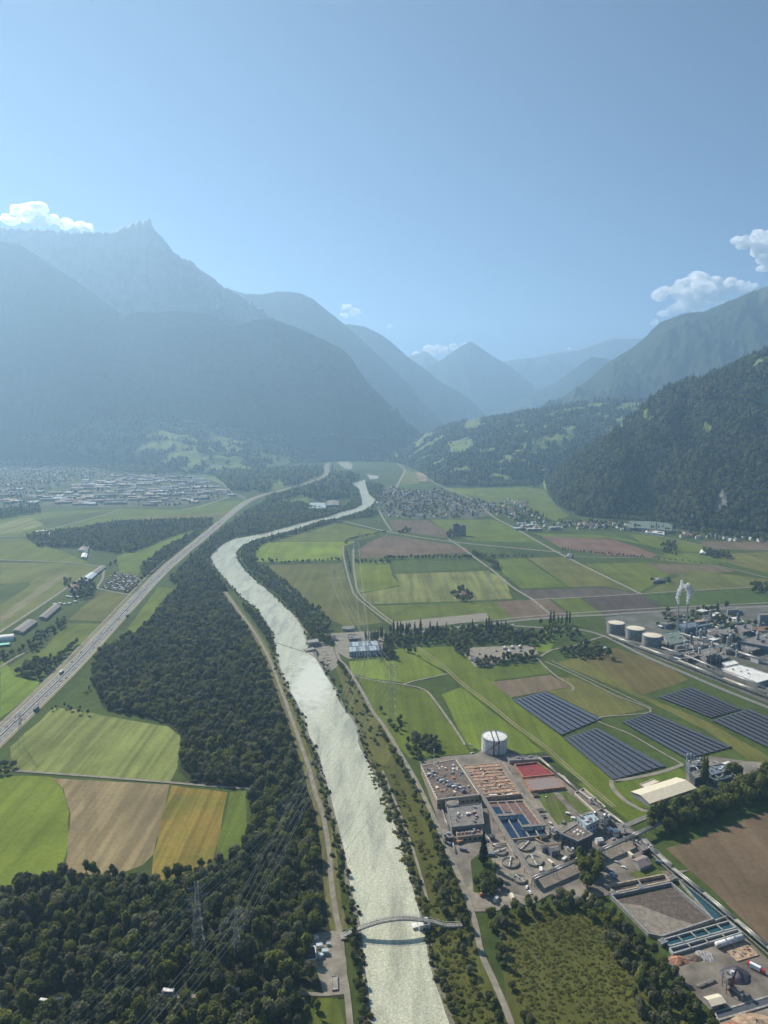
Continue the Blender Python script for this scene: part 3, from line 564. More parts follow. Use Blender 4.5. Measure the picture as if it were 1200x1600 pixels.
ROADS = [('levee', 'levee', 13, [(352, 925), (374, 956), (396, 986), (420, 1028), (440, 1080), (457, 1127), (482, 1198), (492, 1237), (505, 1275), (515, 1337), (517, 1370), (524, 1425), (531, 1455)], 'grassy crown of the levee on the left bank'),
 ('road', 'gravel', 7, [(-40, 838), (33, 838), (75, 828), (150, 808), (192, 795)], 'pale road from the farm to the left town'),
 ('road', 'asphalt', 8, [(393, 783), (378, 778), (365, 772), (352, 760), (343, 753), (300, 744), (230, 742)], 'road curving from the highway junction behind the town'),
 ('road', 'gravel', 10, [(285, 797), (320, 789), (345, 781), (366, 774), (384, 777)], 'light road along the edge of the industrial quarter'),
 ('path', 'gravel', 6, [(-40, 874), (0, 875), (60, 877), (104, 879), (150, 884), (163, 888), (148, 893), (132, 900), (88, 930), (43, 960), (0, 988), (-30, 1008)], 'farm track round the airfield'),
 ('path', 'gravel', 5, [(163, 888), (160, 905), (152, 918), (158, 921), (205, 930)], 'track past the allotment gardens'),
 ('path', 'gravel', 5, [(0, 1043), (20, 1030), (43, 1018)], 'short track at the left edge'),
 ('railway', 'gravel', 10, [(410, 786), (423, 789), (483, 802), (527, 812), (607, 831), (700, 846), (800, 856), (875, 863)], 'pale railway bank crossing the plain'),
 ('canal_path', 'gravel', 4, [(536, 852), (537, 870), (542, 893), (549, 917), (557, 933), (590, 960), (612, 976)], 'pale path on the near side of the canal'),
 ('canal_path', 'gravel', 4, [(552, 858), (552, 880), (554, 900), (561, 927), (585, 950), (616, 974)], 'pale path on the far side of the canal'),
 ('road', 'asphalt', 11, [(500, 992), (560, 996), (613, 993), (687, 984), (753, 977), (800, 971), (843, 967), (900, 963), (947, 961), (1000, 957), (1100, 952), (1290, 944)], 'main road crossing the plain behind the poplars'),
 ('railway', 'gravel', 6, [(613, 980), (687, 975), (753, 971), (843, 962), (900, 958), (1000, 952), (1100, 947), (1290, 938)], 'railway beside the main road'),
 ('road', 'gravel', 8, [(668, 748), (690, 760), (737, 780), (770, 807), (800, 823), (847, 850), (882, 869), (940, 898), (1003, 929)], 'long straight farm road running to the village'),
 ('path', 'gravel', 5, [(833, 937), (915, 933), (1003, 928), (1100, 922), (1290, 912)], 'farm track between the ploughed fields'),
 ('path', 'gravel', 6, [(700, 842), (722, 856), (740, 870), (770, 892), (800, 917), (832, 937), (850, 952), (862, 962)], 'farm track from the railway to the main road'),
 ('path', 'gravel', 5, [(882, 869), (940, 871), (1017, 872), (1060, 878), (1127, 886), (1200, 903), (1290, 922)], 'farm track to the hedged field'),
 ('path', 'gravel', 5, [(987, 830), (1040, 840), (1100, 852), (1200, 863), (1290, 866)], 'farm track at the foot of the hill'),
 ('road', 'gravel', 13, [(614, 774), (620, 760), (630, 741), (632, 733), (623, 726), (618, 718)], 'pale main road entering the village'),
 ('road', 'gravel', 6, [(592, 797), (600, 812), (612, 830)], 'village street leading to the railway'),
 ('road', 'gravel', 8, [(518, 722), (560, 722), (600, 720), (625, 716), (640, 708)], 'far road at the valley gap'),
 ('path', 'gravel', 4.5, [(524, 1010), (530, 1030), (542, 1043), (567, 1083), (583, 1113), (600, 1135), (625, 1177), (650, 1220), (667, 1255), (685, 1295), (700, 1332), (717, 1370), (731, 1408), (743, 1445), (752, 1490), (770, 1530), (795, 1590), (815, 1660)], 'gravel road along the right bank'),
 ('path', 'gravel', 3.2, [(549, 1054), (577, 1062), (630, 1070), (663, 1078), (683, 1100), (720, 1153), (726, 1165)], 'winding gravel path through the meadow'),
 ('path', 'gravel', 3.2, [(630, 1070), (645, 1065), (677, 1058), (700, 1053)], 'branch of the gravel path in the meadow'),
 ('path', 'dry', 1.6, [(649, 1011), (686, 1038), (719, 1068), (759, 1098), (799, 1131), (850, 1168), (900, 1213), (958, 1262)], 'wheel track across the bright meadow'),
 ('path', 'dry', 1.6, [(653, 1010), (690, 1037), (723, 1067), (763, 1097), (803, 1130), (854, 1167), (904, 1212), (962, 1261)], 'second wheel track across the bright meadow'),
 ('path', 'gravel', 3, [(838, 1028), (850, 1040), (867, 1055), (895, 1073), (893, 1080)], 'track beside the small brown field'),
 ('path', 'gravel', 2.5, [(852, 1034), (900, 1056), (960, 1086), (1017, 1112), (933, 1123), (983, 1147), (1030, 1174), (1067, 1195)], 'pale gravel line between the solar fields'),
 ('path', 'gravel', 2.0, [(862, 1033), (910, 1056), (965, 1082), (1020, 1108)], 'second pale gravel line beside the solar fields'),
 ('path', 'gravel', 5, [(1067, 1195), (1040, 1205), (1012, 1212), (975, 1219), (955, 1221), (962, 1238), (988, 1259), (1022, 1270), (1065, 1257), (1100, 1242), (1140, 1230), (1200, 1207), (1290, 1178)], 'access road round the long white roofed hall'),
 ('road', 'asphalt', 6, [(975, 1292), (1000, 1281), (1030, 1271)], 'short road to the plant gate'),
 ('road', 'asphalt', 8, [(800, 978), (860, 982), (905, 984), (948, 996), (1000, 1022), (1060, 1048), (1130, 1078), (1200, 1106), (1290, 1142)], 'road along the pipe rack of the chemical works'),
 ('path', 'gravel', 4, [(845, 1026), (862, 1016), (895, 1010), (925, 1000), (945, 994)], 'track to the round tanks'),
 ('path', 'gravel', 3.6, [(-60, 1196), (0, 1203), (80, 1209), (200, 1218), (275, 1224), (330, 1229), (390, 1233)], 'white field road between the meadows'),
 ('path', 'gravel', 4.2, [(352, 925), (374, 956), (396, 986), (420, 1028), (440, 1080), (457, 1127), (482, 1198), (492, 1237), (505, 1275), (515, 1337), (517, 1370), (524, 1425), (532, 1462), (536, 1512), (542, 1550), (547, 1600), (552, 1670)], 'grassy levee path along the left bank'),
 ('path', 'gravel', 3, [(536, 1552), (505, 1555), (470, 1553), (420, 1552), (340, 1556), (200, 1562), (60, 1572), (-40, 1576)], 'track through the riverside camping wood'),
 ('path', 'gravel', 2.2, [(598, 1205), (612, 1240), (628, 1280), (642, 1318), (655, 1360), (668, 1408)], 'narrow footpath in the grass of the right bank'),
]
for i, (nm, mt, w, pts, lab) in enumerate(ROADS):
    tag(ribbon(nm, PL(pts), w, .52+.004*i, M[mt], step=12), lab, None, None, 'structure')
for nm, pts, mt, z, lab in (('yard', [(655, 1190), (700, 1182), (745, 1178), (760, 1166), (800, 1172), (880, 1215), (985, 1300), (1010, 1330), (990, 1350), (1020, 1362), (1080, 1360), (958, 1398), (900, 1410), (860, 1398), (835, 1412), (770, 1425), (740, 1425), (725, 1385), (700, 1330), (680, 1270), (662, 1220)], 'yard', .48, 'worn concrete yard of the treatment plant'),
    ('yard', [(1036, 1498), (1120, 1470), (1160, 1462), (1200, 1500), (1290, 1560), (1290, 1585), (1130, 1590), (1100, 1570), (1060, 1530)], 'yard', .48, 'grey storage yard in the lower right corner'),
    ('yard', [(722, 1018), (740, 1012), (830, 1008), (842, 1022), (800, 1030), (770, 1040), (742, 1042)], 'gravel', .46, 'gravel storage yard between the trees'),
    ('yard', [(614, 972), (690, 965), (760, 958), (765, 968), (690, 978), (616, 984)], 'gravel', .46, 'gravel loading area beside the railway'),
    ('yard', [(945, 965), (1060, 950), (1200, 945), (1300, 940), (1300, 1140), (1200, 1100), (1130, 1070), (1000, 1018), (948, 992)], 'worksyard', .46, 'paved ground of the chemical works'),
    ('yard', [(478, 1462), (500, 1458), (530, 1455), (541, 1500), (545, 1555), (505, 1552), (490, 1500)], 'gravel', .58, 'gravel turning place at the bridge head'),
    ('yard', [(1072, 1190), (1110, 1182), (1165, 1190), (1200, 1192), (1200, 1205), (1140, 1228), (1100, 1238), (1072, 1225)], 'yard', .46, 'yard of the dark works beside the tall trees'),
    ('lawn', [(735, 1346), (760, 1325), (775, 1360), (770, 1400), (740, 1395)], 'ground', .51, 'small lawn round the tall cypress'),
    ('yard', [(1100, 1600), (1130, 1592), (1290, 1588), (1290, 1660), (1120, 1660)], 'gravel', .47, 'light sandy ground at the lower right corner'),
    ('yard', [(480, 1012), (500, 1000), (520, 1010), (530, 1040), (515, 1050), (498, 1033)], 'gravel', .44, 'gravel bank beside the weir'),
    ('yard', [(518, 990), (600, 985), (605, 1020), (545, 1030), (528, 1020)], 'gravel', .44, 'gravel ground of the transformer station')):
    sheet(nm, PL(pts), z, M[mt], label=lab)

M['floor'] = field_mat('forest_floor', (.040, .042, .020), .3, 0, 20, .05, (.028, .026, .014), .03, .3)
# ================================================================ TREES
M['leaf'] = foliage_mat('leaves_dark_green', (0.066, 0.078, 0.026), (0.124, 0.143, 0.041), (0.198, 0.216, 0.061))
M['leaf_light'] = foliage_mat('leaves_yellow_green', (0.143, 0.161, 0.038), (0.198, 0.218, 0.047), (0.257, 0.266, 0.071))
M['leaf_grey'] = foliage_mat('leaves_grey_green', (0.106, 0.108, 0.061), (0.173, 0.175, 0.094), (0.234, 0.238, 0.128))
M['leaf_conifer'] = foliage_mat('needles_deep_green', (.010, .020, .010), (.016, .030, .014), (.024, .040, .018))
M['bark'] = surf('bark', (.10, .085, .065), .9, .3, 2.0)
tmplc = bpy.data.collections.new('tree_templates')
def clump_mesh(name, lobes, n, size, mat, seed, blob=True, res=1):
    "a crown: lumpy dark core and many small leaf clumps spread through its outer half"
    r = np.random.default_rng(seed); V = []; F = []; 
    L = np.array(lobes, float)                    # x y z rx rz
    w = (L[:, 3]**2); w /= w.sum()
    k = r.choice(len(L), n, p=w); d = r.normal(size=(n, 3)); d[:, 2] = np.where(d[:, 2] < -.4, -d[:, 2], d[:, 2]); d /= np.linalg.norm(d, axis=1)[:, None]
    rr = r.uniform(.72, 1.08, n)[:, None]
    c = L[k, :3]+d*rr*np.stack([L[k, 3], L[k, 3], L[k, 4]], 1)
    nrm = d+r.normal(size=(n, 3))*.55; nrm /= np.linalg.norm(nrm, axis=1)[:, None]
    t = np.cross(nrm, r.normal(size=(n, 3))); t /= np.linalg.norm(t, axis=1)[:, None]; b = np.cross(nrm, t)
    s = size*r.uniform(.6, 1.35, n)[:, None]
    q = np.stack([c-t*s-b*s*.6, c+t*s*.8-b*s*.8, c+t*s+b*s*.7, c-t*s*.7+b*s], 1)+r.normal(size=(n, 4, 3))*size*.18
    V = q.reshape(-1, 3).tolist(); F = [(4*i, 4*i+1, 4*i+2, 4*i+3) for i in range(n)]
    if blob:
        for (x, y, z, rx, rz) in lobes:
            b0 = len(V); nu, nv = 7, 4
            for j in range(nv+1):
                ph = math.pi*j/nv
                for i in range(nu):
                    a = 2*math.pi*i/nu; u = r.uniform(.66, .86)
                    V.append([x+rx*u*math.sin(ph)*math.cos(a), y+rx*u*math.sin(ph)*math.sin(a), z+rz*u*math.cos(ph)])
            F += [(b0+j*nu+i, b0+(j+1)*nu+i, b0+(j+1)*nu+(i+1) % nu, b0+j*nu+(i+1) % nu) for j in range(nv) for i in range(nu)]
    me = bpy.data.meshes.new(name); me.from_pydata(V, [], F); me.materials.append(mat); me.update(); return me
def broad_lobes(seed, h=10.0, w=3.7):
    r = random.Random(seed); L = [(0, 0, h*.62, w*.80, h*.36)]
    for i in range(r.randint(4, 6)):
        a = r.uniform(0, 6.28); q = w*r.uniform(.40, .62); s = w*r.uniform(.38, .56)
        L.append((math.cos(a)*q, math.sin(a)*q, h*r.uniform(.40, .80), s, s*r.uniform(.85, 1.25)))
    return L
def trunk_mesh(name, h, r, limbs, seed):
    rr = random.Random(seed); b = MB(); b.tube((0, 0, -.3), (rr.uniform(-.2, .2), rr.uniform(-.2, .2), h), r, 6, 0, r*.45)
    for i in range(limbs):
        a = rr.uniform(0, 6.28); z = h*rr.uniform(.5, .9); b.tube((0, 0, z), (math.cos(a)*2, math.sin(a)*2, z+2.0), r*.35, 5, 0, r*.15)
    me = bpy.data.meshes.new(name); me.from_pydata(b.v, [], b.f); me.materials.append(M['bark']); me.update(); return me
KIND = {}
def kind(name, crowns, trunks): KIND[name] = (crowns, trunks)
for nm, mt in (('leaf', 'leaf'), ('light', 'leaf_light'), ('grey', 'leaf_grey')):
    kind(nm, [clump_mesh('crown', broad_lobes(i*7+len(nm), (10, 12.5, 8.5, 13.5, 9.5)[i], (3.6, 3.1, 4.4, 2.7, 4.8)[i]), 430, .50, M[mt], i+3) for i in range(5)], [trunk_mesh('trunk', 6, .28, 4, i) for i in range(3)])
KIND['poplar'] = ([clump_mesh('crown', [(0, 0, z, w, 3.6) for z, w in ((5, 1.9), (9, 2.1), (13.5, 1.8), (17.5, 1.2), (20.5, .65))], 420, .55, M['leaf'], i+30) for i in range(3)], [trunk_mesh('trunk', 12, .3, 2, 9)])
KIND['conifer'] = ([clump_mesh('crown', [(0, 0, z, w, 2.4) for z, w in ((3, 3.0), (6, 2.7), (9, 2.2), (12, 1.7), (15, 1.1), (18, .55))], 520, .6, M['leaf_conifer'], i+40) for i in range(2)], [trunk_mesh('trunk', 12, .35, 0, 9)])
M['leaf_scrub'] = foliage_mat('scrub_leaves', (.15, .165, .04), (.22, .225, .055), (.28, .26, .075))
KIND['bush'] = ([clump_mesh('crown', [(0, 0, 1.3, 1.8, 1.5), (1.1, .4, 1.1, 1.3, 1.2), (-.9, .7, 1.0, 1.2, 1.1)], 120, .45, M['leaf_grey' if i else 'leaf'], i+50) for i in range(2)], [trunk_mesh('trunk', 1.2, .1, 0, 9)])
def merged(name, meshes, mats):
    "trunk and crown in one template mesh for the instanced woods"
    V = []; F = []; mi = []
    for k, me in enumerate(meshes):
        b = len(V); V += [tuple(v.co) for v in me.vertices]; F += [tuple(b+i for i in p.vertices) for p in me.polygons]; mi += [k]*len(me.polygons)
    me = bpy.data.meshes.new(name); me.from_pydata(V, [], F)
    for m in mats: me.materials.append(m)
    me.polygons.foreach_set('material_index', mi); me.update(); return me
def tcoll(name, meshes):
    c = bpy.data.collections.new(name)
    for i, me in enumerate(meshes):
        o = bpy.data.objects.new('%s_%02d' % (name, i), me); c.objects.link(o)
    return c
near_t = tcoll('wood_tree', [merged('wood_tree', (KIND[k][0][i], KIND[k][1][0]), (KIND[k][0][i].materials[0], M['bark'])) for k in ('leaf', 'light', 'grey') for i in (0, 1, 2, 3, 4)])
scrub_t = tcoll('scrub_kind', [clump_mesh('scrub_kind', [(0, 0, .5, 1.6, .8), (1.2, .5, .4, 1.1, .7), (-1, -.8, .4, 1.2, .7)], 60, .5, M['leaf_scrub'], 80+i, False) for i in (1, 2, 0)])
far_t = tcoll('far_tree', [clump_mesh('far_tree', broad_lobes(60+i), 70, 1.15, M[('leaf', 'leaf', 'leaf_grey', 'leaf_light')[i]], 60+i) for i in range(4)]+[clump_mesh('far_tree', [(0, 0, z, w, 2.6) for z, w in ((3, 2.6), (7, 2.0), (11, 1.2), (15, .5))], 60, .9, M['leaf_conifer'], 66)])
bush_t = tcoll('bush_kind', [KIND['bush'][0][0], KIND['bush'][0][1]])
def scatter(name, pts, coll, label):
    "one object that draws a copy of a template at every point (x, y, z, scale, turn, index)"
    a = np.array(pts, dtype=np.float32)
    me = bpy.data.meshes.new(name); me.vertices.add(len(a)); me.vertices.foreach_set('co', a[:, :3].ravel())
    for k, c in (('size', 3), ('turn', 4)):
        at = me.attributes.new(k, 'FLOAT', 'POINT'); at.data.foreach_set('value', a[:, c].copy())
    at = me.attributes.new('pick', 'INT', 'POINT'); at.data.foreach_set('value', a[:, 5].astype(np.int32))
    o = link(name, me); ng = bpy.data.node_groups.new(name, 'GeometryNodeTree')
    ng.interface.new_socket('Geometry', in_out='INPUT', socket_type='NodeSocketGeometry'); ng.interface.new_socket('Geometry', in_out='OUTPUT', socket_type='NodeSocketGeometry')
    N = ng.nodes; gi = N.new('NodeGroupInput'); go = N.new('NodeGroupOutput'); mp = N.new('GeometryNodeMeshToPoints'); ip = N.new('GeometryNodeInstanceOnPoints'); ci = N.new('GeometryNodeCollectionInfo')
    ci.inputs['Collection'].default_value = coll; ci.inputs['Separate Children'].default_value = True; ci.inputs['Reset Children'].default_value = True
    def attr(nm, ty):
        n = N.new('GeometryNodeInputNamedAttribute'); n.data_type = ty; n.inputs['Name'].default_value = nm; return [s for s in n.outputs if s.enabled and s.name == 'Attribute'][0]
    cx = N.new('ShaderNodeCombineXYZ'); L = ng.links.new
    L(attr('turn', 'FLOAT'), cx.inputs[2]); L(gi.outputs[0], mp.inputs[0]); L(mp.outputs[0], ip.inputs['Points']); L(ci.outputs[0], ip.inputs['Instance'])
    ip.inputs['Pick Instance'].default_value = True; L(attr('pick', 'INT'), ip.inputs['Instance Index']); L(cx.outputs[0], ip.inputs['Rotation'])
    c2 = N.new('ShaderNodeCombineXYZ'); s_ = attr('size', 'FLOAT')
    for k in range(3): L(s_, c2.inputs[k])
    L(c2.outputs[0], ip.inputs['Scale']); L(ip.outputs[0], go.inputs[0])
    md = o.modifiers.new('instances', 'NODES'); md.node_group = ng
    return tag(o, label, None, None, 'stuff')
# places where nothing grows: roads, buildings
blocked = set()
def block_line(pts, w, smooth=True):
    for p in resample([(q[0], q[1], 0) for q in pts], 2.5, smooth):
        for dx in np.arange(-w, w+.1, 2.5):
            for dy in np.arange(-w, w+.1, 2.5): blocked.add((int((p.x+dx)//2.5), int((p.y+dy)//2.5)))
for nm, mt, w, pts, lab in ROADS:
    if pts[0][1] > 950 or len(pts) > 1 and pts[-1][1] > 950: block_line(PL(pts), w/2+3)
block_line(hw[:9], 23)
EXC = [PL(p) for p in ([(484, 1462), (535, 1455), (548, 1500), (548, 1600), (500, 1600), (484, 1520)], [(930, 1340), (1040, 1320), (1090, 1345), (1200, 1500), (1170, 1480), (1040, 1500), (950, 1400)])]
def free(x, y): return (int(x//2.5), int(y//2.5)) not in blocked and not any(inside(x, y, e) for e in EXC)
def seen(x, y, z=5, m=40):
    u, v = pix((x, y, z)); return -m < u < 1200+m and v < 1600+m*2
def fill(poly, step, prob=1.0, edge=0.0, ragged=0.0):
    "points spread unevenly through an outline given on the photograph"
    g = PL(poly); x0, x1 = min(p.x for p in g), max(p.x for p in g); y0, y1 = min(p.y for p in g), max(p.y for p in g); out = []
    for j in range(int((y1-y0)/step)+1):
        for i in range(int((x1-x0)/step)+1):
            x = x0+(i+random.uniform(-.1, 1.1)+.5*(j % 2))*step; y = y0+(j+random.random())*step
            if prob < 1 and random.random() > prob+.5*fbm(x, y, .03, 2, 3): continue
            rx, ry = (x+ragged*noise.noise(Vector((x*.04, y*.04, 1))), y+ragged*noise.noise(Vector((x*.04, y*.04, 7)))) if ragged else (x, y)
            if inside(rx, ry, g) and free(x, y) and seen(x, y): out.append((x, y))
    return out
def line(pts, step, width=0.0, rows=1):
    out = []
    for k in range(rows):
        for p in resample(PL(pts), step):
            x, y = p.x+random.uniform(-width, width), p.y+random.uniform(-width, width)+random.uniform(-step, step)*.25
            if free(x, y) and seen(x, y): out.append((x, y))
    return out
def place_word(x, y, x0, x1, y0, y1):
    "where in its quarter a thing stands, in words one can follow on the photograph"
    a = ('left part', 'middle', 'right part')[min(2, max(0, int(3*(x-x0)/max(1, x1-x0))))]; b = ('front', 'centre', 'back')[min(2, max(0, int(3*(y-y0)/max(1, y1-y0))))]
    return b+' row, '+a
TREES = []                                    # x, y, scale, kind, label, group
def plant(pts, s0, s1, kinds, label, group):
    for x, y in pts:
        q = .5+.9*fbm(x, y, .012, 2, 11)+random.uniform(-.35, .35)
        k = kinds[min(len(kinds)-1, max(0, int(q*len(kinds))))]
        TREES.append((x, y, random.uniform(s0, s1)*(1+.25*noise.noise(Vector((x*.02, y*.02, 2)))), k, label, group))
MIX = ('leaf', 'grey', 'leaf', 'grey', 'leaf', 'light'); G1 = 'broadleaf trees of the riverside wood'
W_LOW = [(-60, 1402), (0, 1396), (50, 1380), (95, 1376), (180, 1366), (240, 1384), (300, 1368), (340, 1352), (390, 1320), (394, 1236), (450, 1230), (488, 1240), (505, 1300), (510, 1360), (516, 1425), (528, 1500), (538, 1560), (480, 1560), (380, 1660), (-60, 1680)]
plant(fill(W_LOW, 6.5, 1, 0, 6), .62, 1.5, MIX, 'dark green broadleaf tree in the wood at the lower left', G1)
W_MID = [(142, 1062), (150, 1022), (190, 1004), (226, 985), (262, 942), (290, 905), (326, 886), (345, 912), (372, 942), (396, 990), (414, 1032), (434, 1082), (452, 1130), (476, 1200), (486, 1238), (390, 1233), (300, 1226), (280, 1205), (284, 1150), (258, 1130), (205, 1118), (160, 1105)]
plant(fill(W_MID, 7.2, 1, 0, 5), .65, 1.5, MIX, 'dark green broadleaf tree in the wood beside the left bank', G1)
plant(fill([(510, 1565), (480, 1568), (400, 1565), (300, 1572), (180, 1580), (60, 1590), (40, 1660), (480, 1660), (495, 1600)], 6.4, .9), .55, .95, ('leaf', 'light', 'grey'), 'yellowish green tree at the bottom edge beside the river', G1)
plant(fill([(378, 944), (398, 958), (420, 985), (428, 1010), (432, 1045), (449, 1085), (468, 1118), (479, 1150), (496, 1190), (512, 1250), (522, 1290), (532, 1335), (541, 1378), (550, 1414), (556, 1442), (562, 1500), (564, 1530), (570, 1600), (560, 1600), (548, 1550), (540, 1500), (532, 1440), (522, 1372), (519, 1330), (508, 1270), (488, 1200), (462, 1125), (444, 1078), (425, 1025), (405, 985), (382, 955)], 5.2), .45, .8, ('leaf', 'grey', 'leaf'), 'low tree between the levee path and the left bank', 'trees along the left river bank')
sheet('forest_floor', PL(W_LOW), .40, M['floor'], label='dark litter on the ground of the lower left wood'); sheet('forest_floor', PL(W_MID), .405, M['floor'], label='dark litter on the ground of the wood beside the left bank')
# right bank
RBK = [(400, 898), (420, 912), (450, 940), (478, 965), (500, 985), (520, 1000), (524, 1012), (500, 1008), (484, 1000), (478, 985), (460, 958), (432, 928), (404, 906)]
plant(fill(RBK, 6.5), .6, 1.0, MIX, 'tree on the right bank above the weir', 'trees along the right river bank')
plant(fill([(385, 880), (410, 885), (440, 905), (470, 934), (505, 960), (520, 975), (512, 990), (480, 968), (450, 942), (412, 905), (388, 896)], 8, .8), .6, 1.0, MIX, 'tree on the right bank above the weir', 'trees along the right river bank')
plant(line([(531, 1040), (560, 1082), (576, 1112), (594, 1138), (618, 1182), (640, 1222), (658, 1262), (676, 1302), (690, 1338), (707, 1378), (718, 1410)], 7, 3, 2), .5, .95, MIX, 'tree beside the gravel road on the right bank', 'trees along the right river bank')
plant(line([(700, 1338), (675, 1270), (655, 1235), (640, 1215), (622, 1170), (606, 1140), (590, 1112)], 8, 4, 1), .6, 1.0, MIX, 'tree beside the gravel road on the right bank', 'trees along the right river bank')
plant(line([(720, 1420), (735, 1450), (745, 1490), (760, 1530), (782, 1590), (800, 1660)], 7, 4, 2), .55, 1.0, MIX, 'tree beside the road below the footbridge', 'trees along the right river bank')
plant(fill([(690, 1340), (715, 1400), (722, 1430), (700, 1440), (680, 1400)], 6), .6, 1.0, MIX, 'tree beside the footbridge on the right bank', 'trees along the right river bank')
plant(fill([(700, 1440), (728, 1440), (745, 1500), (735, 1530), (712, 1490)], 7, .7), .5, .9, MIX, 'tree below the footbridge on the right bank', 'trees along the right river bank')
plant(fill([(630, 1160), (645, 1150), (682, 1155), (688, 1172), (668, 1186), (655, 1190), (640, 1182)], 7), .65, 1.0, MIX, 'tree in the small copse beside the white tank', 'trees round the treatment plant')
plant(fill([(605, 1120), (625, 1110), (635, 1135), (615, 1150)], 8, .6), .6, .9, MIX, 'tree beside the gravel road on the right bank', 'trees along the right river bank')
plant(fill([(740, 1375), (758, 1366), (778, 1372), (785, 1392), (765, 1405), (745, 1398)], 6), .8, 1.15, ('leaf',), 'big dark round tree in the plant yard', 'trees round the treatment plant')
plant(fill([(905, 1345), (935, 1345), (942, 1385), (920, 1400), (900, 1385)], 6), .8, 1.2, ('leaf', 'light'), 'tree beside the dark works building', 'trees round the treatment plant')
# wetland and belt on the lower right
G3 = 'trees round the wetland'
plant(fill([(752, 1440), (790, 1425), (850, 1408), (905, 1400), (960, 1432), (1000, 1470), (1030, 1500), (1062, 1540), (1112, 1600), (1120, 1660), (1020, 1660), (1000, 1600), (985, 1540), (955, 1490), (938, 1450), (908, 1424), (850, 1428), (810, 1438), (785, 1456), (765, 1460)], 6.4), .6, 1.1, ('leaf', 'grey', 'grey', 'leaf', 'light'), 'grey green tree on the rim of the wetland', G3)
plant(fill([(765, 1465), (795, 1475), (790, 1520), (810, 1560), (830, 1600), (830, 1660), (800, 1660), (780, 1560)], 6.4, .8), .5, .95, MIX, 'tree between the wetland and the river road', G3)
plant(fill([(1002, 1300), (1020, 1276), (1062, 1262), (1130, 1240), (1200, 1214), (1290, 1186), (1290, 1225), (1200, 1254), (1140, 1272), (1090, 1290), (1060, 1302), (1030, 1312)], 8), 1.2, 1.75, ('leaf', 'light', 'leaf'), 'broadleaf tree in the belt above the brown field', 'tree belt above the brown field')
# mid plain
plant(fill([(600, 985), (700, 985), (760, 982), (850, 992), (850, 1004), (838, 1010), (790, 1006), (735, 1008), (722, 1016), (735, 1030), (728, 1034), (706, 1016), (690, 1006), (660, 1010), (625, 1012), (612, 1006)], 9), .7, 1.2, MIX, 'tree in the belt behind the meadow', 'tree belt along the main road')
plant(fill([(845, 975), (895, 980), (910, 1000), (870, 1000), (850, 1004)], 9, .8), .7, 1.2, MIX, 'tree in the belt behind the meadow', 'tree belt along the main road')
plant(fill([(735, 1034), (770, 1032), (840, 1024), (845, 1032), (800, 1038), (745, 1044)], 8), .6, 1.0, MIX, 'tree round the gravel yard', 'tree belt along the main road')
plant(fill([(876, 1012), (930, 1008), (956, 1020), (955, 1030), (935, 1030), (890, 1030), (876, 1024)], 8, .8), .7, 1.1, MIX, 'tree beside the gravel crossing near the tanks', 'tree belt along the main road')
plant(fill([(596, 1000), (608, 1000), (614, 1030), (606, 1034), (598, 1024)], 7), .8, 1.2, MIX, 'tree beside the transformer station', 'tree belt along the main road')
plant(line([(632, 1018), (648, 1022)], 9), .9, 1.2, MIX, 'tree beside the transformer station', 'tree belt along the main road')
plant(line([(404, 878), (440, 880), (480, 879), (534, 876)], 11, 3), .7, 1.0, MIX, 'tree in the hedge across the plain', 'hedgerow trees')
plant(line([(556, 880), (603, 880), (606, 874), (650, 873), (740, 872), (742, 868)], 10, 3, 2), .7, 1.0, MIX, 'tree in the hedge across the plain', 'hedgerow trees')
plant(line([(740, 866), (770, 880), (775, 890)], 10, 6, 2), .8, 1.2, MIX, 'tree in the hedge across the plain', 'hedgerow trees')
plant(line([(760, 872), (830, 870)], 12, 4), .7, 1.1, MIX, 'tree in the hedge across the plain', 'hedgerow trees')
plant(line([(878, 860), (940, 866), (1007, 872)], 9, 2), .5, .8, MIX, 'tree in the hedge across the plain', 'hedgerow trees')
plant(line([(1020, 873), (1125, 884)], 14, 2), .4, .6, MIX, 'tree in the hedge across the plain', 'hedgerow trees')
plant(fill([(708, 925), (722, 920), (742, 935), (740, 942), (715, 940), (706, 932)], 10), .8, 1.2, MIX, 'tree at the lone farm in the plain', 'hedgerow trees')
plant(fill([(1032, 852), (1056, 848), (1058, 868), (1034, 866)], 14), .9, 1.3, MIX, 'tree at the farm below the hill', 'hedgerow trees')
plant(fill([(1098, 862), (1140, 866), (1143, 874), (1105, 872)], 11), .9, 1.3, MIX, 'tree at the farm below the hill', 'hedgerow trees')
plant(fill([(1012, 905), (1040, 905), (1055, 914), (1022, 914)], 12, .7), .8, 1.1, MIX, 'tree at the farm near the steam plumes', 'hedgerow trees')
plant(fill([(1172, 912), (1290, 920), (1290, 934), (1175, 928)], 12), .9, 1.3, MIX, 'tree at the right edge of the plain', 'hedgerow trees')
plant(line([(1040, 957), (1075, 953), (1100, 955), (1150, 950), (1200, 947), (1290, 942)], 10, 6, 2), .9, 1.4, MIX, 'tree behind the chemical works', 'trees behind the chemical works')
plant(line([(540, 850), (545, 845), (570, 838), (603, 832)], 7, 2), .5, .8, MIX, 'small tree along the canal', 'hedgerow trees')
plant(line([(541, 862), (545, 880), (548, 900), (556, 925), (586, 955), (610, 975)], 9, 1.5), .35, .6, MIX, 'small tree along the canal', 'hedgerow trees')
plant(fill([(700, 845), (720, 838), (728, 826), (722, 836), (705, 830), (697, 834)], 14), .9, 1.3, MIX, 'tree at the foot of the apartment block', 'hedgerow trees')
plant(fill([(618, 832), (640, 826), (644, 832), (622, 836)], 14), .9, 1.2, MIX, 'tree beside the village railway', 'hedgerow trees')
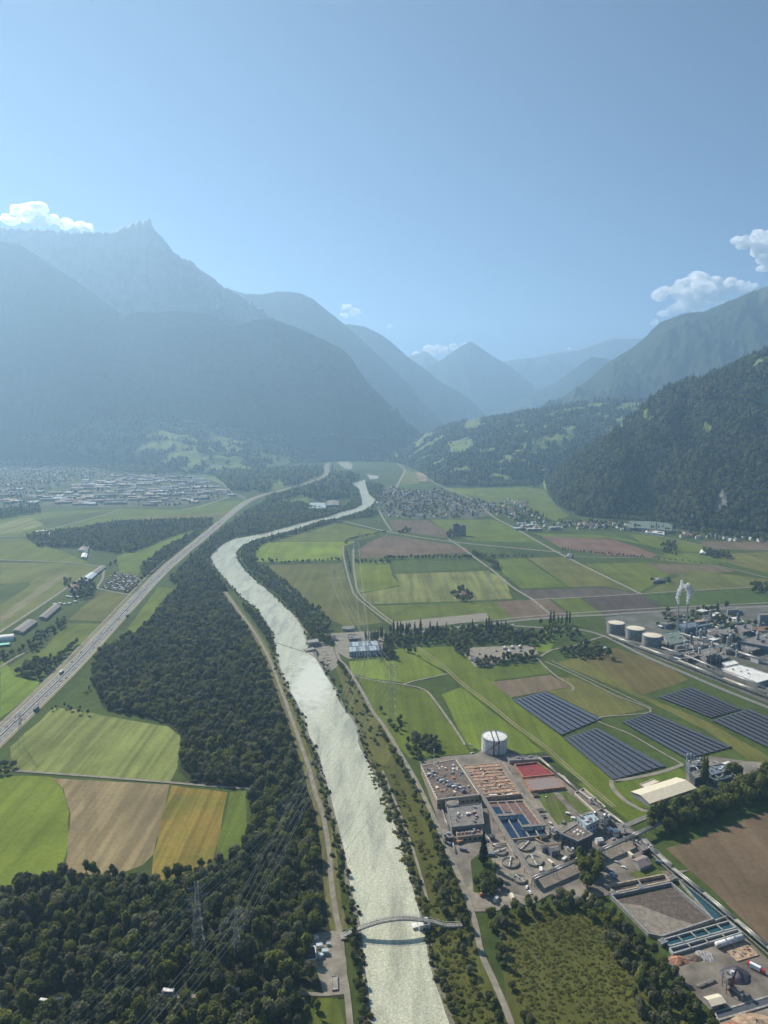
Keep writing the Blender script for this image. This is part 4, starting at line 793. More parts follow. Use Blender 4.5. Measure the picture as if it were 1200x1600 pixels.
plant(fill([(25, 1050), (50, 1035), (78, 1030), (90, 1030), (118, 1005), (130, 1008), (100, 1042), (72, 1066), (55, 1060), (30, 1058)], 8), .7, 1.15, MIX, 'tree in the wedge of wood left of the highway', 'trees left of the highway')
plant(fill([(-20, 1030), (40, 1010), (55, 990), (80, 982), (100, 965), (104, 975), (72, 1000), (70, 1015), (45, 1022), (20, 1026), (-20, 1045)], 9, .9), .6, 1.0, MIX, 'tree beside the farm track at the left', 'trees left of the highway')
plant(fill([(95, 908), (140, 905), (150, 920), (140, 938), (118, 938), (105, 922)], 10, .9), .7, 1.1, MIX, 'tree round the farm beside the allotments', 'trees left of the highway')
plant(line([(172, 885), (182, 882)], 14, 3, 2), .9, 1.2, MIX, 'tree beside the allotments', 'trees left of the highway')
plant(fill([(-30, 1195), (10, 1190), (36, 1200), (20, 1212), (-30, 1212)], 7), .7, 1.0, MIX, 'tree beside the white field road', 'trees left of the highway')
plant(line([(85, 1108), (100, 1105), (135, 1115)], 9, 4, 1), .4, .7, MIX, 'small tree beside the highway', 'trees left of the highway')
plant(line([(255, 962), (230, 985), (200, 1010), (160, 1050), (135, 1085)], 10, 3, 1), .3, .55, MIX, 'small tree beside the highway', 'trees left of the highway')
# farther woods of the plain
FAR = [[(40, 838), (80, 832), (120, 828), (180, 818), (210, 816), (330, 812), (334, 820), (290, 832), (245, 848), (215, 862), (180, 866), (140, 858), (60, 855)],
 [(222, 902), (220, 886), (245, 866), (280, 846), (320, 826), (338, 820), (325, 836), (298, 858), (268, 880), (240, 904), (215, 925), (206, 926)],
 [(262, 912), (290, 880), (320, 852), (350, 826), (385, 800), (410, 788), (470, 786), (500, 796), (520, 800), (540, 792), (553, 782), (545, 758), (558, 752), (600, 760), (592, 775), (584, 793), (560, 800), (590, 800), (585, 808), (540, 812), (500, 822), (470, 830), (420, 836), (400, 834), (365, 840), (345, 850), (330, 866), (322, 880), (300, 898), (280, 912)],
 [(440, 755), (520, 742), (560, 745), (560, 752), (540, 765), (546, 780), (500, 785), (470, 775), (420, 790), (410, 780), (450, 768)],
 [(380, 852), (400, 846), (430, 838), (475, 824), (500, 816), (540, 808), (540, 812), (505, 822), (460, 836), (412, 850), (398, 866), (400, 880), (385, 886), (376, 870)],
 [(330, 742), (400, 738), (440, 735), (500, 730), (520, 735), (510, 745), (440, 750), (345, 752)], [(0, 800), (20, 798), (60, 790), (62, 800), (30, 806), (0, 812)],
 [(345, 752), (400, 757), (425, 755), (420, 770), (360, 768)], [(150, 720), (200, 718), (250, 724), (310, 722), (312, 738), (240, 742), (180, 738), (150, 732)],
 [(600, 714), (640, 712), (680, 740), (745, 745), (830, 748), (845, 760), (760, 762), (690, 760), (650, 735)], [(525, 700), (600, 700), (640, 706), (600, 716), (540, 718)],
 [(845, 745), (870, 780), (900, 806), (960, 812), (1040, 822), (1100, 836), (1200, 846), (1200, 836), (1060, 815), (900, 795), (860, 760)], [(1060, 808), (1110, 802), (1200, 820), (1200, 838), (1120, 832), (1070, 822)]]
FARP = []
RIVPX = LB[:20]+RB[:24][::-1]
HWPX = [(x-7, y) for x, y in HW[6:]]+[(x+7, y) for x, y in HW[6:][::-1]]
def hides(x, y, s):
    "would the tree stand in front of the far river or motorway that the photograph shows open?"
    for h in (0, 5*s, 10*s):
        q = pix((x, y, h))
        if inside(q[0], q[1], RIVPX) or inside(q[0], q[1], HWPX): return True
    return False
for k, poly in enumerate(FAR):
    yy = sum(p[1] for p in poly)/len(poly); st = 8.5 if yy > 820 else 12 if yy > 780 else 19
    FARP += [(x, y, 0.0, st/8.5*random.uniform(.8, 1.3), random.uniform(0, 6.28), random.choice((0, 1, 2, 0, 1, 3, 4))) for x, y in fill(poly, st, .86, 0, st) if not hides(x, y, st/8.5)]
TOWN_TREES = []
def slope_points(G, mead, n, s0, s1, picks, keep=None):
    out = []; nu, nv = G.shape[0]-1, G.shape[1]-1
    e1 = np.linalg.norm(G[1:, :-1]-G[:-1, :-1], axis=2); e2 = np.linalg.norm(G[:-1, 1:]-G[:-1, :-1], axis=2); A = (e1*e2).ravel(); A /= A.sum()
    for c in rng.choice(len(A), n*3, p=A):
        i, j = c//nv, c % nv; a, b = random.random(), random.random()
        if mead[i, j] > .5: continue
        p = G[i, j]*(1-a)*(1-b)+G[i+1, j]*a*(1-b)+G[i, j+1]*(1-a)*b+G[i+1, j+1]*a*b
        u, v = pix(p)
        if not -30 < u < 1230 or j > nv-2: continue
        if keep and not keep(u, v): continue
        out.append((p[0], p[1], p[2]-1.5, random.uniform(s0, s1), random.uniform(0, 6.28), random.choice(picks)))
        if len(out) >= n: break
    return out
QUARRY = [(1125, 800), (1112, 780), (1130, 745), (1165, 745), (1175, 775), (1160, 800)]
hillJ_pts = slope_points(gJ, mJ, 28000, .8, 2.3, (0, 0, 1, 2, 4), lambda u, v: not inside(u, v, [(1112, 800), (1118, 782), (1122, 768), (1132, 762), (1136, 782), (1126, 800)]) and not inside(u, v, [(822, 728), (846, 726), (850, 745), (858, 778), (848, 776), (838, 745)]))
hillI_pts = slope_points(gI, mI, 12500, 1.7, 2.9, (0, 1, 2, 4))
hillK_pts = slope_points(gK, mK, 9500, 1.5, 2.6, (0, 1, 2, 4))
scatter('hillside_forest', hillJ_pts, far_t, 'dense forest covering the steep hillside on the right')
scatter('hillside_forest', hillI_pts, far_t, 'woods and copses on the low hill right of the valley gap')
scatter('hillside_forest', hillK_pts, far_t, 'woods among the pale meadows below the left mountains')
scatter('forest', FARP, far_t, 'woods of the valley floor beyond the bend of the river')
# the 300 largest broadleaf trees in view stand singly, the rest is woodland
order = sorted(range(len(TREES)), key=lambda k: math.hypot(TREES[k][0], TREES[k][1], HC)/TREES[k][2])
single = []; rest = []
for k in order:
    x, y, s, kd, lab, grp = TREES[k]; u, v = pix((x, y, 5*s)); 
    if len(single) < 300 and 3 < u < 1197 and v < 1597: single.append(k)
    else: rest.append(k)
def landmark(lab, u, v):
    if 'lower left' in lab:
        if v > 1575: w = 'at the very bottom edge, ' + ('near the left corner' if u < 180 else 'under the power lines' if u < 330 else 'left of the river path')
        elif u > 455: w = 'beside the bridge clearing and levee path' if v > 1420 else 'between the levee path and the dense wood'
        elif v > 1535: w = 'beside the caravan track' + (' under the power lines' if u > 180 else ' at the left edge')
        elif u < 60: w = 'below the bright green field at the left edge'
        elif u < 140: w = 'below the corner of the green and tan fields'
        elif v < 1425 and u < 240: w = 'along the lower edge of the tan field'
        elif v < 1425 or u > 240 and v < 1470 and u < 280: w = 'below the orange field' if u < 330 else 'below the narrow green field beside the orange one' if v < 1385 else 'just above the right lattice pylon'
        elif 280 < u < 400: w = 'around the feet of the two lattice pylons'
        elif u >= 400: w = 'between the right pylon and the bridge clearing'
        else: w = 'between the tan field and the caravan track' + (', left half' if u < 190 else ', nearer the left pylon')
        return 'tree ' + w
    return lab
TONE = {'leaf': 'dark green', 'light': 'yellowish green', 'grey': 'grey green'}
for n_, k in enumerate(single):
    x, y, s, kd, lab, grp = TREES[k]; cr, tk = KIND[kd]
    lab = landmark(lab, *pix((x, y, 0)))
    lab = lab.replace('dark green ', '').replace('yellowish green ', '').replace('grey green ', '').replace('big dark ', '')
    sz = 'tall ' if s > 1.0 else 'small ' if s < .68 else ''
    t = thing('broadleaf_tree', (sz+TONE[kd]+' '+lab.replace('small ', '')), 'tree', (x, y, 0), random.uniform(0, 6.28), None); t['group'] = grp; t.scale = (s, s, s*random.uniform(.9, 1.2))
    link('trunk', tk[n_ % len(tk)], t); link('crown', cr[n_ % len(cr)], t)
PK = {'leaf': (0, 1, 2, 3, 4), 'light': (5, 6, 7, 8, 9), 'grey': (10, 11, 12, 13, 14)}
scatter('forest', [(TREES[k][0], TREES[k][1], 0.0, TREES[k][2], random.uniform(0, 6.28), random.choice(PK[TREES[k][3]])) for k in rest], near_t, 'dense riverside woods and the farther trees of the plain')
print('TREES', len(TREES), 'far', len(FARP))
def single_tree(name, kd, p, s, label, group=None, hs=1.0):
    cr, tk = KIND[kd]; t = thing(name, label, 'tree', (p[0], p[1], 0), random.uniform(0, 6.28), group); t.scale = (s, s, s*hs)
    link('trunk', tk[0], t); link('crown', random.choice(cr), t); return t
for i, (x, yb, h) in enumerate([(615, 990, 1.0), (621, 990, .9), (626, 990, .95), (635, 992, .9), (648, 991, .9), (657, 990, 1.1), (672, 988, .85), (683, 987, .8), (697, 987, .75), (738, 986, .9), (760, 985, .95), (764, 984, 1.0), (768, 985, .85), (776, 985, .8), (783, 985, .75), (790, 985, .8)]):
    single_tree('poplar_tree', 'poplar', P(x, yb+4), h*1.25, 'slim dark poplar in the row in front of the main road, behind the meadow', 'poplars in front of the main road')
for i, (x, yb, h) in enumerate([(860, 977, 1.15), (865, 977, 1.2), (872, 976, .85), (878, 976, .8), (885, 976, 1.05), (890, 976, 1.1)]):
    single_tree('poplar_tree', 'poplar', P(x, yb), h, 'tall dark poplar in the short row left of the round storage tanks', 'poplars beside the storage tanks')
for i in range(15):
    single_tree('poplar_tree', 'poplar', P(570+i*2.4+random.uniform(-1, 1), 1000+random.uniform(-4, 6)), random.uniform(.7, .95), 'poplar in the dense clump behind the transformer station', 'poplars behind the transformer station')
single_tree('cypress_tree', 'conifer', P(755, 1350), 1.3, 'tall dark cone shaped conifer on the small lawn of the treatment plant', None, 1.15)
for x, y, s, lab in ((1098, 1226, 1.15, 'very tall dark columnar tree beside the dark works'), (1103, 1224, 1.0, 'second tall dark columnar tree beside the dark works')):
    single_tree('poplar_tree', 'poplar', P(x, y), s*1.25, lab)
single_tree('broadleaf_tree', 'leaf', P(1146, 1217), 1.9, 'large dark round tree standing alone right of the dark works')
single_tree('broadleaf_tree', 'leaf', P(950, 1030), 1.6, 'round dark tree at the end of the copse below the storage tanks')
# ground cover
def fillany(poly, step, prob=1.0, a=.4, b=1.2):
    return [(x, y, .1, random.uniform(a, b), random.uniform(0, 6.28), random.randint(0, 1)) for x, y in fill(poly, step, prob)]
BUSH = []
SCR = [(x, y, .1, random.uniform(.35, .8), random.uniform(0, 6.28), random.randint(0, 2)) for x, y in fill([(785, 1440), (900, 1415), (940, 1450), (985, 1530), (1040, 1640), (830, 1640), (790, 1520)], 2.7, .75)]
SCR += [(x, y, .1, random.uniform(.4, 1.2), random.uniform(0, 6.28), random.choice((0, 1, 0, 1, 2))) for x, y in fill([(570, 1190), (610, 1200), (660, 1300), (700, 1400), (740, 1480), (790, 1640), (715, 1640), (655, 1420)], 3.4, .5)]
scatter('scrub', SCR, scrub_t, 'low green scrub filling the wetland and the right bank')
BUSH += fillany([(570, 1190), (610, 1200), (660, 1300), (700, 1400), (740, 1480), (790, 1640), (715, 1640), (655, 1420)], 7.0, .3)
BUSH += fillany([(530, 1045), (545, 1050), (600, 1140), (590, 1170), (560, 1140)], 7, .5)
for A, B, s in ((QA, QB, 1), (QB, QA, 1)):
    for a, b in zip(A[60:], B[60:]):
        d = (a-b).normalized()
        for _ in range(2):
            p = a+d*random.uniform(1.5, 8)+Vector((random.uniform(-3, 3), random.uniform(-8, 8), 0))
            if seen(p.x, p.y): BUSH.append((p.x, p.y, .3, random.uniform(.4, 1.1), random.random()*6, random.randint(0, 1)))
scatter('undergrowth', BUSH, bush_t, 'bushes and scrub on the river banks and in the wetland')
# ================================================================ TREATMENT PLANT
for nm, c, r_, v, dirt in (('white', (.74, .73, .69), .6, .12, (.45, .43, .38)), ('cream', (.70, .62, .46), .6, .08, (.62, .55, .42)), ('beige', (.42, .345, .25), .8, .25, (.25, .20, .15)), ('greywall', (.30, .29, .28), .8, .2, (.19, .18, .17)), ('darkwall', (.075, .08, .095), .7, .2, None),
    ('bluewall', (.09, .15, .20), .5, .2, None), ('lightblue', (.42, .50, .52), .5, .25, (.22, .26, .28)), ('bluegrey', (.15, .18, .22), .5, .25, None), ('rust', (.40, .20, .12), .85, .35, (.16, .08, .06)), ('redliner', (.26, .035, .038), .7, .2, (.15, .03, .035)), ('pinkcover', (.25, .195, .18), .8, .15, None),
    ('brownroof', (.17, .125, .10), .85, .3, (.09, .07, .06)), ('greyroof', (.215, .195, .175), .8, .25, (.12, .115, .11)), ('tile', (.26, .14, .09), .85, .25, (.15, .09, .07)), ('mud', (.125, .095, .075), .8, .35, (.07, .055, .045)), ('sludge', (.255, .215, .165), .5, .2, (.13, .12, .10)), ('red', (.45, .06, .05), .5, .2, None), ('glass', (.03, .04, .05), .15, .2, None), ('rubber', (.02, .02, .02), .8, .1, None), ('turquoise', (.08, .50, .38), .6, .1, None), ('greenroof', (.13, .17, .14), .7, .25, None), ('sandstone', (.42, .30, .20), .9, .3, (.22, .14, .09))):
    M[nm] = surf(nm, c, r_, v, .35, dirt=dirt)
def RP(pts, h): return [P(x, y, h) for x, y in pts]
M['garden'] = field_mat('garden_grass', (.10, .125, .028), .3, 0, 4, .1, (.13, .115, .06), .08, .5)
M['beigeground'] = surf('beige_ground', (.27, .235, .185), .9, .3, .12, dirt=(.16, .135, .105))
def quadpt(q, u, v): return (q[0]*(1-u)+q[1]*u)*(1-v)+(q[3]*(1-u)+q[2]*u)*v
def hgt(xb, yb, yt):
    "height of a thing whose foot shows at xb, yb and whose top shows at yt"
    b = P(xb, yb); lo, hi = 0, 300
    for _ in range(40):
        m = (lo+hi)/2
        if pix((b.x, b.y, m))[1] > yt: lo = m
        else: hi = m
    return lo
def block(label, poly, h, wall='greywall', roof='greyroof', name='building', cat='building', parapet=.8, gear=0, windows=0, group=None, pm=None):
    "flat roofed block given by its roof corners in the photograph; returns the thing"
    q = RP(poly, h); c = centre(q); t = thing(name, label, cat, (c.x, c.y, 0), 0, group); L = [p-c for p in q]
    MB().prism(L, 0, h-.05).build('wall', M[wall], t)
    MB().prism([p*.985 for p in L], h-.05, h+.12).build('roof', M[roof], t)
    if parapet:
        b = MB(); n = len(L)
        for i in range(n): b.beam((L[i].x, L[i].y, h-.3), (L[(i+1) % n].x, L[(i+1) % n].y, h-.3), .5, parapet+.3)
        b.build('parapet', M[pm or wall], t)
    if windows:
        n = len(L)
        for i in range(n):
            a, b = L[i], L[(i+1) % n]; d = b-a; ln = d.length; nn = Vector((d.y, -d.x, 0)).normalized()
            if ln < 6: continue
            if nn.dot(centre([a, b])) < 0: nn = -nn
            if nn.y > .3: continue
            ang = math.atan2(d.y, d.x)
            for k in range(windows):
                z = (h-1.5)*(k+.5)/windows; w = int(ln/4.5)
                for j in range(w):
                    p = a+d*((j+.5)/w)+nn*.04
                    MB().box((p.x, p.y, z-.8), (2.3, .12, 1.6), ang).build('window', M['glass'], t)
    for k in range(gear):
        p = quadpt(L, random.uniform(.15, .85), random.uniform(.15, .85)) if len(L) == 4 else L[0]*.3
        roof_gear(t, p, h+.12)
    return t
def roof_gear(t, p, z):
    k = random.random(); a = random.uniform(0, 3)
    if k < .35: MB().box((p.x, p.y, z), (random.uniform(1.5, 4), random.uniform(1.2, 2.5), random.uniform(.8, 2)), a).build('roof_unit', M[random.choice(('white', 'steel', 'greywall'))], t)
    elif k < .6: MB().cyl((p.x, p.y, z), random.uniform(.5, 1.2), random.uniform(1, 2.5), 10).build('vent_stack', M['steel'], t)
    elif k < .8:
        d = Vector((math.cos(a), math.sin(a), 0))*random.uniform(3, 6); MB().path([p-d+Vector((0, 0, z+.6)), p+d+Vector((0, 0, z+.6)), p+d+Vector((0, 0, z))], .35).build('roof_pipe', M['steel'], t)
    else: MB().box((p.x, p.y, z), (2.2, 2.2, 1.6), a).cyl((p.x, p.y, z+1.6), .8, .4, 10).build('roof_fan', M['paintgrey'], t)
def gallery(name, label, pts, h, w, th, mat='beige', leg='concrete', step=14, pipes=0, cat='gallery', pipemat='steel'):
    "a covered gallery or pipe bridge on trestles along photo points (given at height h)"
    q = RP(pts, h); t = thing(name, label, cat, (q[0].x, q[0].y, 0)); o = Vector((q[0].x, q[0].y, 0)); q = [p-o for p in q]
    if pipes:
        for k in range(pipes):
            off = (k-(pipes-1)/2)*w/pipes; b = MB(); r = w/pipes*.32
            pp = []
            for i, p in enumerate(q):
                d = (q[min(i+1, len(q)-1)]-q[max(i-1, 0)]).normalized(); pp.append(p+Vector((-d.y, d.x, 0))*off+Vector((0, 0, th+r)))
            b.path(pp, r, 8); b.build('pipe', M[pipemat if k % 2 == 0 else 'beige'], t)
    for a, b_ in zip(q[:-1], q[1:]): MB().beam(a, b_, w, th).build('deck' if pipes else 'gallery_body', M[mat], t)
    if not pipes:
        for a, b_ in zip(q[:-1], q[1:]): MB().beam(a+Vector((0, 0, th)), b_+Vector((0, 0, th)), w+.5, .25).build('roof', M['greyroof' if mat != 'cream' else 'white'], t)
    for p in resample(q, step, False)[::1]:
        d = Vector((1, 0, 0))
        MB().tube((p.x-w*.35, p.y, 0), (p.x-w*.25, p.y, p.z), .25, 4).tube((p.x+w*.35, p.y, 0), (p.x+w*.25, p.y, p.z), .25, 4).beam((p.x-w*.32, p.y, p.z*.5), (p.x+w*.32, p.y, p.z*.5), .25, .25).build('trestle', M[leg], t)
    return t
def round_tank(label, p, r, h, wall='white', roof='white', name='storage_tank', panels=14, rail=True, group=None, ladder=True):
    t = thing(name, label, 'tank', (p.x, p.y, 0), 0, group)
    MB().cyl((0, 0, 0), r*.985, h, 40).build('shell', M[wall], t)
    for k in range(panels):
        a0, a1 = 2*math.pi*(k+.03)/panels, 2*math.pi*(k+.97)/panels; b = MB(); n = 3
        pts = [(math.cos(a0+(a1-a0)*i/n)*r, math.sin(a0+(a1-a0)*i/n)*r, z) for z in (.2, h-.3) for i in range(n+1)]
        b.add(pts, [(i, i+1, n+2+i, n+1+i) for i in range(n)], 0, True); b.build('wall_panel', M[wall], t)
    MB().cyl((0, 0, h+.01), r*1.0, r*.07, 40, 0, r*.08).build('roof', M[roof], t)
    MB().ring((0, 0, h-.25), r*.97, r*1.02, .7, 40).build('rim', M['steel'], t)
    b = MB()
    for k in range(28):
        a = 2*math.pi*k/28; b.box((math.cos(a)*r, math.sin(a)*r, h+.4), (.12, .12, 1.1))
    b.ring((0, 0, h+1.4), r-.06, r+.06, .12, 28); b.build('handrail', M['steel'], t)
    if ladder:
        b = MB()
        for k in range(24):
            a0 = -2.6+k*.055; b.beam((math.cos(a0)*(r+.6), math.sin(a0)*(r+.6), h*k/24), (math.cos(a0+.06)*(r+.6), math.sin(a0+.06)*(r+.6), h*(k+1)/24), 1.0, .25)
        b.build('stair', M['darkmetal'], t)
    return t
tk = round_tank('big white cylindrical tank with two dark bands over its roof', P(772, 1172), 14.3, 16.5)
for dx in (-2.6, 3.0): MB().beam((dx, -14.6, 16.6), (dx, 14.4, 16.6), .9, 1.2).beam((dx, -14.7, 0), (dx, -14.5, 16.6), .9, .5).build('strap', M['darkmetal'], tk)
for i, (x, y, lab) in enumerate(((962, 988, 'first of three dark round storage tanks beside the pipe rack, farthest left'), (992, 997, 'middle one of three dark round storage tanks beside the pipe rack'), (1018, 1007, 'last of three dark round storage tanks, nearest the steam stacks'))):
    round_tank(lab, P(x, y), 15.5 if i else 14.5, 17.5 if i < 2 else 16, 'greywall', 'cream', group='three dark storage tanks')

# west block with its machinery
wb = block('grey brown machinery block with cream parapets and pipes on its roof', [(658, 1197), (712, 1187), (749, 1242), (683, 1250)], 9, 'beige', 'brownroof', pm='cream', gear=22, windows=1)
base_ = Vector((wb.location.x, wb.location.y, 0))
for k in range(9):
    p = P(672+k*6.5, 1212+k*3.2, 9.2)-base_; random.seed(100+k)
    if k % 3 == 0: MB().tube((p.x-3, p.y, 10.6), (p.x+3, p.y+1, 10.6), 1.3, 12).build('roof_tank', M['white'], wb)
    elif k % 3 == 1: MB().path([(p.x-5, p.y-1, 10), (p.x, p.y+2, 11.5), (p.x+5, p.y, 10), (p.x+6, p.y-3, 9.2)], .45, 8).build('duct', M['steel'], wb)
    else: MB().box((p.x, p.y, 9.1), (5, 3, 2.2), .4).box((p.x+.5, p.y, 11.3), (2, 2, 1), .4).build('roof_unit', M['bluegrey'], wb)
for k in range(26):
    p = quadpt(RP([(660, 1199), (711, 1188), (747, 1241), (684, 1249)], 9), random.uniform(.05, .95), random.uniform(.05, .95))-base_; s_ = random.uniform(1, 4); MB().box((p.x, p.y, 9.1), (s_, s_*.6, random.uniform(.4, 1.8)), random.choice((.5, 2.0))).build('roof_box', M[random.choice(('sandstone', 'cream', 'white', 'rust', 'darkwall', 'bluegrey'))], wb)
for k in range(12): 
    p = P(660+k*2.0, 1202+k*4.0, 9.1)-base_; MB().box((p.x, p.y, 9.1), (1.6, 1.0, .9), .9).build('roof_hatch', M['white'], wb)
mast = thing('mast', 'thin white mast at the back corner of the machinery block', 'mast', P(678, 1200)); MB().tube((0, 0, 0), (0, 0, 22), .35, 6, 0, .15).build('pole', M['white'], mast); MB().box((0, 0, 21), (1.6, .3, .5)).build('lamp_head', M['white'], mast)
round_tank('low round grey tank built against the front of the machinery block', P(706, 1266), 6.5, 8, 'greywall', 'sludge', ladder=False)
block('dark flat roofed block in front of the machinery block', [(699, 1262), (752, 1256), (756, 1288), (706, 1293)], 7, 'greywall', 'greyroof', gear=10, windows=1)
block('low annex with red boxes on its roof beside the cypress', [(712, 1297), (752, 1292), (754, 1304), (715, 1309)], 4, 'beige', 'brownroof', windows=1, gear=3)
for k in range(6): 
    p = P(716+k*6.2, 1303-k*.8, 4.2); t = thing('crate', 'small reddish crate on the roof of the low annex, beside the cypress', 'crate', (p.x, p.y, 4.12), .15, 'red crates on the annex roof')
    MB().box((0, 0, 0), (1.8, 1.4, 1.2)).build('crate_body', M['red' if k % 2 else 'pinkcover'], t); MB().box((0, 0, 1.2), (1.9, 1.5, .15)).build('lid', M['greywall'], t)
for k, (x, y) in enumerate(((733, 1272), (741, 1270), (744, 1276))):
    p = P(x, y, 7.2); t = thing('chiller', 'red and white roof unit on the dark flat roofed block', 'roof unit', (p.x, p.y, 7.13), .2, 'red units on the dark block'); MB().box((0, 0, 0), (3, 2, 1.5)).build('casing', M['red'], t); MB().cyl((0, 0, 1.5), .8, .3, 12).build('fan', M['white'], t)

def lane_basin(name, label, poly, h, nl, liquid, walls='beige', wt=.9, depth=1.2, along=0, cat='basin', foam=None, cross=0):
    "a rectangular basin of side by side lanes"
    q = RP(poly, h); c = centre(q); t = thing(name, label, cat, (c.x, c.y, 0)); q = [p-c for p in q]
    if along: q = q[1:]+q[:1]
    MB().prism([p.copy() for p in q], 0, h-depth).build('tank_floor', M['concrete'], t)
    for i in range(4): MB().beam((q[i].x, q[i].y, 0), (q[(i+1) % 4].x, q[(i+1) % 4].y, 0), wt*1.3, h).build('wall', M[walls], t)
    for k in range(nl):
        a, b, cc, d = quadpt(q, k/nl, 0), quadpt(q, (k+1)/nl, 0), quadpt(q, (k+1)/nl, 1), quadpt(q, k/nl, 1); z = h-depth+.05+.01*k
        f = random.uniform(.0, .25) if foam else 0
        MB().add([(p.x, p.y, z) for p in (a, b, cc, d)], [(0, 1, 2, 3)]).build('lane_surface', M[liquid], t)
        if foam:
            f = foam[k % len(foam)]
            if f > 0: MB().add([(p.x, p.y, z+.06) for p in (a, b, b+(cc-b)*f, a+(d-a)*f*.9)], [(0, 1, 2, 3)]).build('foam_cover', M['scum'], t)
        if k: MB().beam((a.x, a.y, h-depth), (d.x, d.y, h-depth), wt, depth+.1).build('divider', M['concrete'], t)
    for k in range(cross):
        v = (k+1)/(cross+1); a, b = quadpt(q, 0, v), quadpt(q, 1, v); MB().beam((a.x, a.y, h), (b.x, b.y, h), 1.0, .3).build('walkway', M['beige'], t)
    return t
M['scum'] = surf('brown_foam', (.17, .10, .09), .9, .4, .3)
M['rustbed'] = surf('rusty_beds', (.50, .27, .17), .85, .5, .35, dirt=(.20, .11, .08))
rb = lane_basin('filter_beds', 'large rust coloured filter beds in the middle of the treatment plant', [(723, 1196), (779, 1192), (812, 1240), (752, 1246)], 4, 7, 'rustbed', 'beige', .6, .6, 0, 'filter beds', None, 9)
q0 = RP([(723, 1196), (779, 1192), (812, 1240), (752, 1246)], 4); c0 = centre(q0)
rr = random.Random(5)
for k in range(46):
    p = quadpt(q0, rr.uniform(.04, .96), rr.uniform(.05, .95))-c0; MB().box((p.x, p.y, 3.6), (rr.uniform(2, 6), rr.uniform(.5, 1.3), rr.uniform(.4, 1.2)), rr.choice((.1, .15, 1.2))).build('bed_cover', M[rr.choice(('rust', 'sandstone', 'sandstone', 'cream', 'brownroof', 'rustbed'))], rb)
for a, b in (((764, 1243), (776, 1242)), ((792, 1242), (801, 1241))):
    MB().beam(P(*a, 5)-c0, P(*b, 5)-c0, 2, .6).build('walkway', M['white'], rb)
lane_basin('aeration_basin', 'dark blue aeration basins with brown foam, in front of the rusty beds', [(763, 1253), (817, 1250), (858, 1304), (797, 1311)], 3, 4, 'blue_water', 'beige', .8, 1.4, 0, 'basin', (.12, .30, .38, .75), 0)
for a, b, lab in (((776, 1276), (806, 1274), 'grey covered footbridge across the left blue basins'), ((816, 1293), (853, 1290), 'grey covered footbridge across the right blue basins')):
    gallery('footbridge', lab, [a, b], 4.2, 3.2, 1.2, 'bluegrey', step=9, cat='footbridge')
lane_basin('red_basin', 'bright red lined empty basin with a low grey building behind', [(804, 1194), (839, 1190), (866, 1209), (818, 1214)], 3, 1, 'redliner', 'rust', .9, 1.8, 0)
lane_basin('covered_basin', 'pinkish grey covered basin below the red one', [(820, 1218), (866, 1213), (882, 1229), (831, 1235)], 3.4, 1, 'pinkcover', 'rust', 1.1, .3, 0)
block('long low grey building behind the red basin', [(792, 1183), (838, 1181), (842, 1187), (796, 1189)], 4, 'greywall', 'greyroof', gear=4)
block('small brown shed at the end of the meadow track', [(846, 1180), (858, 1180), (860, 1184), (848, 1184)], 3.5, 'darkwall', 'brownroof')
gallery('conveyor_gallery', 'long cream covered conveyor running diagonally through the plant', [(710, 1184), (749, 1238), (790, 1304), (833, 1372)], 6, 2.8, 2.2, 'beige')
gallery('wall_gallery', 'beige gallery along the right side of the rusty beds', [(778, 1189), (815, 1240), (860, 1302)], 3.5, 2.4, 1.4, 'beige')
gallery('pipe_bridge', 'double pipe bridge from the conveyor towards the plant gate', [(833, 1374), (868, 1359), (901, 1345), (943, 1327), (990, 1306), (1022, 1291), (1062, 1272), (1120, 1248)], 7, 4.2, .5, 'beige', 'steel', 14, 3, 'pipe bridge')
gallery('pipe_bridge', 'straight pipe bridge along the right edge of the treatment plant', [(842, 1184), (872, 1209), (905, 1236), (945, 1266), (1000, 1306)], 4, 2.6, .4, 'beige', 'steel', 14, 2, 'pipe bridge')
gallery('pipe_bridge', 'pipe bridge following the canal to the lower right corner', [(1003, 1312), (1028, 1336), (1052, 1358), (1100, 1396), (1150, 1438), (1200, 1480), (1290, 1556)], 4, 3.4, .5, 'concrete', 'concrete', 14, 3, 'pipe bridge')
gallery('canal_wall', 'second pale kerb line beside the canal pipe bridge', [(1012, 1330), (1046, 1362), (1095, 1402), (1146, 1445), (1200, 1492), (1290, 1570)], 1.2, .7, .4, 'concrete', 'concrete', 20, 0, 'kerb')
block('sunken beige walled yard along the right edge of the plant', [(898, 1240), (912, 1233), (946, 1262), (930, 1270)], 2.5, 'beige', 'yard', parapet=1.4, pm='cream')
# garden, beds and small items right of the blue basins
for pts, lab in (([(836, 1240), (862, 1237), (885, 1262), (896, 1284), (872, 1290), (850, 1262)], 'plant garden beside the blue basins'), ([(872, 1238), (884, 1236), (925, 1268), (905, 1272)], 'grass strip beside the right pipe bridge'), ([(984, 1366), (1012, 1352), (1040, 1366), (1000, 1378)], 'lawn around the pink roofed house'), ([(742, 1352), (756, 1345), (768, 1362), (750, 1372)], 'lawn strip below the cypress')):
    sheet('lawn', PL(pts), .505+.001*len(lab)/10, M['garden'], label=lab)
for pts, lab in (([(812, 1245), (835, 1240), (900, 1318), (872, 1325)], 'beige concrete lane right of the blue basins'), ([(760, 1313), (850, 1310), (870, 1350), (835, 1385), (770, 1360)], 'pale concrete round the clarifiers'), ([(745, 1362), (790, 1395), (825, 1402), (800, 1420), (742, 1418), (728, 1395)], 'grey parking ground at the foot of the plant')):
    sheet('yard', PL(pts), .495+.0001*len(lab), M['beigeground'], label=lab)
rr = random.Random(71)
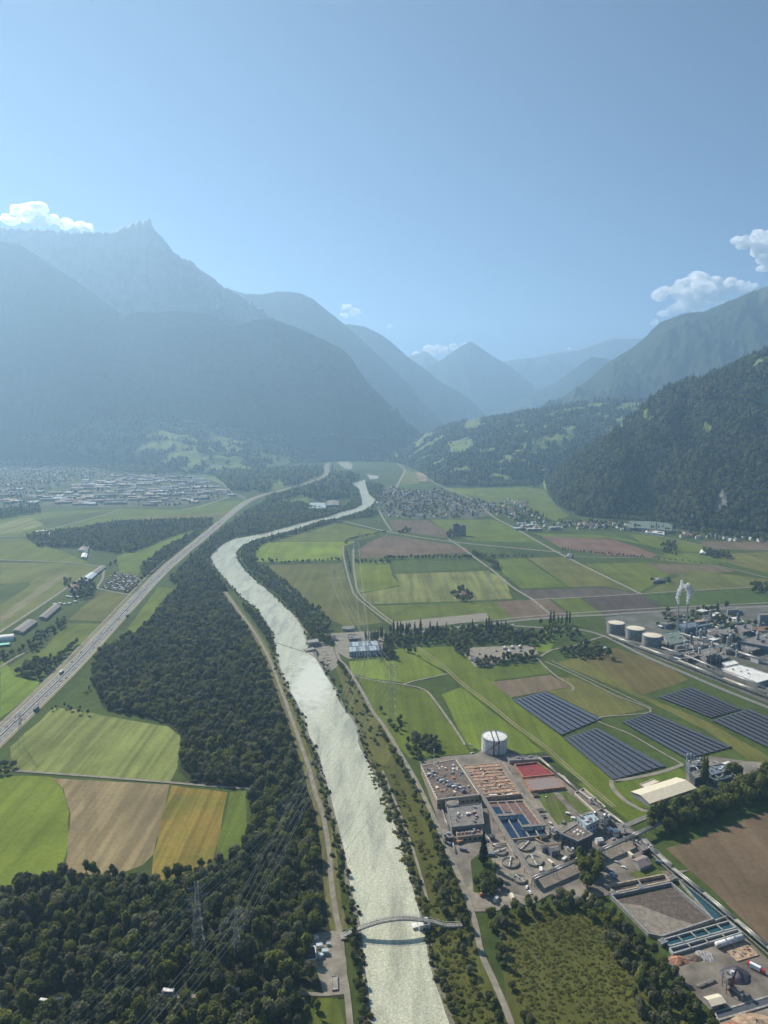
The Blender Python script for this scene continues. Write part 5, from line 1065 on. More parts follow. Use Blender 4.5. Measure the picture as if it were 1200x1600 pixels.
for k in range(60):
    x, y = rr.uniform(838, 990), rr.uniform(1236, 1345)
    if not inside(x, y, [(838, 1240), (862, 1236), (905, 1268), (945, 1280), (990, 1308), (950, 1340), (905, 1340), (870, 1320)]): continue
    p_ = P(x, y); s_ = rr.uniform(1.2, 4); t = thing('equipment_box', rr.choice(('pale', 'small', 'low')) + ' equipment box among the pits and pipes behind the dark works building', 'equipment box', (p_.x, p_.y, .5), rr.uniform(0, 3), 'equipment boxes of the plant'); t['label'] = 'small equipment box among the pits and pipes of the plant garden'
    MB().box((0, 0, 0), (s_, s_*.6, s_*.5)).build('housing', M[rr.choice(('white', 'beige', 'steel', 'rust', 'bluegrey', 'concrete'))], t); MB().box((0, 0, s_*.5), (s_*1.1, s_*.7, .15)).build('lid', M[rr.choice(('concrete', 'greyroof', 'white'))], t)
# clarifiers
for i, (x, y, r, lab) in enumerate(((781, 1332, 6.2, 'round clarifier nearest the cypress, left of the conveyor'), (820, 1324, 7.8, 'round clarifier directly in front of the blue basins'), (797, 1350, 7.4, 'round clarifier left of the conveyor, in front'), (834, 1347, 7.8, 'round clarifier right of the conveyor, in front'), (812, 1376, 5.5, 'small half hidden clarifier at the foot of the conveyor'))):
    p = P(x, y); t = thing('clarifier', lab, 'clarifier', (p.x, p.y, 0), .5+i*.4, 'round clarifiers')
    MB().ring((0, 0, 0), r-.5, r, 2.2, 36).build('tank_wall', M['concrete'], t); MB().cyl((0, 0, 0), r-.5, 1.5, 36).build('water_surface', M['sludge'], t)
    MB().ring((0, 0, 1.5), r-1.6, r-1.35, .45, 30).build('weir_ring', M['steel'], t)
    MB().beam((-r, 0, 2.3), (r, 0, 2.3), 1.1, .3).build('scraper_bridge', M['white'], t)
    b = MB()
    for s in (-1, 1): b.beam((-r, s*.5, 3.4), (r, s*.5, 3.4), .08, .08)
    for k in range(9): b.box((-r+2*r*k/8, .5, 2.6), (.08, .08, .8)).box((-r+2*r*k/8, -.5, 2.6), (.08, .08, .8))
    b.build('handrail', M['darkmetal'], t); MB().cyl((0, 0, 1.2), .9, 1.6, 12).build('centre_column', M['concrete'], t)
# dark tower building and its neighbours
db = block('tall dark grey works building with white domes on its brown roof', [(877, 1303), (902, 1288), (926, 1304), (903, 1315)], 15, 'darkwall', 'brownroof', windows=4, pm='paintgrey')
for k, (x, y) in enumerate(((898, 1300), (903, 1297), (908, 1299), (904, 1304), (912, 1302))):
    p = P(x, y, 15.2)-db.location; MB().cyl((p.x, p.y, 15.1), 1.5, .9, 12, 0, .8).build('roof_dome', M['white'], db)
block('pale blue process building behind the dark one', [(902, 1277), (925, 1271), (936, 1281), (916, 1291)], 11, 'lightblue', 'lightblue', gear=9, windows=2)
for x, y, w, h, mt, lab in ((936, 1318, 6, 4, 'white', 'small bright white shed right of the dark building'), (850, 1330, 6, 5, 'greywall', 'small grey pump house beside the right clarifiers'), (866, 1336, 8, 6, 'bluegrey', 'dark blue pump house beside the pipe bridge'), (848, 1312, 5, 3.5, 'pinkcover', 'small pinkish shed below the blue basins'),
    (836, 1245, 5, 2.5, 'beige', 'small beige pit in the plant garden'), (843, 1268, 6, 2, 'beige', 'beige concrete pit in the middle of the garden'), (848, 1278, 5, 2, 'concrete', 'pale concrete pit beside the flower bed'), (768, 1312, 5, 4, 'brownroof', 'small brown shed left of the conveyor'), (757, 1314, 4, 3, 'white', 'small white hut left of the conveyor')):
    p = P(x, y); t = thing('shed', lab, 'shed', (p.x, p.y, 0), .25); b = MB(); b.gable([(-w/2, -w*.4), (w/2, -w*.4), (w/2, w*.4), (-w/2, w*.4)], 0, h, h+1.1, over=.3)
    b.build('shed_body', [M[mt], M['greyroof' if mt != 'white' else 'white']], t); MB().box((w*.1, -w*.4-.05, 0), (1.4, .1, 2.1)).build('door', M['darkmetal'], t)
def vessel(p, r, h, label, mat='steel', name='process_column', group=None):
    t = thing(name, label, 'process column', (p.x, p.y, 0), 0, group); MB().cyl((0, 0, 0), r, h, 14).cyl((0, 0, h), r, r*.6, 14, 0, r*.2).build('shell', M[mat], t)
    b = MB(); n = max(1, int(h/6))
    for k in range(n): b.ring((0, 0, h*(k+1)/(n+.3)), r, r+.9, .2, 14)
    b.build('platform', M['darkmetal'], t)
    MB().path([(r+.3, 0, 0), (r+.3, 0, h*.9), (0, 0, h*1.0+r*.5)], .2, 5).build('downpipe', M['steel'], t); return t
for x, y, r, h, lab in ((945, 1300, 1.6, 17, 'slim grey stack behind the white tanks'), (952, 1302, 2.6, 5, 'squat white vessel beside the slim stack'), (962, 1306, 3.2, 5.5, 'larger squat white vessel beside the pipe bridge'), (930, 1283, 1.3, 9, 'thin steel column beside the pale blue building')): vessel(P(x, y), r, h, lab, 'white' if r > 2 else 'steel')
def steel_frame(label, poly, h, nl=3, name='steel_frame', mat='steel', boxes=4, group=None):
    "an open steel structure of posts, floors and equipment"
    q = RP(poly, h); c = centre(q); t = thing(name, label, 'process structure', (c.x, c.y, 0), 0, group); q = [p-c for p in q]
    for i in range(3):
        for j in range(2):
            p = quadpt(q, i/2, j); MB().tube((p.x, p.y, 0), (p.x, p.y, h), .25, 4).build('post', M[mat], t)
    for k in range(nl):
        z = h*(k+1)/nl; MB().prism([Vector((p.x, p.y, 0)) for p in q], z-.25, z).build('floor_deck', M['greyroof'], t)
        for m_ in range(boxes):
            p = quadpt(q, random.uniform(.15, .85), random.uniform(.15, .85)); z0 = h*k/nl
            if random.random() < .5: MB().cyl((p.x, p.y, z0), random.uniform(.7, 1.5), h/nl*.8, 10).build('vessel', M[random.choice(('white', 'steel', 'bluegrey'))], t)
            else: MB().box((p.x, p.y, z0), (random.uniform(1.5, 3.5), random.uniform(1.5, 3), h/nl*.7), random.random()).build('equipment', M[random.choice(('steel', 'greywall', 'bluegrey', 'rust'))], t)
    p = quadpt(q, .5, .5)
    for m_ in range(boxes):
        p = quadpt(q, random.uniform(.1, .9), random.uniform(.1, .9)); MB().cyl((p.x, p.y, h), random.uniform(.4, 1.3), random.uniform(1, 4), 10).build('vent_stack', M[random.choice(('steel', 'white'))], t)
    return t
random.seed(21)
steel_frame('open steel structure with pipes at the back of the works corner', [(930, 1266), (946, 1270), (960, 1283), (938, 1280)], 7)
steel_frame('low steel structure full of pipes beside the plant gate', [(960, 1284), (975, 1288), (992, 1302), (972, 1302)], 5, 2)
steel_frame('dark steel structure below the pipe bridge at the gate', [(990, 1314), (1008, 1308), (1022, 1322), (1004, 1330)], 5, 2, mat='darkmetal')
t = thing('house', 'small pink roofed house on the lawn beside the dark basin', 'house', P(1002, 1350)); b = MB(); b.gable([p-t.location for p in PL([(988, 1350), (1004, 1343), (1017, 1356), (1000, 1363)])], 0, 4, 6.4, over=.6)
b.build('house_body', [M['greywall'], M['pinkcover']], t); MB().box((3, -2, 5), (.8, .8, 2)).build('chimney', M['concrete'], t)
for k in range(3): MB().box((-3+k*3, -6.2, 1), (1.2, .15, 1.2)).build('window', M['glass'], t)
# cream roofed hall and dark works
t = thing('hall', 'long cream white hall with a wide shallow roof inside the road loop', 'hall', centre(PL([(987, 1243), (1057, 1221), (1087, 1238), (1015, 1262)])))
b = MB(); b.gable([p-t.location for p in RP([(987, 1237), (1057, 1215), (1087, 1231), (1015, 1255)], 5)], 0, 5, 7.6, over=.7); b.build('hall_body', [M['greywall'], M['cream']], t)
for k in range(6):
    a, b_ = P(1015, 1262), P(1087, 1238); p = a+(b_-a)*((k+.5)/6)-t.location; MB().box((p.x, p.y+.3, 0), (4, .2, 3.4), math.atan2(b_.y-a.y, b_.x-a.x)).build('gate', M['paintgrey'], t)
block('cream annex with a square light well beside the hall', [(1000, 1226), (1020, 1218), (1030, 1222), (1008, 1231)], 4, 'beige', 'cream', pm='cream')
random.seed(33)
for poly, h, wl, rf, lab in (([(1072, 1190), (1092, 1186), (1098, 1196), (1078, 1200)], 10, 'bluegrey', 'greyroof', 'dark blue grey works block left of the tall tree'), ([(1100, 1200), (1130, 1194), (1142, 1204), (1112, 1212)], 8, 'darkwall', 'bluegrey', 'dark works block with pipes right of the tall tree'), ([(1078, 1206), (1096, 1202), (1104, 1212), (1086, 1217)], 9, 'darkwall', 'greyroof', 'dark works block in front of the tall tree'), ([(1108, 1214), (1136, 1207), (1144, 1214), (1116, 1222)], 6, 'bluegrey', 'greenroof', 'low green roofed works block nearest the road')):
    block(lab, poly, h, wl, rf, gear=9, windows=2)
for k in range(6): vessel(P(1074+k*5, 1192+k*1.5), random.uniform(.8, 1.6), random.uniform(8, 13), 'slim grey silo in the row behind the dark works blocks', 'lightblue', 'silo', 'silos of the dark works')
block('low white shed behind the lone round tree', [(1128, 1192), (1138, 1189), (1142, 1192), (1131, 1195)], 3, 'white', 'white', parapet=0)
# settling basin, canal, lower trench
t = thing('settling_basin', 'large walled settling basin with drying brown mud', 'basin', centre(PL([(957, 1404), (1046, 1384), (1114, 1444), (1030, 1472)]))); o0 = t.location.copy()
mudp = [p-o0 for p in PL([(962, 1408), (1050, 1388), (1112, 1442), (1034, 1466), (1016, 1462)])]
MB().prism([p for p in mudp], .5, .9).build('mud', M['mud'], t)
MB().add([(p.x, p.y, .96) for p in [q-o0 for q in PL([(968, 1412), (1000, 1416), (1040, 1432), (1090, 1448), (1034, 1464), (1016, 1458)])]], [tuple(range(6))]).build('dried_crust', M['sludge'], t)
for a, b_ in (((955, 1404), (1048, 1384)), ((1048, 1384), (1114, 1441)), ((1114, 1441), (1034, 1468)), ((1034, 1468), (1014, 1464)), ((1014, 1464), (955, 1404))):
    MB().beam(P(*a)-o0, P(*b_)-o0, 1.3, 3.2).build('wall', M['greywall'], t)
def trench(label, poly, liquid, h=3.0, cross=0, name='trench', wall='beige', wt=1.3):
    q = PL(poly); c = centre(q); t = thing(name, label, 'basin', (c.x, c.y, 0)); q = [p-c for p in q]
    MB().prism([p.copy() for p in q], .3, .9).build('channel_surface', M[liquid], t)
    for i in range(4): MB().beam((q[i].x, q[i].y, 0), (q[(i+1) % 4].x, q[(i+1) % 4].y, 0), wt, h).build('wall', M[wall], t)
    for k in range(cross):
        v = (k+1)/(cross+1); a, b = quadpt(q, v, 0), quadpt(q, v, 1); MB().beam((a.x, a.y, h), (b.x, b.y, h), 1.0, .35).build('crossing', M['concrete'], t)
    return t
trench('brown walled trench along the back of the settling basin', [(952, 1388), (1038, 1371), (1047, 1381), (958, 1400)], 'mud', 3.2, 1)
trench('narrow blue canal basin with pale walls beside the pipe bridge', [(1060, 1378), (1073, 1380), (1138, 1434), (1116, 1442)], 'teal_water', 2.2, 0, 'canal_basin', 'concrete', 1.0)
trench('dark teal cross channel with small footways below the mud basin', [(1036, 1472), (1138, 1443), (1150, 1453), (1046, 1482)], 'teal_water', 2.4, 4, 'canal_basin', 'paintgrey', .9)
trench('dark dry channel below the teal one', [(1046, 1486), (1152, 1456), (1158, 1461), (1052, 1494)], 'darkwall', 2.4, 3, 'canal_basin', 'paintgrey', .9)
trench('narrow dark channel running from the plant gate to the canal', [(1013, 1328), (1019, 1324), (1050, 1352), (1042, 1356)], 'darkwall', 1.5, 2, 'canal_basin', 'concrete', .7)
for x, y, lab in ((957, 1400, 'grey sluice house at the left corner of the mud basin'), (999, 1390, 'small grey sluice on the middle of the back trench'), (1050, 1376, 'grey sluice house between back trench and canal'), (1034, 1476, 'grey sluice house at the lowest corner of the mud basin')):
    p = P(x, y); t = thing('sluice', lab, 'sluice', (p.x, p.y, 0), .5); MB().box((0, 0, 0), (5, 3.5, 3.6), 0).build('housing', M['concrete'], t)
    for s in (-1, 0, 1): MB().cyl((s*1.4, 0, 3.6), .3, 1.3, 8).build('spindle', M['steel'], t)
    MB().beam((-3.5, -2.3, 3.3), (3.5, -2.3, 3.3), 1, .2).build('catwalk', M['steel'], t)
# storage yard lower right
t = thing('tank_wagon', 'long white cylindrical tank lying at the top of the storage yard', 'tank', P(1140, 1476), .35); MB().tube((-12, 0, 3), (12, 0, 3), 2.1, 16).build('barrel', M['white'], t)
for s in (-8, -3, 3, 8): MB().box((s, 0, 0), (1.2, 3.2, 1.6)).build('saddle', M['concrete'], t)
for s in (-4, 4): MB().cyl((s, 0, 5), .6, .7, 10).build('manhole', M['steel'], t)
t = thing('concrete_slab', 'square sandy concrete slab with rubble in the storage yard', 'slab', P(1152, 1490)); q = [p-t.location for p in PL([(1126, 1480), (1160, 1471), (1186, 1494), (1152, 1504)])]
MB().prism(q, .5, 1.1).build('slab_plate', M['sandstone'], t)
for k in range(24): p = quadpt(q, random.uniform(.1, .9), random.uniform(.1, .9)); MB().box((p.x, p.y, 1.1), (random.uniform(.5, 1.8), random.uniform(.5, 1.5), random.uniform(.2, .8)), random.random()*3).build('rubble_piece', M[random.choice(('rust', 'sandstone', 'concrete'))], t)
def heap(label, x, y, rx, ry, h, mat, name='heap', cat='heap'):
    p = P(x, y); V = []; F = []; n, m_ = 18, 7; r = random.Random(x)
    for j in range(m_+1):
        for i in range(n):
            a = 2*math.pi*i/n; q = j/m_; k = 1+.25*noise.noise(Vector((math.cos(a)*1.5+x, math.sin(a)*1.5, q*2)))
            V.append((math.cos(a)*rx*(1-q)*k, math.sin(a)*ry*(1-q)*k, h*(q**.8)*k if j else 0))
    F = [(j*n+i, j*n+(i+1) % n, (j+1)*n+(i+1) % n, (j+1)*n+i) for j in range(m_) for i in range(n)]
    b = MB(); b.add(V, F, 0, False); o = b.build(name, M[mat]); o.location = (p.x, p.y, .45); return tag(o, label, cat)
M['scrap'] = surf('scrap', (.08, .07, .085), .6, .6, 1.2, metal=.3)
heap('dark scrap heap in the middle of the storage yard', 1150, 1526, 10, 9, 5, 'scrap')
heap('reddish rubble heap at the left of the storage yard', 1060, 1502, 7, 5, 2.5, 'rust'); heap('dark hollow heap beside the rubble', 1085, 1498, 6, 4, 2, 'brownroof')
for k in range(5): heap('curved ridge of grey gravel in the storage yard, between rubble heap and slab', 1092+k*5, 1493+k*.8, 2.0, 5.5, 1.4, 'greywall', 'gravel_heap')['group'] = 'gravel ridges'
heap('sand heap at the bottom right corner', 1180, 1602, 18, 9, 3.5, 'sandstone', 'sand_heap'); heap('brown earth heap at the bottom right corner', 1150, 1612, 12, 7, 3, 'rust', 'earth_heap')
steel_frame('tall crusher plant with dark tower in the storage yard', [(1130, 1518), (1142, 1514), (1148, 1526), (1136, 1530)], 11, 3, 'crusher_plant', 'rust', 3)
gallery('belt_conveyor', 'short sloping conveyor belt in front of the crusher', [(1140, 1540), (1160, 1556)], 4, 1.6, .5, 'white', 'steel', 5, cat='conveyor')
gallery('belt_conveyor', 'thin white conveyor belt across the storage yard', [(1090, 1540), (1116, 1530)], 1.5, 1.4, .4, 'white', 'steel', 6, cat='conveyor')
t = thing('shed', 'cream roofed shed at the front of the storage yard', 'shed', P(1117, 1569)); b = MB(); b.gable([p-t.location for p in RP([(1100, 1558), (1121, 1553), (1134, 1566), (1112, 1572)], 4)], 0, 4, 5.2, over=.4); b.build('shed_body', [M['greywall'], M['cream']], t); MB().box((2, -5, 0), (3, .2, 3), .2).build('door', M['darkmetal'], t)
tr = trench('dark retaining wall and ditch along the front of the storage yard', [(1116, 1584), (1290, 1532), (1290, 1546), (1122, 1596)], 'darkwall', 1.2, 0, 'retaining_wall', 'concrete'); tr['category'] = 'wall'
random.seed(91)
for a in (([(880, 1322), (896, 1318), (905, 1330), (888, 1336)], 6, 'steel framework with vessels in front of the dark works building'), ([(856, 1296), (868, 1292), (876, 1300), (864, 1305)], 5, 'small steel framework between blue basins and dark building'), ([(690, 1300), (706, 1298), (708, 1308), (693, 1310)], 5, 'small steel framework left of the annex with red boxes'), ([(915, 1240), (930, 1250), (938, 1258), (922, 1254)], 4, 'low steel framework at the head of the sunken yard')):
    steel_frame(a[2], a[0], a[1], 2, boxes=3)
for k, (pts, lab) in enumerate((([(756, 1300), (770, 1320), (792, 1318), (806, 1338)], 'thin pipes winding between the clarifiers'), ([(836, 1310), (856, 1322), (880, 1318)], 'thin pipes from the blue basins to the dark building'), ([(690, 1262), (702, 1300), (712, 1332)], 'thin pipes down the left side of the dark block'), ([(905, 1272), (925, 1292), (950, 1304), (985, 1300)], 'thin pipes past the pale blue building'), ([(880, 1212), (902, 1236), (932, 1262)], 'thin pipes beside the sunken yard'), ([(786, 1192), (820, 1242), (864, 1300)], 'thin pipes along the right gallery'))):
    gallery('pipe_run', lab, pts, 1.6, 1.4, .2, 'concrete', 'steel', 10, 3, 'pipes', ('steel', 'rust')[k % 2])
for k in range(16):
    x, y = ((768, 1338), (775, 1356), (845, 1362), (860, 1350), (724, 1330), (718, 1318), (905, 1352), (985, 1338), (1030, 1350), (755, 1400), (775, 1408), (800, 1404), (700, 1320), (868, 1308), (882, 1345), (1000, 1322))[k]; p = P(x, y); mt = ('bluegrey', 'rust', 'white', 'cream')[k % 4]
    t = thing('container', '%s container on the plant yard, %s' % ({'bluegrey': 'blue grey', 'rust': 'rusty red', 'white': 'white', 'cream': 'cream'}[mt], ('left of the conveyor', 'beside the pipe bridge', 'near the cypress', 'beside the dark building')[(0 if x < 800 and y > 1330 else 2 if x < 760 else 3 if x < 920 else 1)]), 'container', (p.x, p.y, .5), (k*.7) % 3, 'containers on the plant yard'); MB().box((0, 0, 0), (6, 2.4, 2.5)).build('container_body', M[mt], t); MB().box((3.03, 0, .1), (.06, 2.2, 2.3)).build('door', M['darkmetal'], t)
# ================================================================ SOLAR FIELDS
m, t_, b_ = base('solar_glass', .22, .5)
g_ = t_.new('NewGeometry'); tc = t_.new('TexCoord'); br = t_.new('TexBrick', Scale=1.0); br.inputs['Color1'].default_value = (.055, .050, .060, 1); br.inputs['Color2'].default_value = (.070, .062, .072, 1); br.inputs['Mortar'].default_value = (.15, .155, .18, 1); br.inputs['Mortar Size'].default_value = .03; br.inputs['Brick Width'].default_value = 2.0; br.inputs['Row Height'].default_value = 1.0; br.offset = 0
t_.l(tc.outputs['UV'], br.inputs['Vector']); t_.l(br.outputs[0], b_.inputs['Base Color']); M['solar'] = m
def solar(label, quad, rows):
    q = RP(quad, 1.6); c = centre(q); t = thing('solar_field', label, 'solar panels', (c.x, c.y, 0), 0, 'solar fields'); q = [p-c for p in q]
    # rows run from edge 0-1 side to edge 3-2 side: corners are near-left, far-left ... given as (start a, start b, end b, end a)
    for k in range(rows):
        v0, v1 = (k+.03)/rows, (k+.95)/rows; a, b = quadpt(q, v0, 0), quadpt(q, v1, 0); cc, d = quadpt(q, v1, 1), quadpt(q, v0, 1)
        lo, hi = 1.1, 1.9; pts = [(a.x, a.y, hi), (b.x, b.y, lo), (cc.x, cc.y, lo), (d.x, d.y, hi)]
        me = bpy.data.meshes.new('solar_row'); up = [(x, y, z) for x, y, z in pts]; dn = [(x, y, z-.12) for x, y, z in pts]
        me.from_pydata(up+dn, [], [(0, 1, 2, 3), (7, 6, 5, 4), (0, 4, 5, 1), (1, 5, 6, 2), (2, 6, 7, 3), (3, 7, 4, 0)]); me.materials.append(M['solar'])
        uv = me.uv_layers.new(name='UVMap'); L = (Vector(d)-Vector(a)).length; W = (Vector(b)-Vector(a)).length
        for li, co in zip(range(4), ((0, 0), (0, W/1.7), (L/1.0*1.0, W/1.7), (L/1.0, 0))): uv.data[li].uv = co
        me.update()
        if me.polygons[0].normal.z < 0: me.flip_normals()
        link('solar_row', me, t)
        b2 = MB(); n = max(2, int(L/9))
        for i in range(n+1):
            s = i/n; p1 = Vector(a)+(Vector(d)-Vector(a))*s; p2 = Vector(b)+(Vector(cc)-Vector(b))*s; b2.tube((p1.x, p1.y, 0), (p1.x, p1.y, hi-.15), .1, 4).tube((p2.x, p2.y, 0), (p2.x, p2.y, lo-.15), .1, 4)
        fr = b2.build('support_posts', M['steel'], t); fr['kind'] = 'stuff'
solar('blue grey solar field with pale seams, upper left of the five', [(800, 1093), (853, 1080), (940, 1122), (877, 1148)], 8)
solar('dark solar field in front, nearest the white tank and hall', [(881, 1153), (933, 1136), (1041, 1196), (957, 1218)], 8)
solar('dark solar field in the middle, behind the tall trees', [(971, 1127), (1017, 1112), (1145, 1166), (1073, 1185)], 8)
solar('dark solar field close to the pipe rack', [(1027, 1088), (1080, 1072), (1159, 1107), (1111, 1121)], 8)
solar('dark solar field cut by the right edge of the picture', [(1112, 1125), (1170, 1106), (1262, 1146), (1200, 1168)], 8)
# ================================================================ CHEMICAL WORKS
random.seed(44)
gallery('pipe_rack', 'long pipe rack in front of the round storage tanks, with bright pipes', [(952, 992), (1000, 1010), (1060, 1032), (1130, 1060), (1200, 1086), (1290, 1120)], 6, 5, .5, 'concrete', 'steel', 16, 4, 'pipe rack')
gallery('pipe_rack', 'raised pipe rack starting at the last round tank', [(1034, 1012), (1070, 1024), (1130, 1049), (1200, 1076), (1290, 1110)], 11, 3.5, .5, 'steel', 'steel', 18, 2, 'pipe rack')
gallery('pipe_rack', 'upper pipe rack crossing the works behind the steel tower', [(1064, 990), (1110, 1004), (1150, 1018), (1200, 1034), (1290, 1062)], 7, 5, .5, 'concrete', 'steel', 18, 3, 'pipe rack')
gallery('pipe_rack', 'far pipe rack behind the orange roofed unit', [(1040, 965), (1100, 972), (1160, 985), (1240, 1000)], 6, 3, .5, 'steel', 'steel', 18, 2, 'pipe rack')
block('large white roofed warehouse beside the pipe rack', [(1127, 1045), (1155, 1039), (1215, 1058), (1184, 1067)], 7, 'greywall', 'white', pm='white', gear=5)
block('small white roofed annex behind the large warehouse', [(1128, 1036), (1146, 1032), (1154, 1037), (1136, 1041)], 6, 'greywall', 'white', pm='white')
block('blue green hall at the right edge of the works', [(1152, 1002), (1200, 988), (1260, 996), (1205, 1012)], 12, 'bluewall', 'greyroof', windows=1, gear=5)
block('tall dark blue block at the right edge beyond the works', [(1184, 958), (1225, 955), (1230, 960), (1188, 962)], 22, 'bluegrey', 'greyroof', gear=3)
block('dark blue works hall below the steam plumes', [(1060, 975), (1100, 970), (1112, 976), (1070, 983)], 11, 'bluewall', 'bluegrey', gear=12, windows=1)
block('orange brown roofed unit behind the blue works hall', [(1085, 969), (1104, 967), (1108, 970), (1088, 973)], 14, 'bluegrey', 'sandstone', gear=3)
block('flat green grey roofed hall behind the last round tank', [(1034, 990), (1060, 986), (1075, 1002), (1046, 1008)], 6, 'greywall', 'greenroof', gear=5)
block('white roofed hall at the back of the works', [(1110, 959), (1132, 958), (1133, 962), (1111, 963)], 6, 'greywall', 'white', parapet=0)
block('wide pale hall at the back of the works', [(1134, 969), (1155, 966), (1163, 972), (1142, 975)], 6, 'greywall', 'cream', pm='cream')
block('grey box building behind the pale hall', [(1136, 951), (1151, 950), (1153, 953), (1137, 954)], 9, 'greywall', 'greyroof', windows=1)
block('red brown roofed hall at the right edge of the works', [(1178, 980), (1215, 977), (1225, 983), (1185, 987)], 7, 'beige', 'tile', gear=3)
block('low grey hall between the pipe racks', [(1085, 1002), (1112, 998), (1122, 1006), (1094, 1010)], 5, 'greywall', 'greyroof', gear=6)
block('low dark hall in front of the storage tanks road', [(1052, 1006), (1078, 1004), (1086, 1014), (1060, 1017)], 4, 'darkwall', 'greyroof', gear=4)
for a in (([(1094, 1016), (1114, 1011), (1121, 1020), (1101, 1026)], 17, 'bright steel process tower beside the raised pipe rack'), ([(1118, 1022), (1130, 1018), (1138, 1027), (1125, 1031)], 8, 'lower process unit right of the bright steel tower'), ([(1064, 1020), (1082, 1016), (1092, 1024), (1074, 1030)], 7, 'low process unit left of the bright steel tower'),
          ([(1120, 985), (1140, 981), (1150, 989), (1128, 993)], 14, 'open process structure in the middle of the works'), ([(1150, 978), (1172, 975), (1182, 984), (1160, 988)], 10, 'open process structure near the red brown hall'), ([(1160, 1010), (1178, 1006), (1188, 1014), (1170, 1018)], 8, 'process unit beside the blue green hall')):
    steel_frame(a[2], a[0], a[1], 3, 'process_unit', 'white' if 'bright' in a[2] else 'steel', 5)
for i in range(52):
    x = random.uniform(1065, 1215); y = random.uniform(968, 1030)-(x-1065)*.02+4; 
    hh = random.choice((5, 7, 9, 12, 16, 22)); mm = random.choice(('steel', 'white', 'steel', 'bluegrey')); vessel(P(x, y), random.uniform(1.0, 2.6), hh, '%s %s process column in the chemical works, %s' % ('squat' if hh < 8 else 'tall' if hh > 14 else 'slim', {'steel': 'bare steel', 'white': 'white', 'bluegrey': 'blue grey'}[mm], place_word(x, -y, 1065, 1200, -1034, -968)), mm, group='columns of the chemical works')
for i in range(64):
    p = P(random.uniform(1030, 1215), random.uniform(955, 1036)); w, d, h = random.uniform(8, 20), random.uniform(6, 14), random.uniform(3, 9); a = random.uniform(-.2, .2)+.35
    t = thing('shed', 'small flat roofed shed among the columns of the chemical works', 'shed', (p.x, p.y, 0), a, 'sheds of the chemical works'); rc = random.choice(('greyroof', 'white', 'greenroof', 'brownroof')); wc = random.choice(('greywall', 'beige', 'bluegrey', 'white')); MB().box((0, 0, 0), (w, d, h)).build('wall', M[wc], t); MB().box((0, 0, h), (w+.6, d+.6, .4)).build('roof', M[rc], t)
    u_, v_ = pix(p); t['label'] = '%s %s shed with %s roof in the chemical works, %s' % ('low' if h < 5 else 'tall' if h > 7.5 else 'flat', {'greywall': 'grey', 'beige': 'beige', 'bluegrey': 'blue grey', 'white': 'white'}[wc], {'greyroof': 'grey', 'white': 'white', 'greenroof': 'green grey', 'brownroof': 'brown'}[rc], place_word(u_, -v_, 1030, 1200, -1036, -955))
    MB().cyl((w*.2, 0, h+.4), .8, 2, 8).build('vent_stack', M['steel'], t)
# two stacks and their steam
def steam_mesh(name, cps, label, org):
    "a chain of lumpy puffs"
    b = MB(); r = random.Random(len(cps))
    for (x, z, rad_) in cps:
        for k in range(3):
            cx, cy_, cz, q = x+r.uniform(-.4, .4)*rad_, r.uniform(-.4, .4)*rad_, z+r.uniform(-.4, .4)*rad_, rad_*r.uniform(.6, .95); n, m_ = 12, 7
            V = [(cx+q*math.sin(math.pi*j/m_)*math.cos(2*math.pi*i/n)*(1+.25*noise.noise(Vector((i, j, k+x)))), cy_+q*math.sin(math.pi*j/m_)*math.sin(2*math.pi*i/n), cz+q*1.15*math.cos(math.pi*j/m_)) for j in range(m_+1) for i in range(n)]
            b.add(V, [(j*n+i, (j+1)*n+i, (j+1)*n+(i+1) % n, j*n+(i+1) % n) for j in range(m_) for i in range(n)], 0, True)
    o = b.build(name, M['steam']); o.location = org; return tag(o, label, None, None, 'stuff')
m, t_, b_ = base('steam', 1, 0); b_.inputs['Base Color'].default_value = (.85, .85, .85, 1); trn = t_.new('BsdfTranslucent', Color=(.9, .9, .9, 1)); tp = t_.new('BsdfTransparent'); m1 = t_.new('MixShader'); m1.inputs[0].default_value = .6; m2 = t_.new('MixShader')
g_ = t_.new('NewGeometry'); ns = t_.new('TexNoise', Scale=.16, Detail=5.0); t_.l(g_.outputs['Position'], ns.inputs['Vector'])
lw = t_.new('LayerWeight', Blend=.35); su = t_.new('Math', operation='ADD'); t_.l(lw.outputs['Facing'], su.inputs[0]); t_.l(ns.outputs[0], su.inputs[1])
rp = t_.new('MapRange'); rp.inputs[1].default_value = .65; rp.inputs[2].default_value = 1.25; rp.inputs[3].default_value = .12; rp.inputs[4].default_value = 1.0; t_.l(su.outputs[0], rp.inputs[0])
t_.l(rp.outputs[0], m2.inputs[0]); t_.l(b_.outputs[0], m1.inputs[1]); t_.l(trn.outputs[0], m1.inputs[2]); t_.l(m1.outputs[0], m2.inputs[1]); t_.l(tp.outputs[0], m2.inputs[2])
t_.l(m2.outputs[0], [x for x in t_.n if x.type == 'OUTPUT_MATERIAL'][0].inputs[0]); M['steam'] = m
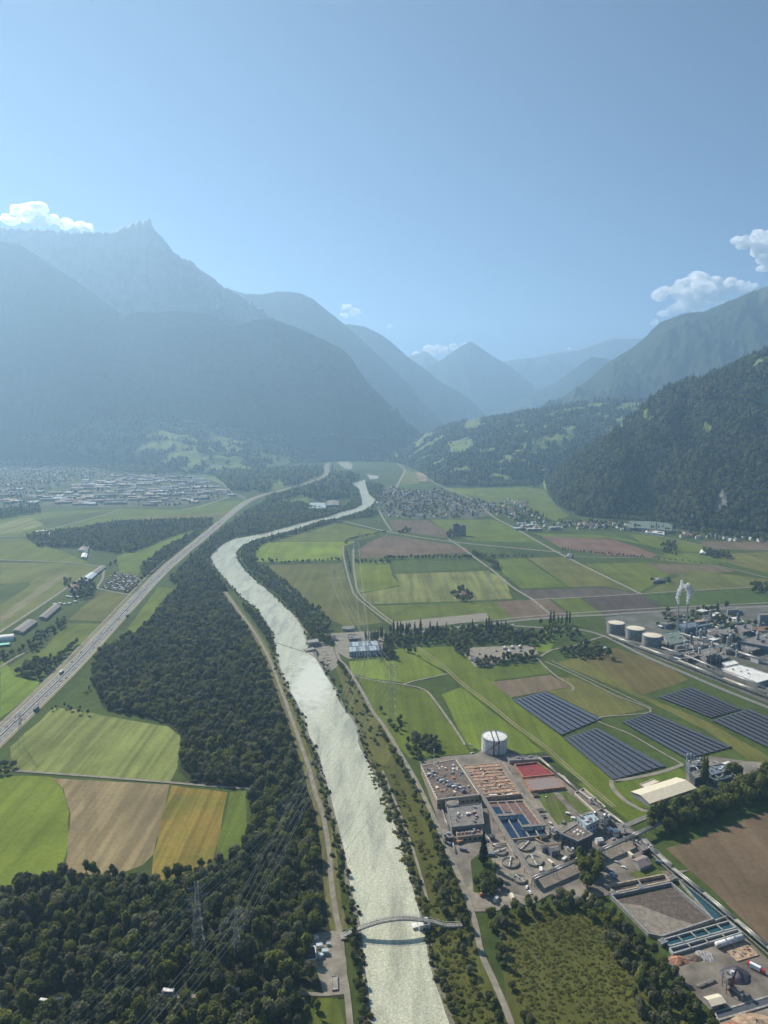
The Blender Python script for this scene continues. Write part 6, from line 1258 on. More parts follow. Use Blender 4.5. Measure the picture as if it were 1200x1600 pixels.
for x, yb, yt, lab, cps in ((1058, 988, 944, 'left one of two thin steaming stacks', [(0, 3, 2), (-1, 8, 2.8), (-2, 13, 3.4), (-1, 19, 3.6), (1, 25, 3.8), (3, 31, 4), (4, 37, 3.6), (4, 42, 2.6)]), (1072, 992, 945, 'right one of two thin steaming stacks', [(0, 3, 2), (.5, 8, 3), (1.5, 14, 4), (2.5, 21, 5.2), (2.5, 28, 6), (0, 34, 5.2), (-6, 33, 3.6), (-11, 31, 2.6)])):
    h = hgt(x, yb, yt); p = P(x, yb); t = thing('chimney_stack', lab, 'chimney', (p.x, p.y, 0), 0, 'steaming stacks')
    MB().cyl((0, 0, 0), 1.5, h, 14, 0, 1.0).build('shaft', M['steel'], t); MB().ring((0, 0, h-.8), 1.0, 1.3, .9, 14).build('rim', M['darkmetal'], t)
    for k in range(3): MB().ring((0, 0, h*(k+1)/4), 1.3, 2.5, .3, 14).build('platform', M['darkmetal'], t)
    steam_mesh('steam', cps, 'white steam rising from the '+lab.replace('one of two', 'of the two'), (p.x, p.y, h-1))
for x, y, lab in ((918, 1014, 'left white tent roof at the end of the copse'), (939, 1015, 'right white tent roof at the end of the copse')):
    t = thing('tent', lab, 'tent', P(x, y), .2); b = MB(); b.gable([(-9, -4), (9, -4), (9, 4), (-9, 4)], 0, 3, 4.6); b.build('tent_canopy', [M['white'], M['white']], t); MB().box((0, -4.1, 0), (5, .15, 2.6)).build('opening', M['darkmetal'], t)
# ================================================================ TRANSFORMER STATION, WEIR
t = thing('transformer_hall', 'blue grey steel hall of the transformer station under the power lines', 'hall', centre(RP([(545, 1004), (589, 1002), (593, 1016), (547, 1019)], 8))); q = [p-t.location for p in RP([(545, 1003), (589, 1001), (594, 1016), (546, 1019)], 8)]
MB().prism([p.copy() for p in q], 0, 8).build('hall_body', M['bluegrey'], t)
for k in range(9):
    for j in range(2):
        a, b, c_, d = quadpt(q, (k+.06)/9, .05+.5*j), quadpt(q, (k+.94)/9, .05+.5*j), quadpt(q, (k+.94)/9, .47+.5*j), quadpt(q, (k+.06)/9, .47+.5*j)
        MB().prism([a, b, c_, d], 8.0, 8.35+.1*(k % 2)).build('roof_panel', M['lightblue' if (k+j) % 3 else 'bluegrey'], t)
for k in range(11):
    a, b = q[3], q[2]; p = a+(b-a)*((k+.5)/11); MB().box((p.x, p.y-.15, .5), (2.6, .2, 6.5), math.atan2((b-a).y, (b-a).x)).build('wall_panel', M['lightblue'], t)
round_tank('low round concrete basin with pale rim behind the transformer hall', P(544, 984), 11, 4, 'concrete', 'sludge', 'round_basin', 10, ladder=False)
block('small dark hall between round basin and transformer hall', [(544, 992), (560, 991), (562, 998), (546, 999)], 6, 'darkwall', 'greyroof', gear=4)
block('grey weir control house on the right bank', [(480, 1000), (496, 998), (498, 1003), (482, 1005)], 7, 'greywall', 'concrete', windows=1)
block('concrete weir pier at the river edge', [(474, 1014), (490, 1011), (492, 1014), (478, 1017)], 3, 'concrete', 'concrete', parapet=0, name='weir_pier', cat='pier')
wr = thing('weir', 'low concrete weir sill slanting across the river', 'weir', P(430, 1005)); o1 = wr.location.copy(); MB().beam(P(430, 1004)-o1+Vector((0, 0, .35)), P(479, 1020)-o1+Vector((0, 0, .35)), 2.5, .5).build('sill', M['concrete'], wr)
MB().beam(P(479, 1019)-o1+Vector((0, 0, .35)), P(503, 1034)-o1+Vector((0, 0, .35)), 2.0, 1.4).build('guide_wall', M['concrete'], wr)
rk = MB(); random.seed(5)
for k in range(170):
    p = P(random.uniform(484, 518), 0 or random.uniform(1020, 1056)); s = random.uniform(.6, 1.8)
    if inside(p.x, p.y, PL([(480, 1014), (500, 1010), (518, 1028), (532, 1060), (520, 1060), (505, 1040)])): rk.box((p.x, p.y, .2), (s*1.4, s, s*.8), random.random()*3)
tag(rk.build('rocks', M['concrete']), 'pale boulders on the gravel bank below the weir', None, None, 'stuff')
t = thing('house', 'house with grey roof among the trees beside the weir', 'house', P(519, 1000)); b = MB(); b.gable([(-6, -5), (6, -5), (6, 5), (-6, 5)], 0, 5, 8, over=.6); b.build('house_body', [M['white'], M['greyroof']], t); MB().box((0, -5.05, 0), (1.2, .1, 2.2)).build('door', M['darkmetal'], t)
# ================================================================ BRIDGE
def arch_bridge():
    A = P(537, 1462, 1.5); B = P(722, 1445, 1.5); N = 36; t = thing('footbridge', 'slender arched footbridge with railings over the river', 'footbridge', (0, 0, 0)); 
    def at(s): p = A+(B-A)*s; p.z = 1.5+10.0*math.sin(math.pi*min(1, s*1.14)**1.0)**.9 if s < .877 else 1.5+.6*(1-s)*8; return p
    pts = [at(i/N) for i in range(N+1)]; d = (B-A); d.z = 0; d.normalize(); n = Vector((-d.y, d.x, 0))
    dk = MB()
    for a, b in zip(pts[:-1], pts[1:]): dk.beam(a, b, 3.6, .35)
    dk.build('deck', M['concrete'], t)
    for s in (-1, 1):
        r = MB(); c = MB()
        for a, b in zip(pts[:-1], pts[1:]): r.tube(a+n*1.75*s+Vector((0, 0, 1.5)), b+n*1.75*s+Vector((0, 0, 1.5)), .14, 6); c.tube(a+n*1.75*s+Vector((0, 0, -.7)), b+n*1.75*s+Vector((0, 0, -.7)), .4, 8)
        r.build('handrail', M['white'], t); c.build('arch_tube', M['paintgrey'], t)
        for i, p in enumerate(pts[::1]): MB().tube(p+n*1.75*s+Vector((0, 0, -.7)), p+n*1.75*s+Vector((0, 0, 1.5)), .09, 4).build('rail_post', M['steel'], t)
    return t
arch_bridge()
t = thing('abutment', 'white concrete abutment of the footbridge at the right bank', 'abutment', P(661, 1448)); MB().box((0, 0, 0), (9, 8, 4.2), .3).box((-6, -1, 0), (5, 5, 2.2), .3).build('plinth', M['white'], t); MB().box((1, 0, 4.2), (3, 5, .8), .3).build('bearing', M['concrete'], t)
block('concrete landing of the footbridge on the left bank', [(530, 1458), (540, 1455), (543, 1466), (533, 1468)], 1.6, 'concrete', 'concrete', parapet=0, name='abutment', cat='abutment')
# equipment beside the bridge
t = thing('open_tank', 'dark open concrete tank with a white rim in the clearing near the bridge', 'tank', centre(PL([(467, 1486), (492, 1483), (495, 1503), (470, 1506)]))); q = [p-t.location for p in PL([(467, 1486), (492, 1483), (495, 1503), (470, 1506)])]
MB().prism([p.copy() for p in q], .3, .8).build('tank_floor', M['darkwall'], t)
for i in range(4): MB().beam(q[i], q[(i+1) % 4], .5, 2.4).build('wall', M['concrete'], t)
for i in range(4): MB().beam(q[i]+Vector((0, 0, 2.4)), q[(i+1) % 4]+Vector((0, 0, 2.4)), .7, .15).build('rim', M['white'], t)
random.seed(9)
for x, y, s, lab in ((494, 1468, 2.2, 'white cabinet at the back of the bridge clearing'), (499, 1482, 2.8, 'white container beside the dark open tank'), (508, 1491, 3.0, 'white machine housing in front of the turning place'), (501, 1497, 2.4, 'low white housing nearest the dark open tank'), (513, 1478, 1.8, 'small white kiosk beside the turning place')):
    t = thing('equipment_cabinet', lab, 'cabinet', P(x, y), random.uniform(0, .5)); MB().box((0, 0, .5), (s*1.5, s, s*.9)).build('housing', M['white'], t); MB().box((0, 0, .5+s*.9), (s*1.6, s*1.1, .25)).build('lid', M['lightblue'], t); MB().box((s*.2, -s*.5-.03, .6), (.9, .08, 1.5)).build('door', M['paintgrey'], t)
block('small concrete culvert bridge below the turning place', [(518, 1526), (527, 1525), (528, 1546), (519, 1547)], 1.2, 'concrete', 'concrete', parapet=.5, name='culvert', cat='culvert')
# ================================================================ PYLONS AND WIRES
M['lattice'] = surf('lattice_steel', (.40, .41, .40), .5, .15, 1, metal=.3)
PYL = []
def pylon(label, x, yb, yt, arms=3, span=9.0, th=.17, rot=0.0):
    th *= .62
    h = hgt(x, yb, yt); p = P(x, yb); t = thing('electricity_pylon', label, 'pylon', (p.x, p.y, 0), rot, 'electricity pylons'); w0 = h*.085; w1 = h*.018; n = 9
    lv = [(h*(1-(1-i/n)**1.25)) for i in range(n+1)]; wd = lambda z: w0+(w1-w0)*min(1, z/(h*.8))
    C4 = ((-1, -1), (1, -1), (1, 1), (-1, 1))
    for sx, sy in C4:
        b = MB(); b.path([(sx*wd(z), sy*wd(z), z) for z in lv], th, 4); b.build('leg', M['lattice'], t)
    b = MB()
    for z0, z1 in zip(lv[:-1], lv[1:]):
        for i in range(4):
            (ax, ay), (bx, by) = C4[i], C4[(i+1) % 4]
            b.tube((ax*wd(z0), ay*wd(z0), z0), (bx*wd(z1), by*wd(z1), z1), th*.55, 3).tube((bx*wd(z0), by*wd(z0), z0), (ax*wd(z1), ay*wd(z1), z1), th*.55, 3).tube((ax*wd(z1), ay*wd(z1), z1), (bx*wd(z1), by*wd(z1), z1), th*.55, 3)
    b.build('bracing', M['lattice'], t); tips = []
    for k in range(arms):
        z = h*(.95-.13*k); L = span*(.75, 1.0, .85)[k % 3]; 
        for s in (-1, 1):
            b = MB(); e = Vector((s*L, 0, z))
            for sy in (-1, 1): b.tube((s*wd(z), sy*wd(z), z), e, th*.7, 4).tube((s*wd(z), sy*wd(z), z-h*.04), e, th*.6, 3)
            b.build('cross_arm', M['lattice'], t); MB().tube(e, e-Vector((0, 0, h*.045)), .22, 6).build('insulator', M['glass'], t)
            tips.append(Vector((p.x+math.cos(rot)*e.x, p.y+math.sin(rot)*e.x, z-h*.045)))
    PYL.append(t); return tips
tA = pylon('big lattice pylon rising from the wood at the lower left, left one of the pair', 311, 1500, 1378, 3, 9, .2, .5)
tB = pylon('shorter lattice pylon in the lower wood, right one of the pair', 371, 1512, 1420, 3, 8, .18, .5)
tC = pylon('lattice pylon in the meadow near the right bank', 612, 1130, 1036, 3, 8, .16, .4)
tD = pylon('lattice pylon between the transformer hall and the river path', 572, 1062, 1000, 3, 8, .15, .3)
tE = pylon('lattice pylon beside the highway at the left edge', 34, 1172, 1114, 2, 6, .15, .8)
tF = pylon('thin pylon in the field above the poplar row', 763, 940, 882, 3, 8, .2, .3)
tG = pylon('pylon beside the canal near the railway bank', 556, 862, 836, 3, 8, .3, .3)
tH = pylon('thin pylon in the olive field beside the canal', 522, 938, 890, 3, 7, .2, .3)
tI = pylon('thin pylon at the back of the chemical works', 1104, 985, 962, 2, 4, .25, .3)
M['wire'] = surf('aluminium_wire', (.50, .50, .48), .45, .1, 1, metal=.4)
def span(label, A, B, sag, r=.09):
    r *= .8
    t = thing('power_line', label, 'power line', (0, 0, 0), 0, 'overhead power lines')
    for a, b in zip(A, B):
        w = MB(); pts = [a+(b-a)*(i/18)-Vector((0, 0, sag*4*(i/18)*(1-i/18))) for i in range(19)]; w.path(pts, r, 4); w.build('conductor', M['wire'], t)
off = lambda T, v: [p+Vector(v) for p in T]
span('conductors from the big lower pylon up to the meadow pylon', tA, tC, 14)
span('conductors from the shorter lower pylon towards the transformer hall', tB, tD, 13)
span('conductors leaving the picture from the big lower pylon', tA, off(tA, (-150, -330, 5)), 10, .11)
span('conductors leaving the picture from the shorter lower pylon', tB, off(tB, (-140, -330, 0)), 8, .11)
span('conductors between the meadow pylon and the olive field pylon', tC, tH, 14, .07)
span('conductors from the transformer hall pylon to the canal pylon', tD, tG, 20, .07)
span('conductors from the olive field pylon to the canal pylon', tH, tG, 9, .07)
span('conductors along the highway at the left edge', tE, off(tE, (-260, -150, 0)), 6)
# ================================================================ CARS AND TRAFFIC
M['carwhite'] = surf('car_white', (.78, .78, .76), .3, .05, spec=.5); M['carred'] = surf('car_red', (.40, .03, .03), .3, .05, spec=.5); M['cardark'] = surf('car_dark', (.04, .045, .05), .3, .05, spec=.5); M['carblue'] = surf('car_blue', (.10, .18, .32), .3, .05, spec=.5); M['carsilver'] = surf('car_silver', (.45, .46, .47), .3, .05, spec=.5)
CARMESH = {}
def mesh_of(b, name, mat):
    me = bpy.data.meshes.new(name); me.from_pydata(b.v, [], b.f); me.materials.append(mat); me.update(); return me
def car_meshes(col):
    if col in CARMESH: return CARMESH[col]
    pr = [(-2.2, .35), (-2.2, .85), (-1.7, .95), (-1.2, 1.42), (.55, 1.45), (1.15, .98), (2.1, .82), (2.25, .35)]; n = len(pr); b = MB()
    b.add([(x, s*.88*(.86 if z > 1.2 else 1), z) for s in (-1, 1) for x, z in pr], [(i, i+1, n+i+1, n+i) for i in range(n-1)]+[tuple(range(n-1, -1, -1)), tuple(range(n, 2*n)), (n-1, 0, n, 2*n-1)])
    w = MB(); w.add([(-1.45, -.86, 1.0), (.95, -.86, 1.0), (.5, -.78, 1.36), (-1.1, -.78, 1.36), (-1.45, .86, 1.0), (.95, .86, 1.0), (.5, .78, 1.36), (-1.1, .78, 1.36)], [(0, 1, 2, 3), (7, 6, 5, 4), (1, 5, 6, 2), (4, 0, 3, 7)])
    wh = MB(); wh.tube((0, -.1, 0), (0, .1, 0), .33, 10)
    CARMESH[col] = (mesh_of(b, 'body', M[col]), mesh_of(w, 'windows', M['glass']), mesh_of(wh, 'wheel', M['rubber'])); return CARMESH[col]
CN = {'carwhite': 'white', 'carred': 'red', 'cardark': 'dark', 'carblue': 'blue', 'carsilver': 'silver'}
def car(col, p, rz, where, group):
    bd, wd_, wh = car_meshes(col); t = thing('car', CN[col]+' car '+where, 'car', p, rz, group+' ('+CN[col]+')'); link('body', bd, t); link('windows', wd_, t).scale = (1.01, 1.03, 1)
    for x in (-1.35, 1.4):
        for y in (-.82, .82): o = link('wheel', wh, t); o.location = (x, y, .33)
    return t
random.seed(12); s = 60.0; k = 0
while s < 1900:
    r = on_path(hc, s)
    if not r: break
    p, a = r; n = Vector((-math.sin(a), math.cos(a), 0)); side = random.choice((-1, 1)); o_ = side*(6.1+random.choice((-1.9, 1.9))); q = p+n*o_
    near = 'near the left edge' if q.y < 1100 else 'beside the olive meadow' if q.y < 1500 else 'far up the highway'
    car(random.choice(('carwhite', 'carwhite', 'cardark', 'carsilver', 'carred', 'carblue')), (q.x, q.y, .5), a+(0 if side < 0 else math.pi), 'in the %s carriageway of the highway, %s' % ('left' if side > 0 else 'right', near), 'cars on the highway '+near+(' left' if side > 0 else ' right'))
    s += random.uniform(9, 34)
def truck(p, rz, c1, c2, label, L=10):
    t = thing('truck', label, 'truck', p, rz); MB().box((-1.5, 0, 1.0), (L, 2.5, 2.9)).build('cargo_box', M[c1], t); MB().box((L/2-.2+.4, 0, .6), (2.1, 2.4, 2.5)).build('cab', M[c2], t); MB().box((L/2+1.27, 0, 1.8), (.06, 2.1, .9)).build('windscreen', M['glass'], t); MB().box((-1, 0, .7), (L+2, 1.2, .3)).build('chassis', M['rubber'], t)
    for x in (-L/2+.2, -L/2+1.7, L/2+.3):
        for y in (-1.1, 1.1): MB().tube((x, y-.15, .5), (x, y+.15, .5), .5, 10).build('wheel', M['rubber'], t)
for (x, y), c1, c2, lab in (((57, 1110), 'cardark', 'carblue', 'dark lorry on the highway near the left edge'), ((199, 963), 'bluegrey', 'cardark', 'blue grey lorry farther up the highway'), ((96, 1052), 'carwhite', 'carwhite', 'white lorry in the left carriageway of the highway')):
    p = P(x, y); best = min(range(len(hc)-1), key=lambda i: (hc[i]-p).length); a = math.atan2((hc[best+1]-hc[best]).y, (hc[best+1]-hc[best]).x); truck((p.x, p.y, .5), a, c1, c2, lab)
for x, y, c in ((957, 1367, 'carwhite'), (960, 1373, 'carblue'), (955, 1362, 'carsilver'), (964, 1349, 'carsilver'), (975, 1357, 'carwhite')): car(c, (*P(x, y)[:2], .5), 2.4+random.uniform(-.1, .1), 'parked beside the mud basin, in front of the pink roofed house', 'cars parked beside the mud basin')
for x, y, c in ((823, 1388, 'carwhite'), (828, 1396, 'carwhite'), (735, 1165, 'carsilver'), (742, 1172, 'cardark'), (738, 1178, 'carsilver')): car(c, (*P(x, y)[:2], .5), random.uniform(0, 3), 'parked at the foot of the conveyor' if y > 1300 else 'parked left of the white tank', 'cars parked in the plant '+('front' if y > 1300 else 'back'))
for x, y, c in ((1170, 1506, 'carred'), (1190, 1520, 'carred')): car(c, (*P(x, y)[:2], .5), .8, 'standing right of the scrap heap', 'red cars in the storage yard')
truck((*P(1183, 1518)[:2], .5), -.8, 'carwhite', 'carred', 'white lorry with red cab right of the scrap heap', 7)
for k in range(46):
    x = 622+k*4.1+random.uniform(-1, 1); y = 984-(x-613)*.045+random.uniform(-1.5, 1.5)+1
    if random.random() < .25: continue
    car(random.choice(('carwhite', 'carwhite', 'carsilver', 'cardark', 'carblue')), (*P(x, y)[:2], .55), random.choice((.1, 1.6)), 'in the long row along the railway behind the poplars', 'cars along the railway')
for x, y, s_, lab in ((68, 1567, 1.0, 'white caravan in the lower left wood, first from the left'), (93, 1564, .8, 'small white caravan second from the left in the lower wood'), (172, 1561, 1.0, 'white caravan beside the track under the power lines'), (190, 1560, .9, 'small white caravan beside the power line wires'), (217, 1558, 1.4, 'larger white caravan under the power lines'), (263, 1555, 1.5, 'largest white caravan beside the lower pylon'), (367, 1552, 1.2, 'white caravan on the track near the bridge clearing')):
    t = thing('caravan', lab, 'caravan', P(x, y), random.uniform(-.3, .3)); t.scale = (s_*.95,)*3; MB().box((0, 0, .6), (5.4, 2.3, 2.0)).box((0, 0, 2.6), (5.0, 2.1, .25)).build('body', M['white'], t); MB().box((0, -1.17, 1.5), (3.2, .06, .7)).build('window', M['glass'], t); MB().tube((0, -1.1, .4), (0, 1.1, .4), .4, 10).build('wheel', M['rubber'], t); MB().box((-1.8, -1.18, .7), (.7, .06, 1.7)).build('door', M['paintgrey'], t)

scatter('works_trees', [(x, y, 0, random.uniform(.7, 1.4), random.random()*6, random.choice((0, 1, 2, 3))) for x, y in fill([(1024, 968), (1060, 962), (1120, 962), (1200, 975), (1200, 990), (1120, 988), (1060, 990), (1030, 985)], 15, .6)], far_t, 'scattered trees among the halls of the chemical works')
# ================================================================ FARMS, TOWNS, CLOUDS
def barn(label, poly, he, hr, wall='greywall', roof='greyroof', name='barn', cat='barn', doors=3):
    q = PL(poly); c = centre(q); t = thing(name, label, cat, (c.x, c.y, 0)); q = [p-c for p in q]
    b = MB(); b.gable(q, 0, he, hr, over=.6); b.build('barn_body', [M[wall], M[roof]], t)
    a, d = sorted(q, key=lambda p: p.y)[:2]; ang = math.atan2(d.y-a.y, d.x-a.x)
    for k in range(doors): p = a+(d-a)*((k+.5)/doors); MB().box((p.x, p.y, 0), (3, .35, he*.7), ang).build('door', M['darkmetal'], t)
    return t
barn('long grey shed beside the airfield, middle one of three', [(61, 968), (72, 970), (95, 950), (86, 947)], 5, 7)
barn('long grey shed beside the airfield, nearest the left edge', [(20, 989), (36, 992), (58, 975), (44, 972)], 5, 7)
barn('long grey farm shed beside the allotments', [(124, 910), (138, 911), (152, 899), (142, 897)], 4, 6, roof='lightblue')
barn('second grey farm shed beside the allotments, farther up', [(142, 897), (152, 898), (166, 888), (158, 886)], 4, 6)
barn('reddish roofed farmhouse among trees by the airfield track', [(108, 925), (120, 927), (124, 920), (113, 918)], 6, 9, 'white', 'tile')
barn('white roofed barn beside the road to the left town', [(54, 838), (78, 838), (80, 832), (57, 832)], 5, 8, 'greywall', 'white')
barn('small farm building in the wood left of the highway', [(122, 862), (136, 866), (140, 856), (130, 853)], 5, 8, 'white', 'greyroof')
barn('white gabled farm building beside the left woods', [(127, 873), (135, 874), (137, 868), (129, 867)], 5, 7, 'white', 'white')
barn('lone farmhouse between trees in the plain', [(716, 934), (728, 934), (729, 928), (718, 928)], 5, 8, 'white', 'tile')
barn('farm barn below the wooded hill', [(1093, 867), (1103, 868), (1104, 863), (1095, 862)], 5, 8, 'white', 'white')
barn('farm barn near the steam plumes', [(1020, 912), (1036, 911), (1036, 906), (1022, 907)], 5, 8, 'greywall', 'greyroof')
barn('large pale hall between railway and river', [(482, 798), (509, 798), (508, 789), (484, 789)], 8, 10, 'greywall', 'lightblue', 'hall', 'hall')
barn('second pale hall between railway and river, right one', [(510, 793), (530, 792), (529, 785), (512, 785)], 8, 10, 'greywall', 'greyroof', 'hall', 'hall')
barn('long green grey hall at the foot of the wooded hill', [(977, 829), (1049, 834), (1051, 822), (978, 818)], 9, 12, 'bluegrey', 'greenroof', 'hall', 'hall', 6)
barn('white fronted hall beside the long green grey hall', [(1008, 834), (1038, 838), (1039, 831), (1010, 829)], 5, 7, 'white', 'white', 'hall', 'hall')
barn('grey roofed barn at the crossing of the farm roads', [(884, 872), (892, 873), (894, 868), (887, 867)], 4, 6, 'white', 'greyroof')
t = thing('hangar', 'white arched hangar at the left edge of the airfield', 'hangar', P(8, 1000), .35); b = MB(); n = 12
V = [(x, math.cos(math.pi*i/n)*11, math.sin(math.pi*i/n)*9) for x in (-14, 14) for i in range(n+1)]; b.add(V, [(i, i+1, n+2+i, n+1+i) for i in range(n)]+[tuple(range(n+1)), tuple(range(2*n+1, n, -1))], 0, False); b.build('arched_shell', M['white'], t); MB().box((14.1, 0, 0), (.2, 9, 6)).build('gate', M['paintgrey'], t)
t = thing('tarpaulin', 'bright turquoise roof in front of the arched hangar', 'roof', P(5, 1009), .35); b = MB(); b.gable([(-16, -6), (10, -6), (10, 6), (-16, 6)], 0, 3, 4.2); b.build('canopy', [M['darkwall'], M['turquoise']], t); MB().box((3, -6.05, 0), (3, .1, 2)).build('door', M['darkmetal'], t)
# apartment block
def tower(label, x, yb, w, d, h, floors):
    t = thing('apartment_block', label, 'apartment building', P(x, yb), .1, 'twin apartment slabs'); MB().box((0, 0, 0), (w, d, h)).build('wall', M['greywall'], t); MB().box((0, 0, h), (w+.8, d+.8, .6)).box((0, 0, h+.6), (w*.3, d*.4, 2.4)).build('roof', M['greyroof'], t)
    for k in range(floors):
        for j in range(4): MB().box((-w/2+w*(j+.5)/4, -d/2-.06, h*(k+.4)/floors), (w/4*.7, .12, h/floors*.5)).build('window', M['glass'], t)
    MB().box((-w/2-1.2, 0, 0), (2.4, d*.5, h+1.5)).build('stair_tower', M['pinkcover'], t)
    return t
tower('left slab of the tall grey apartment block in the plain', 713, 836, 19, 14, 36, 10); tower('right slab of the tall grey apartment block in the plain', 723, 837, 17, 14, 33, 9)
# allotments
random.seed(77); AL = PL([(158, 920), (176, 894), (218, 902), (213, 914), (200, 926)])
x0, x1 = min(p.x for p in AL), max(p.x for p in AL); y0, y1 = min(p.y for p in AL), max(p.y for p in AL); cab = []
for i in range(12):
    for j in range(14):
        x, y = x0+(x1-x0)*(i+random.random()*.6)/12, y0+(y1-y0)*(j+random.random()*.6)/14
        if inside(x, y, AL): cab.append((x, y))
CABM = {}
for c in ('white', 'greyroof', 'tile', 'lightblue'):
    b = MB(); b.gable([(-3, -2.2), (3, -2.2), (3, 2.2), (-3, 2.2)], 0, 2.4, 3.6, over=.3); me = bpy.data.meshes.new('garden_cabin'); me.from_pydata(b.v, [], b.f); me.materials.append(M['beige']); me.materials.append(M[c]); me.polygons.foreach_set('material_index', b.m); me.update(); CABM[c] = me
CNN = {'white': 'white', 'greyroof': 'grey', 'tile': 'red brown', 'lightblue': 'pale blue'}
for x, y in cab:
    c = random.choice(list(CABM)); tag(link('garden_cabin', CABM[c]), 'tiny cabin with %s roof in the allotment gardens beside the highway' % CNN[c], 'cabin', 'allotment cabins with %s roofs' % CNN[c]).location = (x, y, 0); C.objects[-1].rotation_euler = (0, 0, random.choice((.2, 1.8)))
scatter('garden_bushes', [(x+random.uniform(-5, 5), y+random.uniform(-5, 5), 0, random.uniform(.7, 1.5), 0, random.randint(0, 1)) for x, y in cab for _ in range(2)], bush_t, 'bushes between the allotment cabins')
for k, (x, y) in enumerate(((86, 945), (94, 944), (101, 945), (109, 944), (106, 933), (111, 934), (118, 941), (122, 934))):
    o = tag(link('caravan', CABM['white']), 'white caravan on the grass beside the airfield sheds', 'caravan', 'white caravans by the airfield'); o.location = P(x, y)
# houses
def house_mesh(w, d, he, hr, wall, roof):
    b = MB(); b.gable([(-w/2, -d/2), (w/2, -d/2), (w/2, d/2), (-w/2, d/2)], 0, he, hr, over=.5); b.box((w*.2, d*.1, he), (.9, .9, hr-he+.8))
    me = bpy.data.meshes.new('house'); me.from_pydata(b.v, [], b.f); me.materials.append(M[wall]); me.materials.append(M[roof]); me.polygons.foreach_set('material_index', b.m); me.update(); return me
HM = [(house_mesh(w, d, he, hr, wl, rf), nm) for w, d, he, hr, wl, rf, nm in ((13, 10, 5.5, 9, 'white', 'tile', 'red brown roofed'), (12, 10, 5, 8.5, 'cream', 'brownroof', 'dark brown roofed'), (15, 11, 6, 9.5, 'white', 'greyroof', 'grey roofed'), (11, 9, 5, 8, 'white', 'lightblue', 'pale grey roofed'), (18, 12, 8, 11, 'cream', 'tile', 'large red brown roofed'))]
WM = []
M['paleroof'] = surf('pale_roof', (.46, .46, .46), .7, .2, .05, dirt=(.3, .3, .3))
for w, d, h, wl, rf, nm in ((60, 28, 8, 'greywall', 'paleroof', 'pale roofed'), (45, 30, 7, 'bluegrey', 'lightblue', 'pale blue roofed'), (75, 26, 9, 'greywall', 'greyroof', 'grey roofed'), (38, 24, 7, 'white', 'greyroof', 'white walled'), (50, 34, 9, 'beige', 'beige', 'beige roofed')):
    b = MB(); b.box((0, 0, 0), (w, d, h)); b.box((0, 0, h), (w+1, d+1, .6), m=1); b.box((w*.2, 0, h+.6), (w*.2, d*.3, 1.5)); b.box((-w*.25, d*.1, h+.6), (w*.1, d*.6, .9), m=1)
    me = bpy.data.meshes.new('warehouse'); me.from_pydata(b.v, [], b.f); me.materials.append(M[wl]); me.materials.append(M[rf]); me.polygons.foreach_set('material_index', b.m); me.update(); WM.append((me, nm))
taken = []
def spread(poly, n, dmin, Z=None):
    g = PL(poly); x0, x1 = min(p.x for p in g), max(p.x for p in g); y0, y1 = min(p.y for p in g), max(p.y for p in g); out = []; k = 0
    while len(out) < n and k < n*30:
        k += 1; x, y = random.uniform(x0, x1), random.uniform(y0, y1)
        if inside(x, y, g) and free(x, y) and all(abs(x-a)+abs(y-b) > dmin*1.2 for a, b in taken[-400:]): out.append((x, y)); taken.append((x, y))
    return out
TOWNS = [([(0, 720), (40, 716), (80, 722), (150, 735), (180, 742), (120, 750), (60, 770), (40, 790), (0, 798)], 330, 'in the town at the left edge of the plain'), ([(120, 730), (300, 738), (330, 745), (300, 752), (180, 744)], 40, 'behind the industrial quarter of the left town'),
 ([(592, 772), (612, 762), (640, 768), (690, 766), (730, 782), (775, 800), (745, 811), (700, 810), (640, 811), (600, 806), (588, 790)], 230, 'in the village beside the river bend'), ([(735, 782), (800, 790), (850, 806), (868, 826), (800, 815), (770, 802)], 60, 'in the village along the farm road'),
 ([(868, 815), (960, 815), (975, 820), (1090, 836), (1200, 842), (1290, 846), (1290, 852), (1200, 849), (1080, 842), (960, 828), (880, 826)], 90, 'at the foot of the wooded hill'), ([(380, 752), (440, 752), (440, 758), (390, 765)], 16, 'between the highway and the far woods'), ([(440, 712), (500, 716), (500, 722), (440, 722)], 14, 'at the foot of the far slope'), ([(780, 778), (830, 785), (838, 795), (790, 790)], 20, 'in the fields below the low hill')]
HS = []
random.seed(3)
for poly, n, where in TOWNS:
    for x, y in spread(poly, n, 15): HS.append((x, y, 0.0, where))
def slope_houses(G, mead, n, where, yr):
    out = 0; nu, nv = G.shape[0]-1, G.shape[1]-1; k = 0
    while out < n and k < 40000:
        k += 1; i, j = random.randrange(nu), random.randrange(4, nv-6)
        if mead[i, j] < .3 and random.random() > .02: continue
        p = G[i, j]; u, v = pix(p)
        if 0 < u < 1200 and yr[0] < v < yr[1]: HS.append((p[0], p[1], p[2]-.8, where)); out += 1
slope_houses(gI, mI, 60, 'on the low wooded hill right of the valley gap', (628, 745)); slope_houses(gK, mK, 40, 'among the meadows below the left mountains', (645, 735))
HS.sort(key=lambda h: h[0]**2+h[1]**2)
rest_h = []; HB = {}
for x, y, z, where in HS:
    u_, v_ = pix((x, y, z)); b_ = HB.get(where, (u_, u_, -v_, -v_)); HB[where] = (min(b_[0], u_), max(b_[1], u_), min(b_[2], -v_), max(b_[3], -v_))
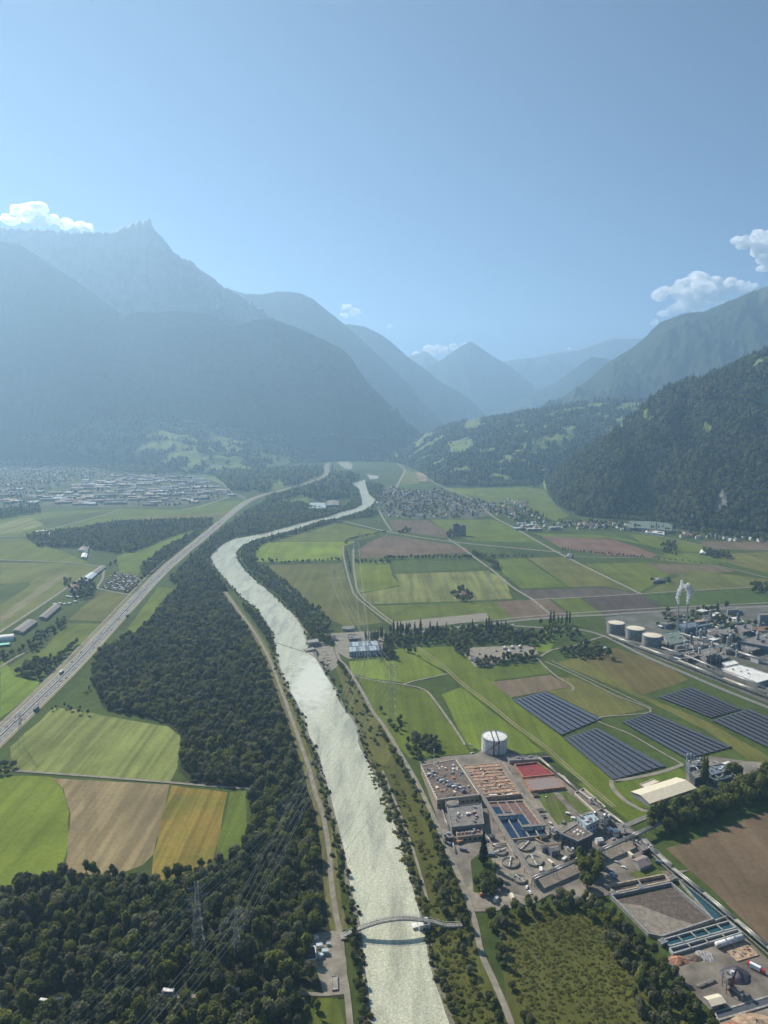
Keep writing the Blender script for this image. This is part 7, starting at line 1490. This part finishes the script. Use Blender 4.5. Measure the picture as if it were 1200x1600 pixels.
for k, (x, y, z, where) in enumerate(HS):
    me, nm = HM[random.choices(range(5), (3, 2, 2, 2, 1))[0]]; a = random.choice((0, 1.57))+random.uniform(-.4, .4)
    if k < 300:
        u_, v_ = pix((x, y, 0)); bb = HB[where]; o = tag(link('house', me), '%s house %s, %s' % (nm, where, place_word(u_, -v_, *bb)), 'house', 'houses '+where); o.location = (x, y, z); o.rotation_euler = (0, 0, a)
    else: rest_h.append((x, y, z, a, random.randrange(5)))
hcoll = tcoll('house_kind', [h[0] for h in HM])
scatter('distant_houses', [(x, y, z, 1.0, a, i) for x, y, z, a, i in rest_h], hcoll, 'farther small houses of the town, village and hills')
WH = [([(130, 752), (200, 742), (300, 746), (345, 762), (365, 775), (330, 782), (285, 792), (190, 793), (110, 792), (60, 790), (100, 768)], 150, 'in the industrial quarter of the left town'), ([(0, 768), (60, 762), (100, 770), (60, 790), (0, 792)], 16, 'at the left edge of the town'), ([(800, 812), (840, 814), (870, 828), (812, 830)], 8, 'in the small works beside the farm road'), ([(600, 776), (640, 770), (700, 776), (690, 785), (610, 785)], 6, 'in the middle of the village')]
for poly, n, where in WH:
    for x, y in spread(poly, n, 40):
        me, nm = random.choice(WM); s_ = random.uniform(.7, 1.4)*(.6 if 'works' in where or 'village' in where else 1)
        o = tag(link('warehouse', me), '%s warehouse %s, %s' % (nm, where, place_word(pix((x, y, 0))[0], y, min(q[0] for q in poly), max(q[0] for q in poly), min(q.y for q in PL(poly)), max(q.y for q in PL(poly)))), 'warehouse', 'warehouses '+where); o.location = (x, y, 0); o.rotation_euler = (0, 0, random.choice((.15, .3, 1.7))+random.uniform(-.1, .1)); o.scale = (s_, s_, random.uniform(.8, 1.1))
tt = []
for poly, n, where in TOWNS[:6]+[(w[0], int(w[1]*.8), '') for w in WH]:
    g = PL(poly); x0, x1 = min(p.x for p in g), max(p.x for p in g); y0, y1 = min(p.y for p in g), max(p.y for p in g); k = 0; c_ = 0
    while c_ < n*1.7 and k < n*30:
        k += 1; x, y = random.uniform(x0, x1), random.uniform(y0, y1)
        if inside(x, y, g): c_ += 1; tt.append((x, y, 0, random.uniform(.8, 1.6), random.random()*6, random.choice((0, 1, 2, 3, 4))))
scatter('town_trees', tt, far_t, 'trees between the houses of the town and the villages')
M['town'] = field_mat('town_ground', (.10, .105, .06), .3, 0, 20, .1, (.13, .12, .10), .02, .05)
for poly, lab in ((TOWNS[0][0], 'left town'), (WH[0][0], 'industrial quarter'), (TOWNS[2][0], 'village by the river')): sheet('town_ground', PL(poly), .30, M['town'], label='paved and trodden ground of the '+lab)
# heaps and trailers in the gravel yard
random.seed(8)
for k in range(7): heap('grey heap in the gravel yard between the trees', 735+k*13, 1018+(k % 3)*5, random.uniform(4, 8), random.uniform(3, 5), random.uniform(1.5, 3), random.choice(('greywall', 'beige', 'concrete')), 'gravel_heap')['group'] = 'heaps in the gravel yard'
for x, y in ((788, 1014), (800, 1013), (812, 1012), (795, 1020)): truck((*P(x, y)[:2], .5), 1.2, 'carwhite', 'carwhite', {788: 'leftmost', 800: 'middle', 812: 'rightmost', 795: 'foremost'}[x]+' white lorry parked in the gravel yard between the trees', 8)
# street lamp masts in the plant
for x, y, h, lab in ((860, 1330, 12, 'thin lamp mast beside the dark works building'), (1176, 1212, 10, 'lamp mast on the road right of the dark works'), (1146, 1228, 9, 'lamp mast in front of the lone round tree'), (835, 1300, 8, 'lamp mast at the right corner of the blue basins')):
    t = thing('lamp_mast', lab, 'lamp mast', P(x, y)); MB().tube((0, 0, 0), (0, 0, h), .16, 6, 0, .1).build('pole', M['steel'], t); MB().box((.5, 0, h), (1.4, .3, .2)).build('lamp_head', M['white'], t)
# clouds beyond the haze
m = bpy.data.materials.new('cloud'); m.use_nodes = True; t_ = NT(m); t_.n.clear()
g_ = t_.new('NewGeometry'); n_ = t_.new('TexNoise', Scale=.0026, Detail=8.0, Roughness=.68); t_.l(g_.outputs['Position'], n_.inputs['Vector'])
r_ = t_.new('MapRange'); r_.inputs[1].default_value = .40; r_.inputs[2].default_value = .60; r_.inputs[3].default_value = 0; r_.inputs[4].default_value = .03; t_.l(n_.outputs[0], r_.inputs[0])
v_ = t_.new('VolumePrincipled'); v_.inputs['Color'].default_value = (1, 1, 1, 1); v_.inputs['Anisotropy'].default_value = .55; t_.l(r_.outputs[0], v_.inputs['Density'])
o_ = t_.new('OutputMaterial'); t_.l(v_.outputs[0], o_.inputs['Volume']); M['cloud'] = m
def cloud(label, puffs, D=23000, flat=None):
    "puffs: pixel centre and pixel radius"
    b = MB(); r = random.Random(len(puffs)*7); org = PD(puffs[0][0], puffs[0][1], D)
    for (x, y, pr) in puffs:
        for k in range(4):
            q = pr/FPX*D*r.uniform(.45, .8); c = PD(x+r.uniform(-.55, .55)*pr, y+r.uniform(-.5, .5)*pr, D+r.uniform(-1, 1)*q); n, m_ = 22, 13
            V = []
            for j in range(m_+1):
                for i in range(n):
                    d = Vector((math.sin(math.pi*j/m_)*math.cos(2*math.pi*i/n), math.sin(math.pi*j/m_)*math.sin(2*math.pi*i/n), math.cos(math.pi*j/m_)))
                    e = c+d*q; s_ = 1+.42*noise.fractal(e*.0026, 1.0, 2.0, 4); e = c+Vector((d.x*q*s_, d.y*q*s_, d.z*q*s_*(.8 if d.z > 0 else .5))); V.append(tuple(e))
            b.add(V, [(j*n+i, (j+1)*n+i, (j+1)*n+(i+1) % n, j*n+(i+1) % n) for j in range(m_) for i in range(n)], 0, True)
    b.o = Vector((0, 0, 0)); o = b.build('cloud', M['cloud']); return tag(o, label, 'cloud')
cloud('bright white cloud behind the ridge left of the jagged summit', [(18, 340, 16), (40, 334, 19), (56, 328, 17), (66, 342, 17), (85, 348, 14), (105, 350, 13), (125, 354, 11), (142, 357, 8), (8, 342, 10)])
cloud('large white cloud above the ridge on the right', [(1032, 467, 16), (1050, 462, 20), (1075, 452, 24), (1100, 440, 24), (1110, 460, 24), (1135, 448, 18), (1160, 448, 14), (1176, 450, 9), (1060, 478, 16), (1090, 474, 20), (1040, 490, 10)])
cloud('white cloud at the right edge of the sky', [(1155, 376, 12), (1168, 382, 16), (1185, 380, 20), (1205, 378, 20), (1190, 400, 18), (1205, 405, 20), (1188, 418, 12), (1230, 390, 20)])
cloud('small thin cloud above the pale blue slope', [(540, 482, 9), (552, 490, 10), (563, 494, 7), (538, 494, 7)])
cloud('tiny cloud puff left of the pyramid peak sky', [(610, 511, 6)])
cloud('white cloud bank left of the pyramid peak', [(655, 556, 9), (672, 550, 11), (690, 546, 10), (708, 543, 9), (722, 538, 6), (660, 562, 8)])
cloud('long low white cloud lying on the far range', [(940, 550, 7), (955, 548, 8), (972, 544, 9), (988, 540, 8), (998, 536, 5), (928, 552, 5), (910, 546, 5), (888, 546, 4)])
cloud('wisp of cloud below the large right cloud', [(1022, 503, 7), (1028, 512, 6)])
